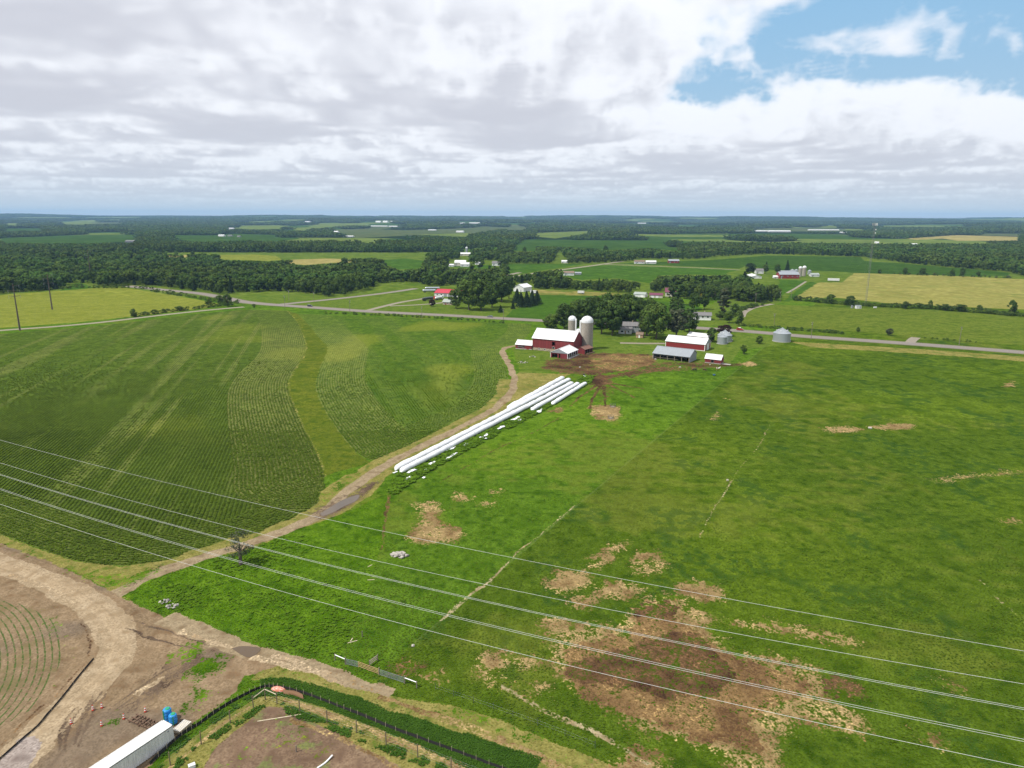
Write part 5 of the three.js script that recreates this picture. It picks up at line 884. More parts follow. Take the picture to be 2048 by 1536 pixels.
const blocked = (p, h) => { const a = toPix(p), b = toPix(gv.copy(p).setY(p.y + h).clone()), m = [(a[0] + b[0]) / 2, (a[1] + b[1]) / 2]; for (const q of avoid) if (inside(q, a[0], a[1]) || inside(q, b[0], b[1]) || inside(q, m[0], m[1])) return true; return false; };
const WOODS = [
  ['left wood', poly(-220, 606, 0, 589, 112, 582, 150, 566, 186, 575, 250, 572, 300, 571, 330, 575, 400, 583, 440, 591, 470, 586, 540, 584, 600, 585, 650, 594, 690, 591, 735, 580, 770, 571, 800, 563, 840, 566, 850, 573, 900, 571, 1000, 571, 1030, 577, 1045, 556, 1000, 545, 985, 542, 860, 541, 800, 542, 762, 530, 700, 531, 612, 533, 560, 531, 512, 524, 450, 522, 380, 517, 320, 516, 200, 505, 0, 500, -220, 500), 'tree at the front of the left wood beyond the junction'],
  ['hedgerow', poly(1030, 578, 1100, 578, 1180, 582, 1262, 588, 1300, 594, 1310, 576, 1240, 567, 1164, 567, 1104, 558, 1060, 559, 1030, 562), 'tree in the long hedgerow behind the white barn'],
  ['grove', poly(1300, 596, 1310, 570, 1330, 556, 1370, 552, 1450, 553, 1462, 572, 1462, 600, 1420, 604, 1375, 598), 'tree in the grove around the maroon roofed houses'],
  ['grove2', poly(1462, 600, 1462, 574, 1500, 566, 1555, 566, 1560, 602, 1540, 606, 1490, 604), 'tree in the dark grove left of the wheat field'],
  ['belt', poly(1000, 534, 1080, 533, 1105, 526, 1110, 510, 1080, 503, 1024, 503, 1000, 505, 860, 512, 850, 535, 880, 540), 'tree around the cluttered mid distance farm'],
  ['belt2', poly(1125, 529, 1200, 526, 1260, 522, 1330, 520, 1400, 518, 1440, 513, 1536, 508, 1720, 514, 1806, 526, 1900, 535, 2018, 547, 2070, 556, 2200, 560, 2200, 500, 1400, 498, 1330, 503, 1130, 503), 'tree at the front of the right far wood'],
];
const placed = [];
reseed(4242);
for (const [nm, pg, label] of WOODS) {
  let a = 1e9, b = -1e9, c = 1e9, d = -1e9; for (const [x, z] of pg) { a = Math.min(a, x); b = Math.max(b, x); c = Math.min(c, z); d = Math.max(d, z); }
  for (let z = d; z > c; z -= 8.6 * (1 + Math.max(0, (-z - 900) / 2600))) for (let x = a; x < b; x += 8.6 * (1 + Math.max(0, (-z - 900) / 2600))) {
    const X = x + rr(-3.8, 3.8), Z = z + rr(-3.8, 3.8); if (!inside(pg, X, Z)) continue;
    let h = rr(9, 16) * (0.72 + 0.5 * n2(X / 60, Z / 60)) * (nm === 'hedgerow' ? 1.12 : 1); const p = new THREE.Vector3(X, 0, Z);
    if (distLine(roadMain, X, Z) < 11) continue;
    let ok = false; for (const k of [1, 0.8, 0.62]) if (!blocked(p, h * k)) { h *= k; ok = true; break; }
    if (!ok) continue;
    placed.push({ p, h, d: Math.hypot(X, Z), label, nm, con: rnd() < 0.1 });
  }
}
placed.sort((a, b) => a.d - b.d);
const nThings = Math.max(0, 285 - treeCount), leafPick = ['mid', 'dark', 'dark', 'mid', 'light', 'dark'];
const picked = new Set(); { let n = 0; for (const q of placed) { if (n >= nThings) break; if (q.nm === 'left wood' && q.d > 860) continue; picked.add(q); n++; } }
for (const q of picked) { const k = Math.floor(n2(q.p.x * 3.1, q.p.z * 3.7) * 5.99); tree(q.con ? 'conifer' : 'broad', (q.con ? 'pointed ' : 'round ') + q.label, 0, 0, q.h * (q.con ? 1.15 : 1), (q.con ? 0.45 : 0.78) * q.h * rr(0.85, 1.15), q.con ? 'pine' : leafPick[k], 'trees: ' + q.label, q.p); }
// the rest of each wood reads as one mass
const WCROWN = [crown(61, 15, 17, 1.35, 6.4, 1.0), crown(62, 13, 18, 1.4, 5.6, 0.6), crown(63, 17, 15, 1.3, 6.8, 1.4)], WCON = conifer(64, 190, 1.3, 3.0);
const woodMat = leafMat('wood_leaves', 1, 1, 1, 0.2), grassMat = leafMat('grass_blades', 1, 1, 1, 0.45);
function instanced(name, label, geo, items, material = woodMat, kind = 'stuff') {
  const m = new THREE.InstancedMesh(geo, material, items.length), M = new THREE.Matrix4(), Q = new THREE.Quaternion(), E = new THREE.Euler(), S = new THREE.Vector3(), C = new THREE.Color();
  items.forEach((it, i) => { E.set(it.tx || 0, it.r, it.tz || 0); Q.setFromEuler(E); S.set(it.sx, it.sy, it.sz ?? it.sx); M.compose(it.p, Q, S); m.setMatrixAt(i, M); C.setRGB(...it.c); m.setColorAt(i, C); });
  m.name = numbered(name); m.userData = { kind }; if (label) m.userData.label = label; m.castShadow = m.receiveShadow = true; scene.add(m); return m;
}
const treeCol = (x, z, con) => { const v = 0.66 + 0.5 * n2(x / 9.3, z / 9.7), w = n2(x / 140 + 3, z / 140), k = n2(x / 13 + 50, z / 11); return con ? [0.030 * v, 0.054 * v, 0.022 * v] : [(0.066 + 0.040 * k) * v, (0.116 + 0.034 * w + 0.022 * k) * v, (0.026 + 0.008 * w) * v]; };
{ const sets = [[], [], [], []]; reseed(99);
  for (const q of placed) { if (picked.has(q)) continue; const w = q.con ? 0.5 : 0.8; sets[q.con ? 3 : Math.floor(rnd() * 3)].push({ p: q.p, r: rr(0, 6.28), sx: q.h * w * rr(0.9, 1.25) / (q.con ? 6 : 12), sy: q.h / 16, c: treeCol(q.p.x, q.p.z, q.con) }); }
  sets.forEach((s, i) => s.length && instanced('woodland', ['mixed broadleaf woods beyond the road', 'denser broadleaf woods beyond the road', 'light broadleaf woods beyond the road', 'scattered conifers inside the woods'][i], i < 3 ? WCROWN[i] : WCON, s)); }
// distant woods in clumps of several crowns
function clump(seed, n, R, leaf, per) { reseed(seed); const gs = []; for (let i = 0; i < n; i++) { const a = i * 2.4, r = R * Math.sqrt((i + 0.3) / n), h = rr(0.78, 1.12), g = crown(seed * 7 + i, 6, per, leaf, R * 0.42, 1, 16); gs.push(g.scale(1, h, 1).translate(Math.cos(a) * r, 0, Math.sin(a) * r)); reseed(seed + i * 3); } return mergeGeometries(gs); }
const MIDC = [clump(71, 7, 13, 1.9, 12), clump(72, 6, 12, 1.9, 13)], FARC = [clump(73, 9, 13, 2.6, 9), clump(74, 8, 13, 2.6, 10)];
{ const mid = [[], []], farS = [[], []]; reseed(313);
  for (let F = 1350; F < 15200;) {
    const s = Math.min(58, Math.max(13, F * 0.0088)), half = F * 0.78 + 60;
    for (let x = -half; x < half; x += s) {
      const X = x + rr(-0.45, 0.45) * s, Z = -(F + rr(-0.45, 0.45) * s), y = groundH(X, Z), p = new THREE.Vector3(X, y, Z), a = toPix(p);
      if (a[1] > 505 || a[0] < -140 || a[0] > 2190) continue;
      const h = rr(11, 17) * (0.75 + 0.5 * n2(X / 300, Z / 300)); if (blocked(p, h)) continue;
      if (openFar(X, Z) > 0.575) continue;
      const fr = F > 4200, it = { p, r: rr(0, 6.28), sx: s / 13 * rr(0.75, 1.05), sy: h / 16, c: treeCol(X, Z, false) };
      (fr ? farS : mid)[rnd() < 0.5 ? 0 : 1].push(it);
    }
    F += s;
  }
  mid.forEach((s, i) => instanced('far_woodland', i ? 'far woods between the distant fields' : 'dark far woods between the distant fields', MIDC[i], s)); farS.forEach((s, i) => instanced('horizon_woodland', i ? 'bluish woods along the horizon' : 'hazy woods along the horizon', FARC[i], s));
  console.log('woods', placed.length, mid[0].length * 2, farS[0].length * 2, 'trees', treeCount); }
const ord = (n) => n + (n % 100 > 10 && n % 100 < 14 ? 'th' : ['th', 'st', 'nd', 'rd'][n % 10] || 'th');
// ---------- bushes ----------
let bushCount = 0;
function bush(label, x, y, hp, wp, leaf, group) { const p = pix(x, y), k = bushCount++, s = mpp(x, y), t = thing('bush', label, 'bush', p.x, 0, p.z, k * 1.3, group); t.scale.set(wp * s / 16, hp * s / 13, wp * s / 16); part('foliage', BUSH[k % 3], LEAF[leaf], t); }
function hedge(label, group, line, n, h0, h1, leaf, wide = 1.5) { reseed(label.length * 31); const q = px2(...line), seg = []; let tot = 0; for (let i = 1; i < q.length; i++) { const l = Math.hypot(q[i][0] - q[i - 1][0], q[i][1] - q[i - 1][1]); seg.push(l); tot += l; }
  for (let k = 0; k < n; k++) { let d = (k + rr(0.1, 0.9)) / n * tot, i = 0; while (i < seg.length - 1 && d > seg[i]) d -= seg[i++]; const f = d / seg[i], h = rr(h0, h1); bush(ord(k + 1) + ' ' + label, q[i][0] + (q[i + 1][0] - q[i][0]) * f, q[i][1] + (q[i + 1][1] - q[i][1]) * f + rr(-0.5, 0.5), h, h * wide * rr(0.8, 1.4), typeof leaf === 'string' ? leaf : leaf[k % leaf.length], group); } }
hedge('bush from the left in the hedgerow before the wheat field', 'hedgerow before the wheat field', [1585, 600, 1660, 607, 1720, 612, 1770, 614, 1860, 618, 1960, 626, 2050, 634], 64, 6, 11, ['dark', 'dark', 'mid']);
hedge('low bush from the left along the paved road and corn', 'bushes along the paved road by the corn', [645, 627, 740, 630, 860, 636, 940, 641, 1010, 647], 40, 3, 6, ['mid', 'dark']);
hedge('bush from the left beside the gravel road', 'bushes along the gravel road', [262, 634, 300, 629, 350, 623, 410, 616, 470, 609], 26, 5, 10, ['mid', 'dark']); hedge('bush from the left along the road before the wood', 'bushes along the left road', [300, 582, 350, 590, 400, 598, 440, 604, 480, 607], 24, 5, 9, ['mid', 'light']);
hedge('bush from the left on the road bank beyond grain bins', 'bushes on the road bank', [1480, 651, 1540, 657, 1600, 661, 1690, 668], 26, 4, 8, ['mid', 'dark']); hedge('low bush from the left past the field entrance', 'bushes right of the field entrance', [1846, 677, 1900, 681, 1960, 686], 10, 2.5, 5, ['mid', 'dark']);
hedge('bush from the left beside the curving gravel track', 'bushes by the curving gravel track', [1450, 640, 1470, 632, 1490, 618, 1530, 610], 16, 5, 11, ['mid', 'dark', 'light']); hedge('shrub from the left at the back of the wheat field', 'shrubs behind the wheat field', [1785, 548, 1830, 550, 1890, 552, 1980, 555, 2020, 557], 22, 3, 7, ['dark', 'grey']); hedge('weedy shrub from the left below the left wood', 'shrubs below the left wood', [120, 580, 150, 575, 200, 576, 250, 576, 300, 578], 20, 4, 8, ['mid', 'light']);
// ---------- silage bags and torn film ----------
function bag(label, ax, ay, bx_, by, r, seed) {
  reseed(seed); const a = pix(ax, ay, 1.0), b = pix(bx_, by, 1.0), d = new THREE.Vector3(b.x - a.x, 0, b.z - a.z), L = d.length(), n = Math.round(L / 0.9), m = 18, pos = [], idx = [], uv = [];
  for (let i = 0; i <= n; i++) {
    const s = i / n * L, e = Math.min(1, Math.min(s, L - s) / 1.8), taper = Math.sqrt(Math.max(0.02, e * (2 - e))), wob = 1 + 0.14 * (n2(i * 0.35, seed) - 0.5) + 0.05 * (n2(i * 1.3, seed + 9) - 0.5), sway = 0.5 * (n2(s / 22, seed * 3.1) - 0.5);
    for (let j = 0; j <= m; j++) { const t = j / m * Math.PI * 2 - Math.PI / 2, w = r * taper * wob, y = Math.max(0, (Math.sin(t) * 0.82 + 0.74) * w + 0.12 * (n2(i * 0.9, j * 0.8 + seed) - 0.5)); pos.push(s, y, Math.cos(t) * w * 1.08 + sway); uv.push(s / 3, j / m); }
    if (i) for (let j = 0; j < m; j++) { const q = i * (m + 1) + j, p = q - m - 1; idx.push(p, q, p + 1, q, q + 1, p + 1); }
  }
  const g = new THREE.BufferGeometry(); g.setAttribute('position', new THREE.Float32BufferAttribute(pos, 3)); g.setAttribute('uv', new THREE.Float32BufferAttribute(uv, 2)); g.setIndex(idx); g.computeVertexNormals();
  const t = thing('silage_bag', label, 'silage bag', a.x, 0, a.z, Math.atan2(-d.z, d.x), 'white silage bags beside the farm track');
  part('film_tube', g, MT.plastic, t);
  for (let s = 8; s < L - 6; s += rr(14, 26)) part('tape_band', new THREE.TorusGeometry(r * 1.02, 0.03, 4, 16, Math.PI).rotateY(Math.PI / 2).translate(s, r * 0.68, 0), mat('grey_tape', new THREE.Color().setRGB(0.4, 0.42, 0.45), 0.6), t);
  return t;
}
bag('short upper left silage bag nearest the farm track', 1017, 815, 1127, 754, 1.2, 1); bag('longest left silage bag starting at the near end', 791, 936, 1140, 757, 1.1, 2); bag('second long silage bag right of the longest one', 801, 941, 1145, 764, 1.05, 3); bag('fourth silage bag, half length, in the middle of right ones', 1063, 818, 1157, 765, 1.0, 4); bag('shortest silage bag on the pasture side', 1104, 806, 1172, 764, 0.95, 5);
MT.film = mat('torn_white_film', new THREE.Color().setRGB(0.76, 0.77, 0.78), 0.5, { side: THREE.DoubleSide });
const scrapSpots = [[791, 947, 12, 4], [822, 944, 26, 5], [815, 957, 18, 4], [851, 940, 6, 4], [863, 928, 22, 5], [903, 914, 42, 6], [901, 899, 34, 5], [932, 891, 12, 4], [969, 873, 34, 6], [970, 878, 8, 3], [1003, 857, 22, 6], [1031, 838, 30, 6], [1041, 841, 12, 4], [1080, 823, 30, 6], [1067, 817, 14, 5], [1171, 753, 12, 4], [848, 957, 8, 3]];
scrapSpots.forEach(([x, y, w, h], i) => {
  reseed(700 + i * 7); const p = pix(x, y), s = mpp(x, y), L = w * s, g = new THREE.PlaneGeometry(L, Math.max(0.8, h * s * 1.2), Math.max(6, Math.round(L / 0.5)), 5), q = g.attributes.position;
  for (let k = 0; k < q.count; k++) { const X = q.getX(k), Y = q.getY(k), e = n2(X * 0.9 + i * 7, Y * 1.1), edge = 0.4 + 1.1 * n2(X * 0.8 + 31, i * 3.3); q.setXYZ(k, X, Y * edge + 0.8 * (n2(X * 0.5, i) - 0.5), 0.2 + 0.42 * e); }
  g.rotateX(-Math.PI / 2); g.computeVertexNormals();
  const a = pix(791, 936), b = pix(1140, 757); single('torn_film', ['crumpled', 'twisted', 'ragged', 'wrinkled'][i % 4] + ' strip of white film in the weeds, ' + (i + 1) + (i === 0 ? 'st' : i === 1 ? 'nd' : i === 2 ? 'rd' : 'th') + ' of the scraps along the bags', 'film scrap', g, MT.film, p.x, 0, p.z, Math.atan2(-(b.z - a.z), b.x - a.x) + rr(-0.15, 0.15), 'torn film along the silage bags');
});
// ---------- wires of the foreground power line ----------
const alu = mat('aluminium_wire', new THREE.Color().setRGB(0.64, 0.64, 0.62), 0.55, { metalness: 0 });
{ const HW = 20, rayAt = (x, y) => { gv.set(x / 1024 - 1, 1 - y / 768, 0.5).unproject(camera).sub(camera.position).normalize(); return gv.clone(); };
  const ORD = ['topmost', 'second', 'third', 'fourth', 'lowest'];
  [[880, 1082, 1302, 0], [925.6, 1145.3, 1368, 0], [949, 1178, 1417.6, 0.5], [978, 1222, 1480.8, 0.62], [1008, 1262, 1533.8, 0]].forEach(([yl, ym, yr, dbl], i) => {
    const A = pix(0, yl, HW), B = pix(2048, yr, HW), dx = B.x - A.x, dz = B.z - A.z, r = rayAt(860, ym);
    // where the ray meets the upright plane through A and B
    const det = r.x * -dz - -dx * r.z, t = (A.x * -dz - -dx * A.z) / det, s = (r.x * A.z - r.z * A.x) / det, hm = EYE + r.y * t;
    const c = (hm - HW) / (s * (s - 1)), at = (u, o) => new THREE.Vector3(A.x + dx * u + o * 0.4, HW + c * u * (u - 1), A.z + dz * u + o * 0.9);
    (dbl ? [-dbl / 2, dbl / 2] : [0]).forEach((o, k) => { const pts = []; for (let u = -0.5; u <= 1.45; u += 0.05) pts.push(at(u, o)); single('power_line_wire', dbl ? (k ? 'nearer' : 'farther') + ' cable of the ' + ORD[i] + ' pair of foreground overhead wires' : ORD[i] + ' single overhead wire crossing the foreground', 'wire', new THREE.TubeGeometry(new THREE.CatmullRomCurve3(pts), 160, dbl ? 0.019 : 0.022, 5), alu, 0, 0, 0, 0, 'overhead wires across the foreground'); });
  }); }
// ---------- poles ----------
const insul = mat('insulator', new THREE.Color().setRGB(0.35, 0.36, 0.38), 0.4);
function utilityPole(label, x, y, h, turn = 0.1) { const p = pix(x, y), t = thing('utility_pole', label, 'utility pole', p.x, 0, p.z, turn, 'utility poles along the roads'); part('pole', bar([0, -0.3, 0], [0, h, 0], 0.18, 0.12, 8), MT.poleWood, t); const c = part('crossarm', bx(2.4, 0.14, 0.12, 0, h - 0.6, 0.14), MT.poleWood, t); for (const k of [-1.1, -0.4, 1.1]) part('insulator', new THREE.CylinderGeometry(0.06, 0.08, 0.2, 8).translate(k, h - 0.43, 0.14), insul, c); part('transformer', new THREE.CylinderGeometry(0.25, 0.25, 0.8, 12).translate(0.35, h - 1.7, 0), MT.galv, t); }
for (const [x, y, h, l] of [[570, 615.5, 11, 'wooden utility pole at the road junction'], [578, 601, 10, 'utility pole just behind the junction'], [628, 604, 10, 'utility pole on the side road verge'], [700, 626.5, 11, 'utility pole between junction and workshop driveway'], [844, 640, 11, 'utility pole below the workshop driveway'], [1007, 645, 11, 'utility pole before the dark pines'], [1622, 679, 12, 'utility pole right of the lone grain bin'], [1918, 690, 12, 'utility pole at the right end of the road'], [1459, 633, 10, 'utility pole beside the tall grey poplar'], [1511, 607, 10, 'utility pole behind the curving track'], [1560, 603, 10, 'utility pole left of the wheat field corner'], [1582, 598, 9, 'utility pole at the wheat field corner'], [1548, 650, 9, 'thin pole on bank left of the lone bin']]) utilityPole(l, x, y, h, 0.1 + x * 0.01);
const weather = mat('weathered_steel', new THREE.Color().setRGB(0.10, 0.075, 0.06), 0.8);
function monopole(label, x, y, h) { const p = pix(x, y), t = thing('transmission_pole', label, 'power pole', p.x, 0, p.z, 0.5, 'brown steel power poles at left'); part('shaft', bar([0, -0.3, 0], [0, h, 0], 0.62, 0.24, 12), weather, t); for (const [yy, s] of [[0.96, 1], [0.86, -1], [0.86, 1], [0.74, -1], [0.74, 1]]) { const a = part('davit_arm', bar([0, h * yy - 0.5, 0], [s * 3.4, h * yy + 0.3, 0], 0.16, 0.08, 6), weather, t); part('insulator', bar([s * 3.4, h * yy + 0.3, 0], [s * 3.4, h * yy - 1.7, 0], 0.09, 0.09, 6), insul, a); } }
monopole('nearest tall brown steel pole beside the gravel road', 40, 661, 33); monopole('tall brown steel pole standing in the yellow hay field', 104.5, 619, 31); monopole('farthest brown steel pole inside the left wood', 182, 556, 36);
// ---------- mast ----------
const mastSteel = mat('mast_steel', new THREE.Color().setRGB(0.16, 0.165, 0.17), 0.6);
{ const p = pix(1731, 611), t = thing('radio_mast', 'tall thin guyed lattice mast with antenna ring at the top', 'mast', p.x, 0, p.z, 0.4), H = 76, R = 0.85, c = [0, 1, 2].map((k) => [Math.cos(k * 2.094) * R, Math.sin(k * 2.094) * R]);
  for (const [x, z] of c) part('leg', bar([x, 0, z], [x, H, z], 0.07, 0.07, 5), mastSteel, t);
  const br = []; for (let y = 0; y < H - 1.6; y += 1.6) for (let k = 0; k < 3; k++) { const a = c[k], b = c[(k + 1) % 3]; br.push(bar([a[0], y, a[1]], [b[0], y + 1.6, b[1]], 0.03, 0.03, 3), bar([a[0], y, a[1]], [b[0], y, b[1]], 0.025, 0.025, 3)); }
  const lat = part('lattice_bracing', mergeGeometries(br), mastSteel, t); lat.userData.kind = 'stuff';
  for (let k = 0; k < 3; k++) for (const y of [26, 50, 72]) { const a = k * 2.094 + 0.5; part('guy_wire', bar([0, y, 0], [Math.cos(a) * 45, 0.1, Math.sin(a) * 45], 0.015, 0.015, 3), mastSteel, t); }
  const ring = part('antenna_frame', join(...[0, 1, 2].flatMap((k) => { const a = k * 2.094 + 0.3, n = a + 2.094; return [bar([Math.cos(a) * 2.6, 73.5, Math.sin(a) * 2.6], [Math.cos(n) * 2.6, 73.5, Math.sin(n) * 2.6], 0.06, 0.06, 5), bar([0, 73.5, 0], [Math.cos(a) * 2.6, 73.5, Math.sin(a) * 2.6], 0.06, 0.06, 5)]; })), mastSteel, t);
  for (let k = 0; k < 3; k++) for (let j = 0; j < 4; j++) { const a = k * 2.094 + 0.3, n = a + 2.094, f = (j + 0.5) / 4, x = Math.cos(a) * 2.7 * (1 - f) + Math.cos(n) * 2.7 * f, z = Math.sin(a) * 2.7 * (1 - f) + Math.sin(n) * 2.7 * f; part('panel_antenna', bx(0.28, 2.1, 0.18, x, 73.7, z), k === 1 ? MT.greyWall : MT.trim, ring); }
  for (const y of [69, 66]) part('dish', new THREE.CylinderGeometry(0.6, 0.6, 0.4, 14).rotateX(1.57).translate(0.8, y, 0.9), MT.trim, t);
  const q = pix(1716, 617), s = thing('equipment_shelter', 'small white equipment cabin at the foot of the mast', 'cabin', q.x, 0, q.z, 0.1); part('cabin_box', bx(4.4, 2.7, 3, 0, 1.35, 0), MT.whiteWall, s); part('roof', bx(4.7, 0.2, 3.3, 0, 2.8, 0), MT.greyRoof, s); part('door', bx(0.9, 2, 0.08, 1, 1.0, 1.53), MT.greyWall, s);
  const r = pix(1750, 617), u = thing('fuel_tank', 'white horizontal tank right of the mast cabin', 'tank', r.x, 0, r.z, 0.2); part('tank', new THREE.CapsuleGeometry(0.6, 2.4, 6, 14).rotateZ(1.5708).translate(0, 1.0, 0), MT.dome, u); for (const k of [-0.9, 0.9]) part('saddle', bx(0.25, 0.6, 1, k, 0.3, 0), MT.concrete, u);
  const v = pix(1704, 616), w = thing('antenna_cabinet', 'grey metal cabinet left of the mast cabin', 'cabinet', v.x, 0, v.z, 0.2); part('cabinet_box', bx(1.6, 2.2, 1.2, 0, 1.2, 0), MT.greyWall, w); part('plinth', bx(2, 0.15, 1.6, 0, 0.07, 0), MT.concrete, w); }
// ---------- cars ----------
function car(name, label, x, y, turn, paint, suv, extra) {
  const p = pix(x, y), t = thing(name, label, 'car', p.x, 0.09, p.z, turn), s = new THREE.Shape();
  (suv ? [[-2.3, 0.35], [2.3, 0.35], [2.35, 0.95], [1.2, 1.1], [0.55, 1.7], [-2.05, 1.72], [-2.35, 1.05]] : [[-2.25, 0.32], [2.25, 0.32], [2.3, 0.75], [1.15, 0.92], [0.45, 1.4], [-1.2, 1.4], [-1.75, 1.0], [-2.3, 0.92]]).forEach(([a, b], i) => i ? s.lineTo(a, b) : s.moveTo(a, b)); s.closePath();
  part('body', new THREE.ExtrudeGeometry(s, { depth: 1.6, bevelEnabled: true, bevelSize: 0.08, bevelThickness: 0.1, bevelSegments: 2 }).translate(0, 0, -0.8), paint, t);
  const hh = suv ? 1.35 : 1.12; for (const z of [-0.915, 0.915]) part('side_window', bx(2.2, 0.42, 0.03, -0.6, hh, z), MT.glass, t);
  part('windscreen', bx(0.05, 0.75, 1.4).rotateZ(suv ? 0.85 : 0.95).translate(suv ? 0.95 : 0.88, suv ? 1.44 : 1.2, 0), MT.glass, t); part('rear_window', bx(0.05, 0.5, 1.35).rotateZ(-0.3).translate(suv ? -2.33 : -1.62, hh, 0), MT.glass, t);
  for (const a of [-1.4, 1.4]) for (const z of [-0.82, 0.82]) { const w = part('wheel', new THREE.CylinderGeometry(0.34, 0.34, 0.22, 16).rotateX(1.5708).translate(a, 0.34, z), MT.rubber, t); part('rim', new THREE.CylinderGeometry(0.2, 0.2, 0.24, 12).rotateX(1.5708).translate(a, 0.34, z), MT.galv, w); }
  for (const z of [-0.6, 0.6]) part('headlight', bx(0.06, 0.16, 0.34, 2.38, 0.72, z), MT.trim, t); if (extra) extra(t);
}
const paint = (n, r, g, b) => new THREE.MeshPhysicalMaterial({ color: new THREE.Color().setRGB(r, g, b), roughness: 0.35, clearcoat: 0.8, clearcoatRoughness: 0.1, name: n });
const dirAt = (x) => { let b = 0, d = 1e9; roadMain.forEach((q, i) => { const e = Math.abs(toPix(gv.set(q[0], 0, q[1]).clone())[0] - x); if (e < d) { d = e; b = i; } }); const a = roadMain[Math.max(0, b - 1)], c = roadMain[Math.min(roadMain.length - 1, b + 1)]; return Math.atan2(-(c[1] - a[1]), c[0] - a[0]); };
car('parked_car', 'black car driving away from the road junction', 620, 613.4, dirAt(620), paint('black_car_paint', 0.02, 0.02, 0.022), true); car('silver_car', 'dark silver car on the road below the workshop trees', 980, 634.6, dirAt(980) + Math.PI, paint('silver_car_paint', 0.18, 0.19, 0.2), false); car('red_car', 'red car with a pale block on its roof behind the grain bins', 1480, 661, dirAt(1480), paint('red_car_paint', 0.3, 0.012, 0.016), true, (t) => part('pale_roof_block', bx(1.6, 0.3, 1.1, -0.4, 1.98, 0), MT.trim, t));  // white patch of the red car is built as a pale roof block
// ---------- container and site clutter ----------
{ const P0 = pix(345.5, 1450, 2.9), P1 = pix(216.6, 1536, 2.9), d = new THREE.Vector3(P1.x - P0.x, 0, P1.z - P0.z).normalize(), t = thing('shipping_container', 'long white corrugated shipping container at the lower left', 'container', P0.x, 0, P0.z, Math.atan2(-d.z, d.x));
  // local x runs towards the viewer along the long side; local -z or +z is the other long side
  const L = 12.19, Wd = 2.44, H = 2.9, left = pix(325, 1442.5, 2.9), side = Math.sign(new THREE.Vector3(left.x - P0.x, 0, left.z - P0.z).dot(new THREE.Vector3(0, 0, 1).applyAxisAngle(new THREE.Vector3(0, 1, 0), t.rotation.y))), S = side || 1;
  const wm = mat('container_paint', new THREE.Color().setRGB(0.76, 0.755, 0.73), 0.5, { map: streakTex });
  const corr = (len, h, per, dep) => { const pos = [], idx = []; let x = 0, k = 0; const pat = [[0, 0], [0.3, 0], [0.5, 1], [0.8, 1], [1, 0]]; const xs = []; while (x < len - 0.01) { for (let i = 0; i < 4; i++) xs.push([Math.min(len, x + pat[i][0] * per), pat[i][1] * dep]); x += per; } xs.push([len, 0]); for (const [a, b] of xs) { pos.push(a, 0, b, a, h, b); } for (let i = 0; i + 1 < xs.length; i++) { const q = i * 2; idx.push(q, q + 2, q + 1, q + 1, q + 2, q + 3); } const g = new THREE.BufferGeometry(); g.setAttribute('position', new THREE.Float32BufferAttribute(pos, 3)); g.setAttribute('uv', new THREE.Float32BufferAttribute(pos.flatMap((v, i) => i % 3 === 2 ? [] : [v]), 2)); g.setIndex(idx); const n = g.toNonIndexed(); n.computeVertexNormals(); return n; };
  wm.side = THREE.DoubleSide;
  part('side_wall', corr(L - 0.2, H - 0.4, 0.36, -0.05 * S).translate(0.1, 0.22, -0.02 * S), wm, t); part('side_wall', corr(L - 0.2, H - 0.4, 0.36, 0.05 * S).translate(0.1, 0.22, (Wd - 0.02) * S), wm, t);
  part('end_wall', corr(Wd - 0.2, H - 0.4, 0.3, 0.05).rotateY(-1.5708 * 1).scale(1, 1, S).translate(0.08, 0.22, 0.1 * S), wm, t);
  part('door', bx(0.06, H - 0.4, Wd / 2 - 0.1, L - 0.05, H / 2, Wd * 0.26 * S), wm, t); part('door', bx(0.06, H - 0.4, Wd / 2 - 0.1, L - 0.05, H / 2, Wd * 0.74 * S), wm, t);
  part('roof_panel', bx(L - 0.1, 0.05, Wd - 0.1, L / 2, H - 0.07, Wd / 2 * S), wm, t);
  for (const z of [0.06, Wd - 0.06]) { part('top_rail', bx(L - 0.3, 0.12, 0.12, L / 2, H - 0.06, z * S), wm, t); part('bottom_rail', bx(L - 0.3, 0.16, 0.14, L / 2, 0.16, z * S), wm, t); for (const x of [0.08, L - 0.08]) { part('corner_post', bx(0.15, H - 0.3, 0.15, x, H / 2, z * S), wm, t); for (const y of [0.09, H - 0.09]) part('corner_casting', bx(0.18, 0.14, 0.18, x, y, z * S), MT.steel, t); } }
  for (const x of [0.06, L - 0.06]) part('end_rail', bx(0.12, 0.12, Wd - 0.3, x, H - 0.06, Wd / 2 * S), wm, t); part('floor', bx(L - 0.2, 0.1, Wd - 0.2, L / 2, 0.2, Wd / 2 * S), MT.wood, t); part('vent', bx(0.3, 0.18, 0.06, 0.9, H - 0.5, -0.06 * S), MT.greyWall, t); }
const cone0 = (() => { const o = mat('cone_orange', new THREE.Color().setRGB(0.66, 0.075, 0.028), 0.6); return { o }; })();
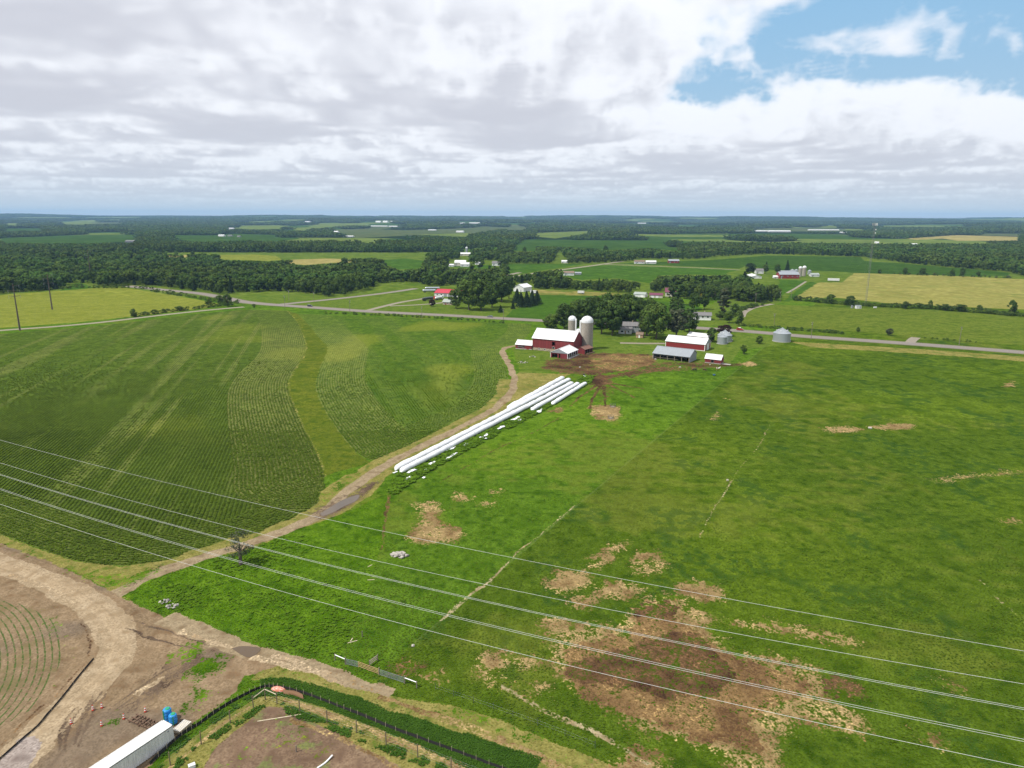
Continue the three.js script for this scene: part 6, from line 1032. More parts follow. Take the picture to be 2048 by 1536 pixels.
[[142.5, 1448, 'leftmost traffic cone beside tyre ruts'], [186, 1421, 'left cone of the pair beside the haul road'], [204, 1416, 'right cone of the pair beside the haul road'], [203.5, 1452, 'traffic cone nearest the container, left of the green weeds'], [248, 1438, 'traffic cone standing among green weeds'], [291, 1424, 'white banded traffic cone nearest the blue bales']].forEach(([x, y, l]) => { const p = pix(x, y), t = thing('traffic_cone', l, 'traffic cone', p.x, 0, p.z, x, 'orange traffic cones'); part('base', bx(0.42, 0.05, 0.42, 0, 0.025, 0), MT.rubber, t); part('cone_body', new THREE.CylinderGeometry(0.05, 0.19, 1.0, 16).translate(0, 0.55, 0), cone0.o, t); part('white_band', new THREE.CylinderGeometry(0.085, 0.122, 0.24, 16, 1, true).translate(0, 0.76, 0), MT.trim, t); part('white_band', new THREE.CylinderGeometry(0.143, 0.166, 0.15, 16, 1, true).translate(0, 0.4, 0), MT.trim, t); });
const blueWrap = mat('blue_wrap_film', new THREE.Color().setRGB(0.02, 0.22, 0.55), 0.32), greenTop = mat('green_cover', new THREE.Color().setRGB(0.02, 0.28, 0.13), 0.5);
[[336.5, 1440, 0.68, 2.0, 'taller blue wrapped bale behind the container'], [347, 1446.5, 0.66, 1.55, 'shorter blue wrapped bale at the container corner']].forEach(([x, y, r, h, l], i) => { const p = pix(x, y), t = thing('wrapped_bale', l, 'wrapped pallet', p.x, 0, p.z, i); const pts = [new THREE.Vector2(0.001, 0.14)]; for (let k = 0; k <= 10; k++) pts.push(new THREE.Vector2(r * (0.95 + 0.08 * Math.sin(k * 2.3 + i)), 0.14 + h * k / 10.5)); pts.push(new THREE.Vector2(r * 0.75, h + 0.14), new THREE.Vector2(0.001, h + 0.16)); const g = new THREE.LatheGeometry(pts, 22), q = g.attributes.position; for (let k = 0; k < q.count; k++) { const a = Math.atan2(q.getZ(k), q.getX(k)), w = 1 + 0.05 * (n2(Math.cos(a) * 3 + 9, q.getY(k) * 3 + Math.sin(a) * 3) - 0.5); q.setX(k, q.getX(k) * w); q.setZ(k, q.getZ(k) * w); } g.computeVertexNormals(); part('wrap', g, blueWrap, t); part('green_cap', new THREE.CylinderGeometry(r * 0.45, r * 0.6, 0.14, 14).translate(0.1, h + 0.2, 0), greenTop, t); part('green_strap', bx(0.16, h, 0.04, -r * 0.5, h / 2 + 0.14, r * 0.92), greenTop, t); for (const k of [-0.4, 0, 0.4]) part('pallet_board', bx(0.16, 0.13, 1.3, k, 0.065, 0), MT.wood, t); });
{ const a = pix(347, 1467), b = pix(361, 1455), t = thing('panel_stack', 'stack of pale corrugated panels beside the container end', 'panel stack', a.x, 0, a.z, Math.atan2(-(b.z - a.z), b.x - a.x)), L = 2.5; for (let k = 0; k < 6; k++) part('panel', bx(L, 0.06, 1.5, L / 2 + (k % 2) * 0.05, 0.16 + k * 0.085, 0.55), MT.paleWood, t); for (let k = 0; k < 6; k++) part('panel_rib', bx(L, 0.04, 0.08, L / 2, 0.66, -0.1 + k * 0.26), MT.trim, t); for (const x of [0.3, L - 0.3]) part('bearer', bx(0.12, 0.12, 1.5, x, 0.06, 0.55), MT.wood, t); }
{ const a = pix(264, 1437), b = pix(310, 1456), t = thing('steel_frame', 'rusty steel frame of long rails lying behind the container', 'steel frame', a.x, 0, a.z, Math.atan2(-(b.z - a.z), b.x - a.x)), L = 5.2; for (const [z, y] of [[0, 0.3], [0.75, 0.34], [-0.8, 0.26]]) part('rail', bx(L, 0.2, 0.14, L / 2, y, z), MT.rust, t); for (let k = 0; k < 6; k++) part('cross_member', bx(0.12, 0.14, 1.75, 1.6 + k * 0.68, 0.46, 0), MT.rust, t); for (let k = 0; k < 4; k++) part('loose_bar', beam([0.5 + k, 0.08, -1.2], [2.6 + k * 0.8, 0.62, 0.9 - k * 0.3], 0.09, 0.12), MT.rust, t); for (const x of [0.4, 2.6, 4.8]) part('foot', bx(0.2, 0.22, 1.8, x, 0.11, 0), MT.rust, t); }
// ---------- fences ----------
{ const spots = [[341, 1531], [402.6, 1488.5], [460.5, 1446], [507, 1416], [531, 1399.5], [554, 1408], [600, 1424], [654.5, 1445], [713, 1465.5], [772.5, 1489.5], [835.5, 1514.5], [902, 1541], [972, 1568]].map(([x, y]) => pix(x, y));
  const o = spots[4], t = thing('post_fence', 'tall wooden post fence turning a corner around the bare soil', 'fence', o.x, 0, o.z), q = spots.map((p) => [p.x - o.x, p.z - o.z]);
  q.forEach(([x, z], i) => { part('post', bar([x, -0.2, z], [x + 0.04 * ((i * 7) % 3 - 1), 2.35, z], 0.095, 0.085, 10), MT.postWood, t); });
  for (const k of [3, 5]) part('brace_rail', bar([q[4][0], 2.05, q[4][1]], [q[k][0], 1.85, q[k][1]], 0.07, 0.07, 8), MT.paleWood, t);
  for (let i = 0; i + 1 < q.length; i++) for (const y of [0.35, 0.8, 1.3, 1.8, 2.2]) part('wire', bar([q[i][0], y, q[i][1]], [q[i + 1][0], y, q[i + 1][1]], 0.006, 0.006, 3), MT.galv, t); }
MT.silt = mat('black_silt_fabric', new THREE.Color().setRGB(0.018, 0.016, 0.015), 0.9, { side: THREE.DoubleSide });
function siltFence(label, line, h, every) { const o = line[0], t = thing('silt_fence', label, 'silt fence', o[0], 0, o[1]), pos = [], idx = []; line.forEach(([x, z], i) => { const w = 0.14 * (n2(i * 0.6, h * 9) - 0.5); pos.push(x - o[0], 0, z - o[1], x - o[0] + w, h * (0.85 + 0.3 * n2(i * 0.8, 3)), z - o[1] + w); if (i) { const q = i * 2; idx.push(q - 2, q, q - 1, q - 1, q, q + 1); } }); const g = new THREE.BufferGeometry(); g.setAttribute('position', new THREE.Float32BufferAttribute(pos, 3)); g.setIndex(idx); g.computeVertexNormals(); part('fabric', g, MT.silt, t); for (let i = 1; i < line.length - 1; i += every) part('stake', bx(0.05, h + 0.35, 0.05, line[i][0] - o[0], (h + 0.3) / 2, line[i][1] - o[1] + 0.05), MT.paleWood, t); }
siltFence('black silt fence bending around the grassy site corner', siltLine, 0.62, 1); siltFence('low black silt fence left of the haul road', siltLeft, 0.4, 2);
const gateSteel = mat('gate_steel', new THREE.Color().setRGB(0.2, 0.22, 0.24), 0.5);
{ const P = (x, y) => pix(x, y), pts = [P(670.3, 1320.5), P(691, 1329), P(716.6, 1335), P(758.4, 1350.5), P(809.4, 1367), P(833.6, 1375.5)], o = pts[0], t = thing('farm_gate', 'pasture gate of wire panels and a pale board gate between posts', 'gate', o.x, 0, o.z), q = pts.map((p) => [p.x - o.x, p.z - o.z]);
  q.forEach(([x, z], i) => { if (i !== 2) part('post', bar([x, -0.2, z], [x, i === 1 || i === 3 || i === 4 ? 1.55 : 1.3, z], 0.11, 0.1, 10), MT.poleWood, t); });
  for (const [a, b] of [[0, 1], [4, 5]]) part('brace_rail', bar([q[a][0], 1.15, q[a][1]], [q[b][0], 1.1, q[b][1]], 0.085, 0.085, 8), MT.trim, t);
  for (let k = 0; k < 4; k++) part('board', beam([q[2][0], 0.28 + k * 0.3, q[2][1]], [q[3][0], 0.28 + k * 0.3, q[3][1]], 0.16, 0.05), MT.newWood, t);
  for (const f of [0.03, 0.5, 0.97]) part('gate_upright', bx(0.09, 1.15, 0.09, q[2][0] + (q[3][0] - q[2][0]) * f, 0.72, q[2][1] + (q[3][1] - q[2][1]) * f + 0.05), MT.newWood, t);
  for (const [a, b] of [[1, 2], [3, 4]]) { const A = q[a], B = q[b], n = a === 1 ? 4 : 7; for (let k = 0; k < 7; k++) part('panel_rail', bar([A[0], 0.18 + k * 0.17, A[1]], [B[0], 0.18 + k * 0.17, B[1]], k === 0 || k === 6 ? 0.028 : 0.016, undefined, 5), gateSteel, t); for (let k = 0; k <= n; k++) { const f = k / n; part('panel_upright', bar([A[0] + (B[0] - A[0]) * f, 0.15, A[1] + (B[1] - A[1]) * f], [A[0] + (B[0] - A[0]) * f, 1.22, A[1] + (B[1] - A[1]) * f], 0.024, 0.024, 5), gateSteel, t); } }
  const g = P(739, 1333), e = P(756, 1320.5), u = thing('open_gate', 'small grey board gate standing open behind the pale board gate', 'gate', g.x, 0, g.z), v = [e.x - g.x, e.z - g.z]; for (let k = 0; k < 3; k++) part('board', beam([0, 0.4 + k * 0.35, 0], [v[0], 0.4 + k * 0.35, v[1]], 0.16, 0.05), MT.wood, u); for (const f of [0.02, 0.98]) part('post', bx(0.12, 1.35, 0.12, v[0] * f, 0.67, v[1] * f + 0.08), MT.wood, u); }
{ const sp = [[871, 1380], [907, 1393], [947, 1406], [986.6, 1420], [1025.6, 1434], [1075, 1451], [1130, 1472], [1190, 1496]].map(([x, y]) => pix(x, y)), o = sp[0], t = thing('pasture_fence', 'line of thin metal fence posts right of the gate', 'fence', o.x, 0, o.z); sp.forEach((p) => part('post', bar([p.x - o.x, 0, p.z - o.z], [p.x - o.x, 1.35, p.z - o.z], 0.04, 0.035, 6), MT.steel, t)); for (let i = 0; i + 1 < sp.length; i++) for (const y of [0.5, 1.0]) part('wire', bar([sp[i].x - o.x, y, sp[i].z - o.z], [sp[i + 1].x - o.x, y, sp[i + 1].z - o.z], 0.006, 0.006, 3), MT.galv, t); }
[[724.5, 1274, 1.3, 0, 'upright grey post left of the gate in the meadow'], [592.5, 1504, 1.2, 0, 'dark stub post standing in the bare soil']].forEach(([x, y, h, , l]) => { const p = pix(x, y); single('wooden_post', l, 'post', bar([0, -0.1, 0], [0.03, h, 0], 0.09, 0.08, 10), MT.poleWood, p.x, 0, p.z); });
[[703, 1280, 1.2, 1.4, 'short pale board leaning left of the grey post'], [705, 1284, 1.9, 0.5, 'long pale board lying beside the grey post'], [740, 1132, 1.3, 0.9, 'pale board lying below the grey stone pile'], [742, 1160, 1.6, 0.1, 'pale board lying in the lush grass'], [560, 1436, 7, 0.25, 'long grey plank lying at the soil edge']].forEach(([x, y, L, a, l]) => { const p = pix(x, y); single('loose_board', l, 'board', bx(L, 0.06, 0.16, 0, 0.05, 0), MT.paleWood, p.x, 0.01, p.z, a); });
{ const a = pix(634, 1538), b = pix(665, 1514.5), c = new THREE.CatmullRomCurve3([new THREE.Vector3(0, 0.12, 0), new THREE.Vector3((b.x - a.x) * 0.45 + 0.15, 0.14, (b.z - a.z) * 0.45), new THREE.Vector3(b.x - a.x, 0.35, b.z - a.z)]); single('white_pipe', 'bent white pipe lying on the bare soil', 'pipe', new THREE.TubeGeometry(c, 16, 0.13, 10), MT.trim, a.x, 0, a.z); }
{ const p = pix(384, 1535), t = thing('white_box', 'small white box beside the fence at the bottom edge', 'box', p.x, 0, p.z, 0.6); part('box_body', bx(0.9, 0.45, 0.6, 0, 0.24, 0), MT.trim, t); part('lid', bx(0.96, 0.08, 0.66, 0, 0.51, 0), MT.whiteWall, t); }
// covered mound and berm at the silt fence corner
{ const p = pix(557, 1380), g = new THREE.SphereGeometry(1, 26, 10, 0, 6.2832, 0, 1.5708)  .scale(1.4, 0.6, 0.6), q = g.attributes.position; for (let k = 0; k < q.count; k++) q.setY(k, q.getY(k) * (0.85 + 0.3 * n2(q.getX(k) * 2 + 5, q.getZ(k) * 2)) + 0.01); g.computeVertexNormals();
  const tx = canvasTex(128, 64, (i, j) => { const w = n2(i / 5, j / 5) > 0.62; return w ? [0.78, 0.66, 0.6] : [0.74, 0.42, 0.34]; }); single('tarp_mound', 'faded orange tarp over a low mound at the fence corner', 'tarp', g, mat('orange_tarp', new THREE.Color(1, 1, 1), 0.6, { map: tx }), p.x, 0, p.z, -0.2);
  reseed(88); const ln = smoothLine(poly(566, 1384, 580, 1386, 596, 1391, 606, 1395), 0.6), pos = [], idx = [], m = 6; ln.forEach(([x, z], i) => { for (let j = 0; j <= m; j++) { const a = j / m * Math.PI, r = 0.55 * (0.7 + 0.6 * n2(i * 0.5, j)); pos.push(x - ln[0][0] + Math.cos(a) * r * 0.5, Math.sin(a) * r * 0.8, z - ln[0][1] + Math.cos(a) * r); } if (i) for (let j = 0; j < m; j++) { const q = i * (m + 1) + j, p0 = q - m - 1; idx.push(p0, q, p0 + 1, q, q + 1, p0 + 1); } }); const bg = new THREE.BufferGeometry(); bg.setAttribute('position', new THREE.Float32BufferAttribute(pos, 3)); bg.setIndex(idx); bg.computeVertexNormals(); single('soil_berm', 'low brown soil berm along the silt fence corner', 'berm', bg, mat('berm_soil', rgb(150, 112, 80), 0.95, { side: THREE.DoubleSide }), ln[0][0], 0, ln[0][1]); }
// ---------- stones ----------
const STONE = [1, 2, 3].map((s) => { reseed(s * 77); const g = new THREE.IcosahedronGeometry(0.5, 1), q = g.attributes.position, cache = new Map(); for (let k = 0; k < q.count; k++) { const key = [q.getX(k), q.getY(k), q.getZ(k)].map((v) => v.toFixed(3)).join(); if (!cache.has(key)) cache.set(key, rr(0.72, 1.15)); const f = cache.get(key); q.setXYZ(k, q.getX(k) * f, q.getY(k) * f * 0.62, q.getZ(k) * f); } g.computeVertexNormals(); return g; });
const stoneM = [mat('grey_fieldstone', new THREE.Color().setRGB(0.36, 0.33, 0.30), 0.9, { map: blotchTex }), mat('pale_fieldstone', new THREE.Color().setRGB(0.46, 0.42, 0.37), 0.9, { map: blotchTex }), mat('dark_fieldstone', new THREE.Color().setRGB(0.22, 0.20, 0.19), 0.9, { map: blotchTex })];
function stonePile(label, x, y, n, R, seed, size = 1) { reseed(seed); const p = pix(x, y), t = thing('stone_pile', label, 'stone pile', p.x, 0, p.z); for (let k = 0; k < n; k++) { const a = rr(0, 6.28), r = R * Math.sqrt(rnd()), s = rr(0.5, 1.25) * size, m = part('stone', STONE[k % 3], stoneM[Math.floor(rnd() * 2.4)], t); m.position.set(Math.cos(a) * r, 0.14 * s + (1 - r / R) * 0.55 * size, Math.sin(a) * r * 0.75); m.rotation.set(rr(-0.4, 0.4), rr(0, 6.28), rr(-0.4, 0.4)); m.scale.setScalar(s); } }
stonePile('pile of grey field stones below the straw patch', 800, 1111, 42, 2.0, 5, 0.95); stonePile('weedy stone pile in lush grass near the track, upper part', 330, 1204, 12, 1.1, 6, 0.7); stonePile('weedy stone pile in lush grass near the track, lower part', 345, 1213, 14, 1.2, 8, 0.7);
stonePile('scattered pale rubble on the grass left of the barn annex', 1047, 725, 14, 3.2, 9, 0.8); stonePile('pale rubble heap between barn and cattle shed', 1066, 714, 8, 2.0, 10, 0.9);
{ reseed(55); [[826, 1292, 0.75, 'single pale boulder in grass right of the gate'], [1184, 753, 1.1, 'pale block at the end of the silage bags'], [1160, 735, 1.2, 'pale rock in the mud before the cattle shed'], [1420, 730, 1.0, 'pale rock before the small red shed'], [1311, 719, 1.3, 'pale slab at the left corner of pole shed'], [1740, 857, 1.5, 'pale slab between two straw patches'], [1455, 961, 0.9, 'pale stone on the worn pasture path'], [1360, 735, 1.4, 'mossy rock in mud below pole shed']].forEach(([x, y, s, l], i) => { const p = pix(x, y), m = single('boulder', l, 'rock', STONE[i % 3], stoneM[1], p.x, 0.15 * s, p.z, i); m.scale.setScalar(s); }); }
// ---------- hay feeders, tub, animals ----------
function feeder(label, x, y) { const p = pix(x, y), t = thing('hay_feeder', label, 'feeder', p.x, 0, p.z, 0.3, 'round hay feeders in straw'); for (const h of [0.05, 0.55, 1.15]) part('ring', new THREE.TorusGeometry(1.25, 0.035, 6, 36).rotateX(1.5708).translate(0, h, 0), MT.steel, t); for (let k = 0; k < 18; k++) { const a = k / 18 * 6.283; part('bar', bar([Math.cos(a) * 1.25, 0.05, Math.sin(a) * 1.25], [Math.cos(a) * 1.25, 1.15, Math.sin(a) * 1.25], 0.022, 0.022, 5), MT.steel, t); } part('hay', new THREE.SphereGeometry(1, 14, 6, 0, 6.283, 0, 1.57).scale(0.95, 0.35, 0.95), MT.wood, t); }
feeder('upper dark round hay feeder on the straw patch', 1225.5, 813.5); feeder('lower dark round hay feeder on the straw patch', 1221.5, 836.5);
{ const p = pix(1428, 751), t = thing('water_tub', 'small blue water tub in the pasture below the horses', 'tub', p.x, 0, p.z); part('tub', new THREE.LatheGeometry([new THREE.Vector2(0.001, 0.03), new THREE.Vector2(0.5, 0.03), new THREE.Vector2(0.62, 0.6), new THREE.Vector2(0.66, 0.62), new THREE.Vector2(0.57, 0.58), new THREE.Vector2(0.46, 0.1), new THREE.Vector2(0.001, 0.1)], 22), mat('blue_tub', new THREE.Color().setRGB(0.05, 0.16, 0.42), 0.5), t); part('water', new THREE.CylinderGeometry(0.53, 0.53, 0.02, 20).translate(0, 0.45, 0), MT.glass, t); }
// one continuous horse body from joints with radii, head lowered to graze
function horseGeo(head) {
  const J = { rump: [-0.75, 1.28, 0, 0.33], belly: [-0.1, 1.2, 0, 0.36], chest: [0.55, 1.22, 0, 0.34], neck: [0.95, head ? 1.1 : 1.62, 0, 0.17], poll: head ? [1.3, 0.62, 0, 0.13] : [1.22, 1.9, 0, 0.13], nose: head ? [1.48, 0.2, 0, 0.075] : [1.62, 1.66, 0, 0.085], tail: [-1.08, 1.25, 0, 0.06], tail2: [-1.2, 0.6, 0, 0.05], ear: head ? [1.2, 0.8, 0.07, 0.03] : [1.2, 2.1, 0.07, 0.03] };
  const B = [['rump', 'belly'], ['belly', 'chest'], ['chest', 'neck'], ['neck', 'poll'], ['poll', 'nose'], ['rump', 'tail'], ['tail', 'tail2'], ['poll', 'ear']].map(([a, b]) => [J[a], J[b]]);
  for (const s of [-1, 1]) { B.push([[0.55, 1.1, s * 0.17, 0.14], [0.58 + s * 0.06, 0.62, s * 0.18, 0.075]], [[0.58 + s * 0.06, 0.62, s * 0.18, 0.07], [0.54 + s * 0.1, 0.06, s * 0.18, 0.055]], [[-0.75, 1.15, s * 0.18, 0.2], [-0.66 - s * 0.08, 0.85, s * 0.19, 0.12]], [[-0.66 - s * 0.08, 0.85, s * 0.19, 0.11], [-0.86 - s * 0.08, 0.55, s * 0.19, 0.07]], [[-0.86 - s * 0.08, 0.55, s * 0.19, 0.065], [-0.8 - s * 0.08, 0.06, s * 0.19, 0.055]]); }
  const R = 72, mc = new MarchingCubes(R, new THREE.MeshStandardMaterial(), false, false, 60000), S = 1.75, oy = 1.05;
  for (let z = 0; z < R; z++) for (let y = 0; y < R; y++) for (let x = 0; x < R; x++) {
    const px = (x - R / 2) / (R / 2) * S, py = (y - R / 2) / (R / 2) * S + oy, pz = (z - R / 2) / (R / 2) * S; let e = 0;
    for (const [a, b] of B) { const dx = b[0] - a[0], dy = b[1] - a[1], dz = b[2] - a[2], t = clamp(((px - a[0]) * dx + (py - a[1]) * dy + (pz - a[2]) * dz) / (dx * dx + dy * dy + dz * dz)), q = Math.hypot(px - a[0] - dx * t, py - a[1] - dy * t, pz - a[2] - dz * t) - (a[3] + (b[3] - a[3]) * t); e += Math.exp(-q * 26); }
    mc.field[x + y * R + z * R * R] = Math.log(e + 1e-30) / 26;
  }
  mc.isolation = 0; mc.update(); const n = mc.count, p = new Float32Array(mc.positionArray.slice(0, n * 3)), g = new THREE.BufferGeometry();
  for (let i = 0; i < n; i++) { p[i * 3] *= S; p[i * 3 + 1] = p[i * 3 + 1] * S + oy; p[i * 3 + 2] *= S; }
  g.setAttribute('position', new THREE.Float32BufferAttribute(p, 3)); g.setAttribute('normal', new THREE.Float32BufferAttribute(new Float32Array(mc.normalArray.slice(0, n * 3)), 3)); return g;
}
{ const graze = horseGeo(true), stand = horseGeo(false), coat = (n, r, g, b) => mat(n, new THREE.Color().setRGB(r, g, b), 0.7);
  const pinto = mat('pinto_coat', new THREE.Color(1, 1, 1), 0.7, { vertexColors: true }), pg = stand.clone(), P = pg.attributes.position, col = []; for (let i = 0; i < P.count; i++) { const w = n2(P.getX(i) * 2.1 + 3, P.getY(i) * 2.1) > 0.46; col.push(...(w ? [0.66, 0.62, 0.56] : [0.22, 0.07, 0.035])); } pg.setAttribute('color', new THREE.Float32BufferAttribute(col, 3));
  [[1389, 742.5, graze, coat('dark_brown_coat', 0.035, 0.018, 0.012), 'dark brown horse grazing nearest the pole shed', 2.9], [1409, 743, graze, coat('bay_coat', 0.075, 0.03, 0.014), 'brown horse grazing in the middle of the three', 0.1], [1436, 741, pg, pinto, 'white and chestnut horse standing below the small red shed', 0.2]].forEach(([x, y, g, m, l, a]) => { const p = pix(x, y); single('horse', l, 'horse', g, m, p.x, -0.005, p.z, a, 'horses in the pasture'); }); 
  const q = pix(1168, 751); single('calf', 'dark calf beside the mud near the silage bags', 'calf', graze.clone().scale(0.62, 0.62, 0.7), coat('black_coat', 0.015, 0.013, 0.012), q.x, 0, q.z, 2.2); }
// ---------- grasses, crops and weeds: too many to count ----------
function tuft(seed, n, h, w, lean = 0.6) { reseed(seed); const p = [], nn = [], c = [], idx = []; for (let k = 0; k < n; k++) { const a = k / n * 6.283 + rr(-0.4, 0.4), l = lean * rr(0.5, 1.2), r0 = w * 0.15 * rnd(), x0 = Math.cos(a) * r0, z0 = Math.sin(a) * r0, x1 = x0 + Math.cos(a) * w * 0.5 * l, z1 = z0 + Math.sin(a) * w * 0.5 * l, y1 = h * rr(0.65, 1.1), bw = w * 0.13, tx = -Math.sin(a) * bw, tz = Math.cos(a) * bw, v = rr(0.75, 1.25), q = p.length / 3; p.push(x0 - tx, 0, z0 - tz, x0 + tx, 0, z0 + tz, (x0 + x1) / 2 + tx * 1.3, y1 * 0.75, (z0 + z1) / 2 + tz * 1.3, (x0 + x1) / 2 - tx * 1.3, y1 * 0.75, (z0 + z1) / 2 - tz * 1.3, x1, y1, z1); for (let i = 0; i < 5; i++) { nn.push(-Math.cos(a) * 0.25, 0.95, -Math.sin(a) * 0.25); c.push(v, v, v); } idx.push(q, q + 1, q + 2, q, q + 2, q + 3, q + 3, q + 2, q + 4); } const g = new THREE.BufferGeometry(); g.setAttribute('position', new THREE.Float32BufferAttribute(p, 3)); g.setAttribute('normal', new THREE.Float32BufferAttribute(nn, 3)); g.setAttribute('color', new THREE.Float32BufferAttribute(c, 3)); g.setIndex(idx); return g; }
const GRASS = tuft(1, 7, 0.15, 0.6, 0.9), TALL = tuft(2, 8, 0.22, 0.6, 1.0), WEED = tuft(3, 9, 0.42, 1.0, 1.05), CORN = tuft(4, 7, 0.32, 0.85, 1.1);
const vary = (P, x, z) => { const k = 0.25 + 0.75 * (n2(x / 1.7, z / 1.7) * 0.6 + rnd() * 0.4), A = P[2], B = P[1]; return [(A[0] + (B[0] - A[0]) * k) * 1.06, (A[1] + (B[1] - A[1]) * k) * 1.06, (A[2] + (B[2] - A[2]) * k) * 1.02]; };
const visible = (x, z) => { const F = -z, zc = F * 0.973 + 18.4; return Math.abs(x) < zc * 0.735 && F > 84; };
function scatter(zNear, zFar, dens, test) { const out = []; for (let z = -zNear; z > -zFar;) { const F = -z, s = 1 / Math.sqrt(dens(F)), half = Math.min((F * 0.973 + 18.4) * 0.735, 212 + (F > 280 ? 400 : 0)); for (let x = -half; x < half; x += s) { const X = x + rr(-0.5, 0.5) * s, Z = z + rr(-0.5, 0.5) * s, it = test(X, Z); if (it) out.push(it); } z -= s; } return out; }
{ reseed(2024);
  const grassy = { pasture: 1, lush: 1.05, swale: 1.1, verge: 0.7 };
  const near = scatter(88, 260, (F) => F < 130 ? 2.6 : 2.6 * Math.pow(130 / F, 3.4), (X, Z) => { const [c, o] = coverAt(X, Z), s = grassy[c]; if (!s || (o && n2(X / 1.1, Z / 1.1) < 0.7)) return null; const k = rr(0.45, 1.0) * (0.6 + 0.6 * n2(X / 6, Z / 6)); return { p: new THREE.Vector3(X, 0.0, Z), r: rr(0, 6.28), sx: s * k, sy: s * k * rr(0.7, 1.2), c: vary(COVER[c], X, Z) }; });
  instanced('pasture_grass', 'tufted green grass of the pasture', GRASS, near, grassMat);
  const tall = scatter(84, 190, (F) => 16, (X, Z) => { const [c] = coverAt(X, Z); if (c !== 'tallgrass') return null; const k = rr(0.4, 0.75); return { p: new THREE.Vector3(X, 0, Z), r: rr(0, 6.28), sx: k, sy: k * rr(0.8, 1.2), c: vary(COVER.tallgrass, X, Z).map((v) => v * 1.5) }; });
  const strips = [ribbon(smoothLine(poly(470, 1452, 507, 1424, 530, 1408), 2), 1.3), ribbon(smoothLine(poly(556, 1412, 600, 1430, 655, 1450, 713, 1471, 772, 1495, 836, 1520, 902, 1545), 2), 1.8), ribbon(smoothLine(poly(345, 1535, 400, 1495, 460, 1452), 2), 1.5), ribbon(siltLine.slice(0, Math.round(siltLine.length * 0.4)).map(([x, z]) => [x + 1.0, z + 0.8]), 1.6)];
  for (const s of strips) { let a = 1e9, b = -1e9, c = 1e9, d = -1e9; for (const [x, z] of s) { a = Math.min(a, x); b = Math.max(b, x); c = Math.min(c, z); d = Math.max(d, z); } for (let x = a; x < b; x += 0.32) for (let z = c; z < d; z += 0.32) { const X = x + rr(-0.2, 0.2), Z = z + rr(-0.2, 0.2); if (inside(s, X, Z) && n2(X / 1.3, Z / 1.3) > 0.42) { const k = rr(0.6, 1.15); tall.push({ p: new THREE.Vector3(X, 0, Z), r: rr(0, 6.28), sx: k, sy: k, c: vary(COVER.tallgrass, X, Z).map((v) => v * 1.5) }); } } }
  instanced('tall_grass', 'dark tall grass along the silt fence and posts', TALL, tall, grassMat);
  // weeds along the silage bags, around stone piles and the small tree
  const wz = poly(770, 985, 792, 950, 830, 935, 900, 898, 1000, 850, 1060, 822, 1140, 775, 1165, 752, 1190, 752, 1182, 766, 1100, 815, 1000, 868, 900, 920, 830, 962, 790, 990), weeds = []; { let a = 1e9, b = -1e9, c = 1e9, d = -1e9; for (const [x, z] of wz) { a = Math.min(a, x); b = Math.max(b, x); c = Math.min(c, z); d = Math.max(d, z); } for (let x = a; x < b; x += 0.75) for (let z = c; z < d; z += 0.75) { const X = x + rr(-0.4, 0.4), Z = z + rr(-0.4, 0.4); if (!inside(wz, X, Z) || n2(X / 3.5, Z / 3.5) < 0.25) continue; const k = rr(0.7, 1.7); weeds.push({ p: new THREE.Vector3(X, 0, Z), r: rr(0, 6.28), sx: k, sy: k * rr(0.8, 1.3), c: vary(COVER.lush, X, Z).map((v) => v * 1.2) }); } }
  for (const [x, y, R, n] of [[352, 1190, 5, 120], [352, 1208, 4, 90], [500, 1112, 8, 160], [560, 1100, 9, 130], [470, 1124, 5, 70], [480, 1170, 12, 120], [620, 1230, 14, 200], [690, 1290, 8, 130], [660, 1260, 9, 140]]) { const p = pix(x, y); for (let k = 0; k < n; k++) { const a = rr(0, 6.28), r = R * Math.sqrt(rnd()), X = p.x + Math.cos(a) * r, Z = p.z + Math.sin(a) * r; if (coverAt(X, Z)[0] !== 'lush') continue; const s = rr(0.35, 0.85); weeds.push({ p: new THREE.Vector3(X, 0, Z), r: rr(0, 6.28), sx: s, sy: s, c: vary(COVER.lush, X, Z).map((v) => v * 1.2) }); } }
  instanced('weeds', 'leafy weeds along the silage bags and in the meadow', WEED, weeds, grassMat);
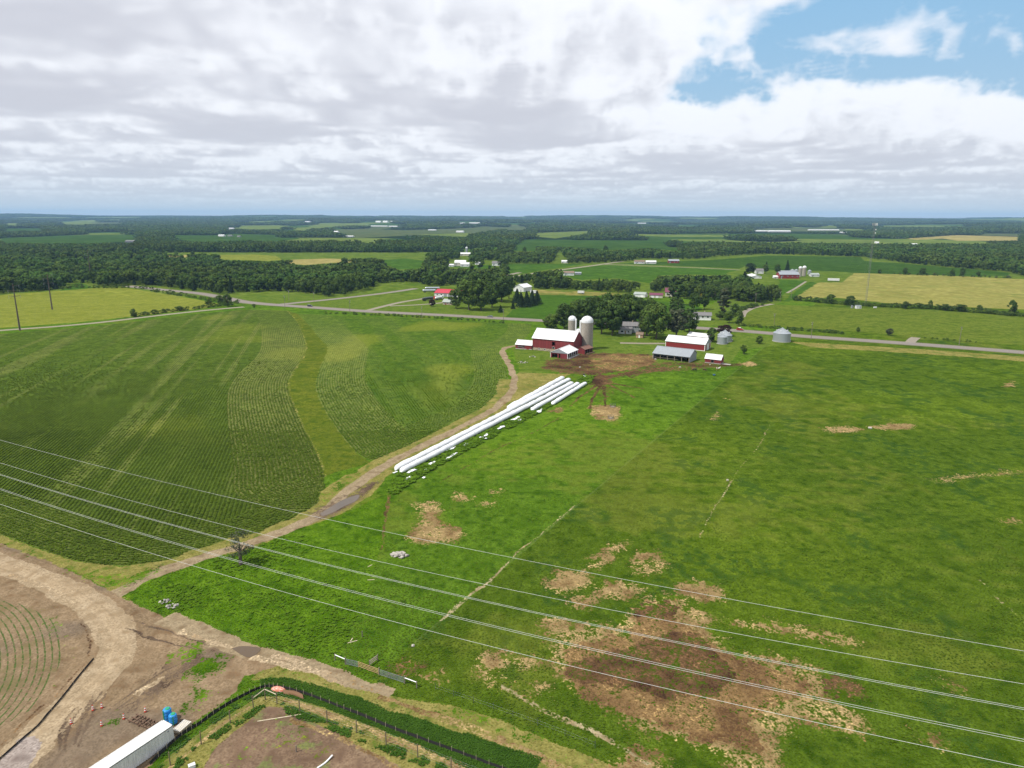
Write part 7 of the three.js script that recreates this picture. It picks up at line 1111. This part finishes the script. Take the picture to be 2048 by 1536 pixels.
  // young corn in rows
  const corn = [], rowsIn = (poly_, cls, swl, edge, D, edgeW, swW) => { let a = 1e9, b = -1e9, c = 1e9, d = -1e9; for (const [x, z] of poly_) { a = Math.min(a, x); b = Math.max(b, x); c = Math.min(c, z); d = Math.max(d, z); } c = Math.max(c, -430);
    for (let z = d; z > c;) { const F = -z, st = F < 260 ? 0.62 : 0.95, half = (F * 0.973 + 18.4) * 0.735; for (let x = Math.max(a, -half); x < Math.min(b, half); x += st) { const X = x + rr(-0.3, 0.3) * st, Z = z + rr(-0.3, 0.3) * st; if (rnd() < sstep(230, 430, -Z) || coverAt(X, Z)[0] !== cls) continue; const ds = distLine(swl, X, Z); let px = X, pz = Z; if (ds > swW) { const ed = distLine(edge, X, Z); if (ed > edgeW) { const rc = X * D[0] + Z * D[1]; if (rnd() < 0.75 * sstep(0.5, 0.76, n2(rc / 3.6 + 7, (X * D[1] - Z * D[0]) / 150) * 0.8 + n2(X / 27 + 3, Z / 27) * 0.2)) continue; const k = (Math.floor(rc / ROW) + 0.5) * ROW - rc; px += D[0] * k; pz += D[1] * k; } else if (Math.abs((ed / ROW) % 1 - 0.5) > 0.38) continue; } else if (Math.abs((ds / ROW) % 1 - 0.5) > 0.36) continue; const k = rr(0.7, 1.15) * (0.8 + 0.4 * n2(px / 20, pz / 20)); corn.push({ p: new THREE.Vector3(px, 0, pz), r: rr(0, 6.28), sx: k, sy: k, c: vary(COVER[cls], px, pz).map((v, i) => v * [1.3, 1.25, 1.1][i]) }); } z -= st; } };
  rowsIn(cornA, 'corn', swaleL, fieldBottom, rowDir, 17, 27); rowsIn(cornB, 'cornb', swaleR, cornBEdge, rowDirB, 17, 24);
  instanced('young_corn', 'rows of knee high young corn plants', CORN, corn, grassMat);
  console.log('grass', near.length, tall.length, weeds.length, 'corn', corn.length);
}
// ---------- puddles ----------
MT.puddle = new THREE.MeshPhysicalMaterial({ color: rgb(120, 100, 76), roughness: 0.08, name: 'muddy_water' });
function puddle(label, ...n) { const q = smoothLine(poly(...n, n[0], n[1]), 0.7), s = new THREE.Shape(q.map(([x, z]) => new THREE.Vector2(x, -z))); struct('puddle', new THREE.ShapeGeometry(s).rotateX(-Math.PI / 2).translate(0, 0.04, 0), MT.puddle, label); }
puddle('brown puddle on the gate track', 464, 1297, 478, 1293, 500, 1293, 522, 1297, 512, 1309, 498, 1315, 480, 1308); puddle('long shallow puddle on the farm track', 640, 1027, 660, 1015, 690, 998, 718, 990, 712, 1002, 690, 1012, 664, 1026, 645, 1032);
renderer.render(scene, camera);
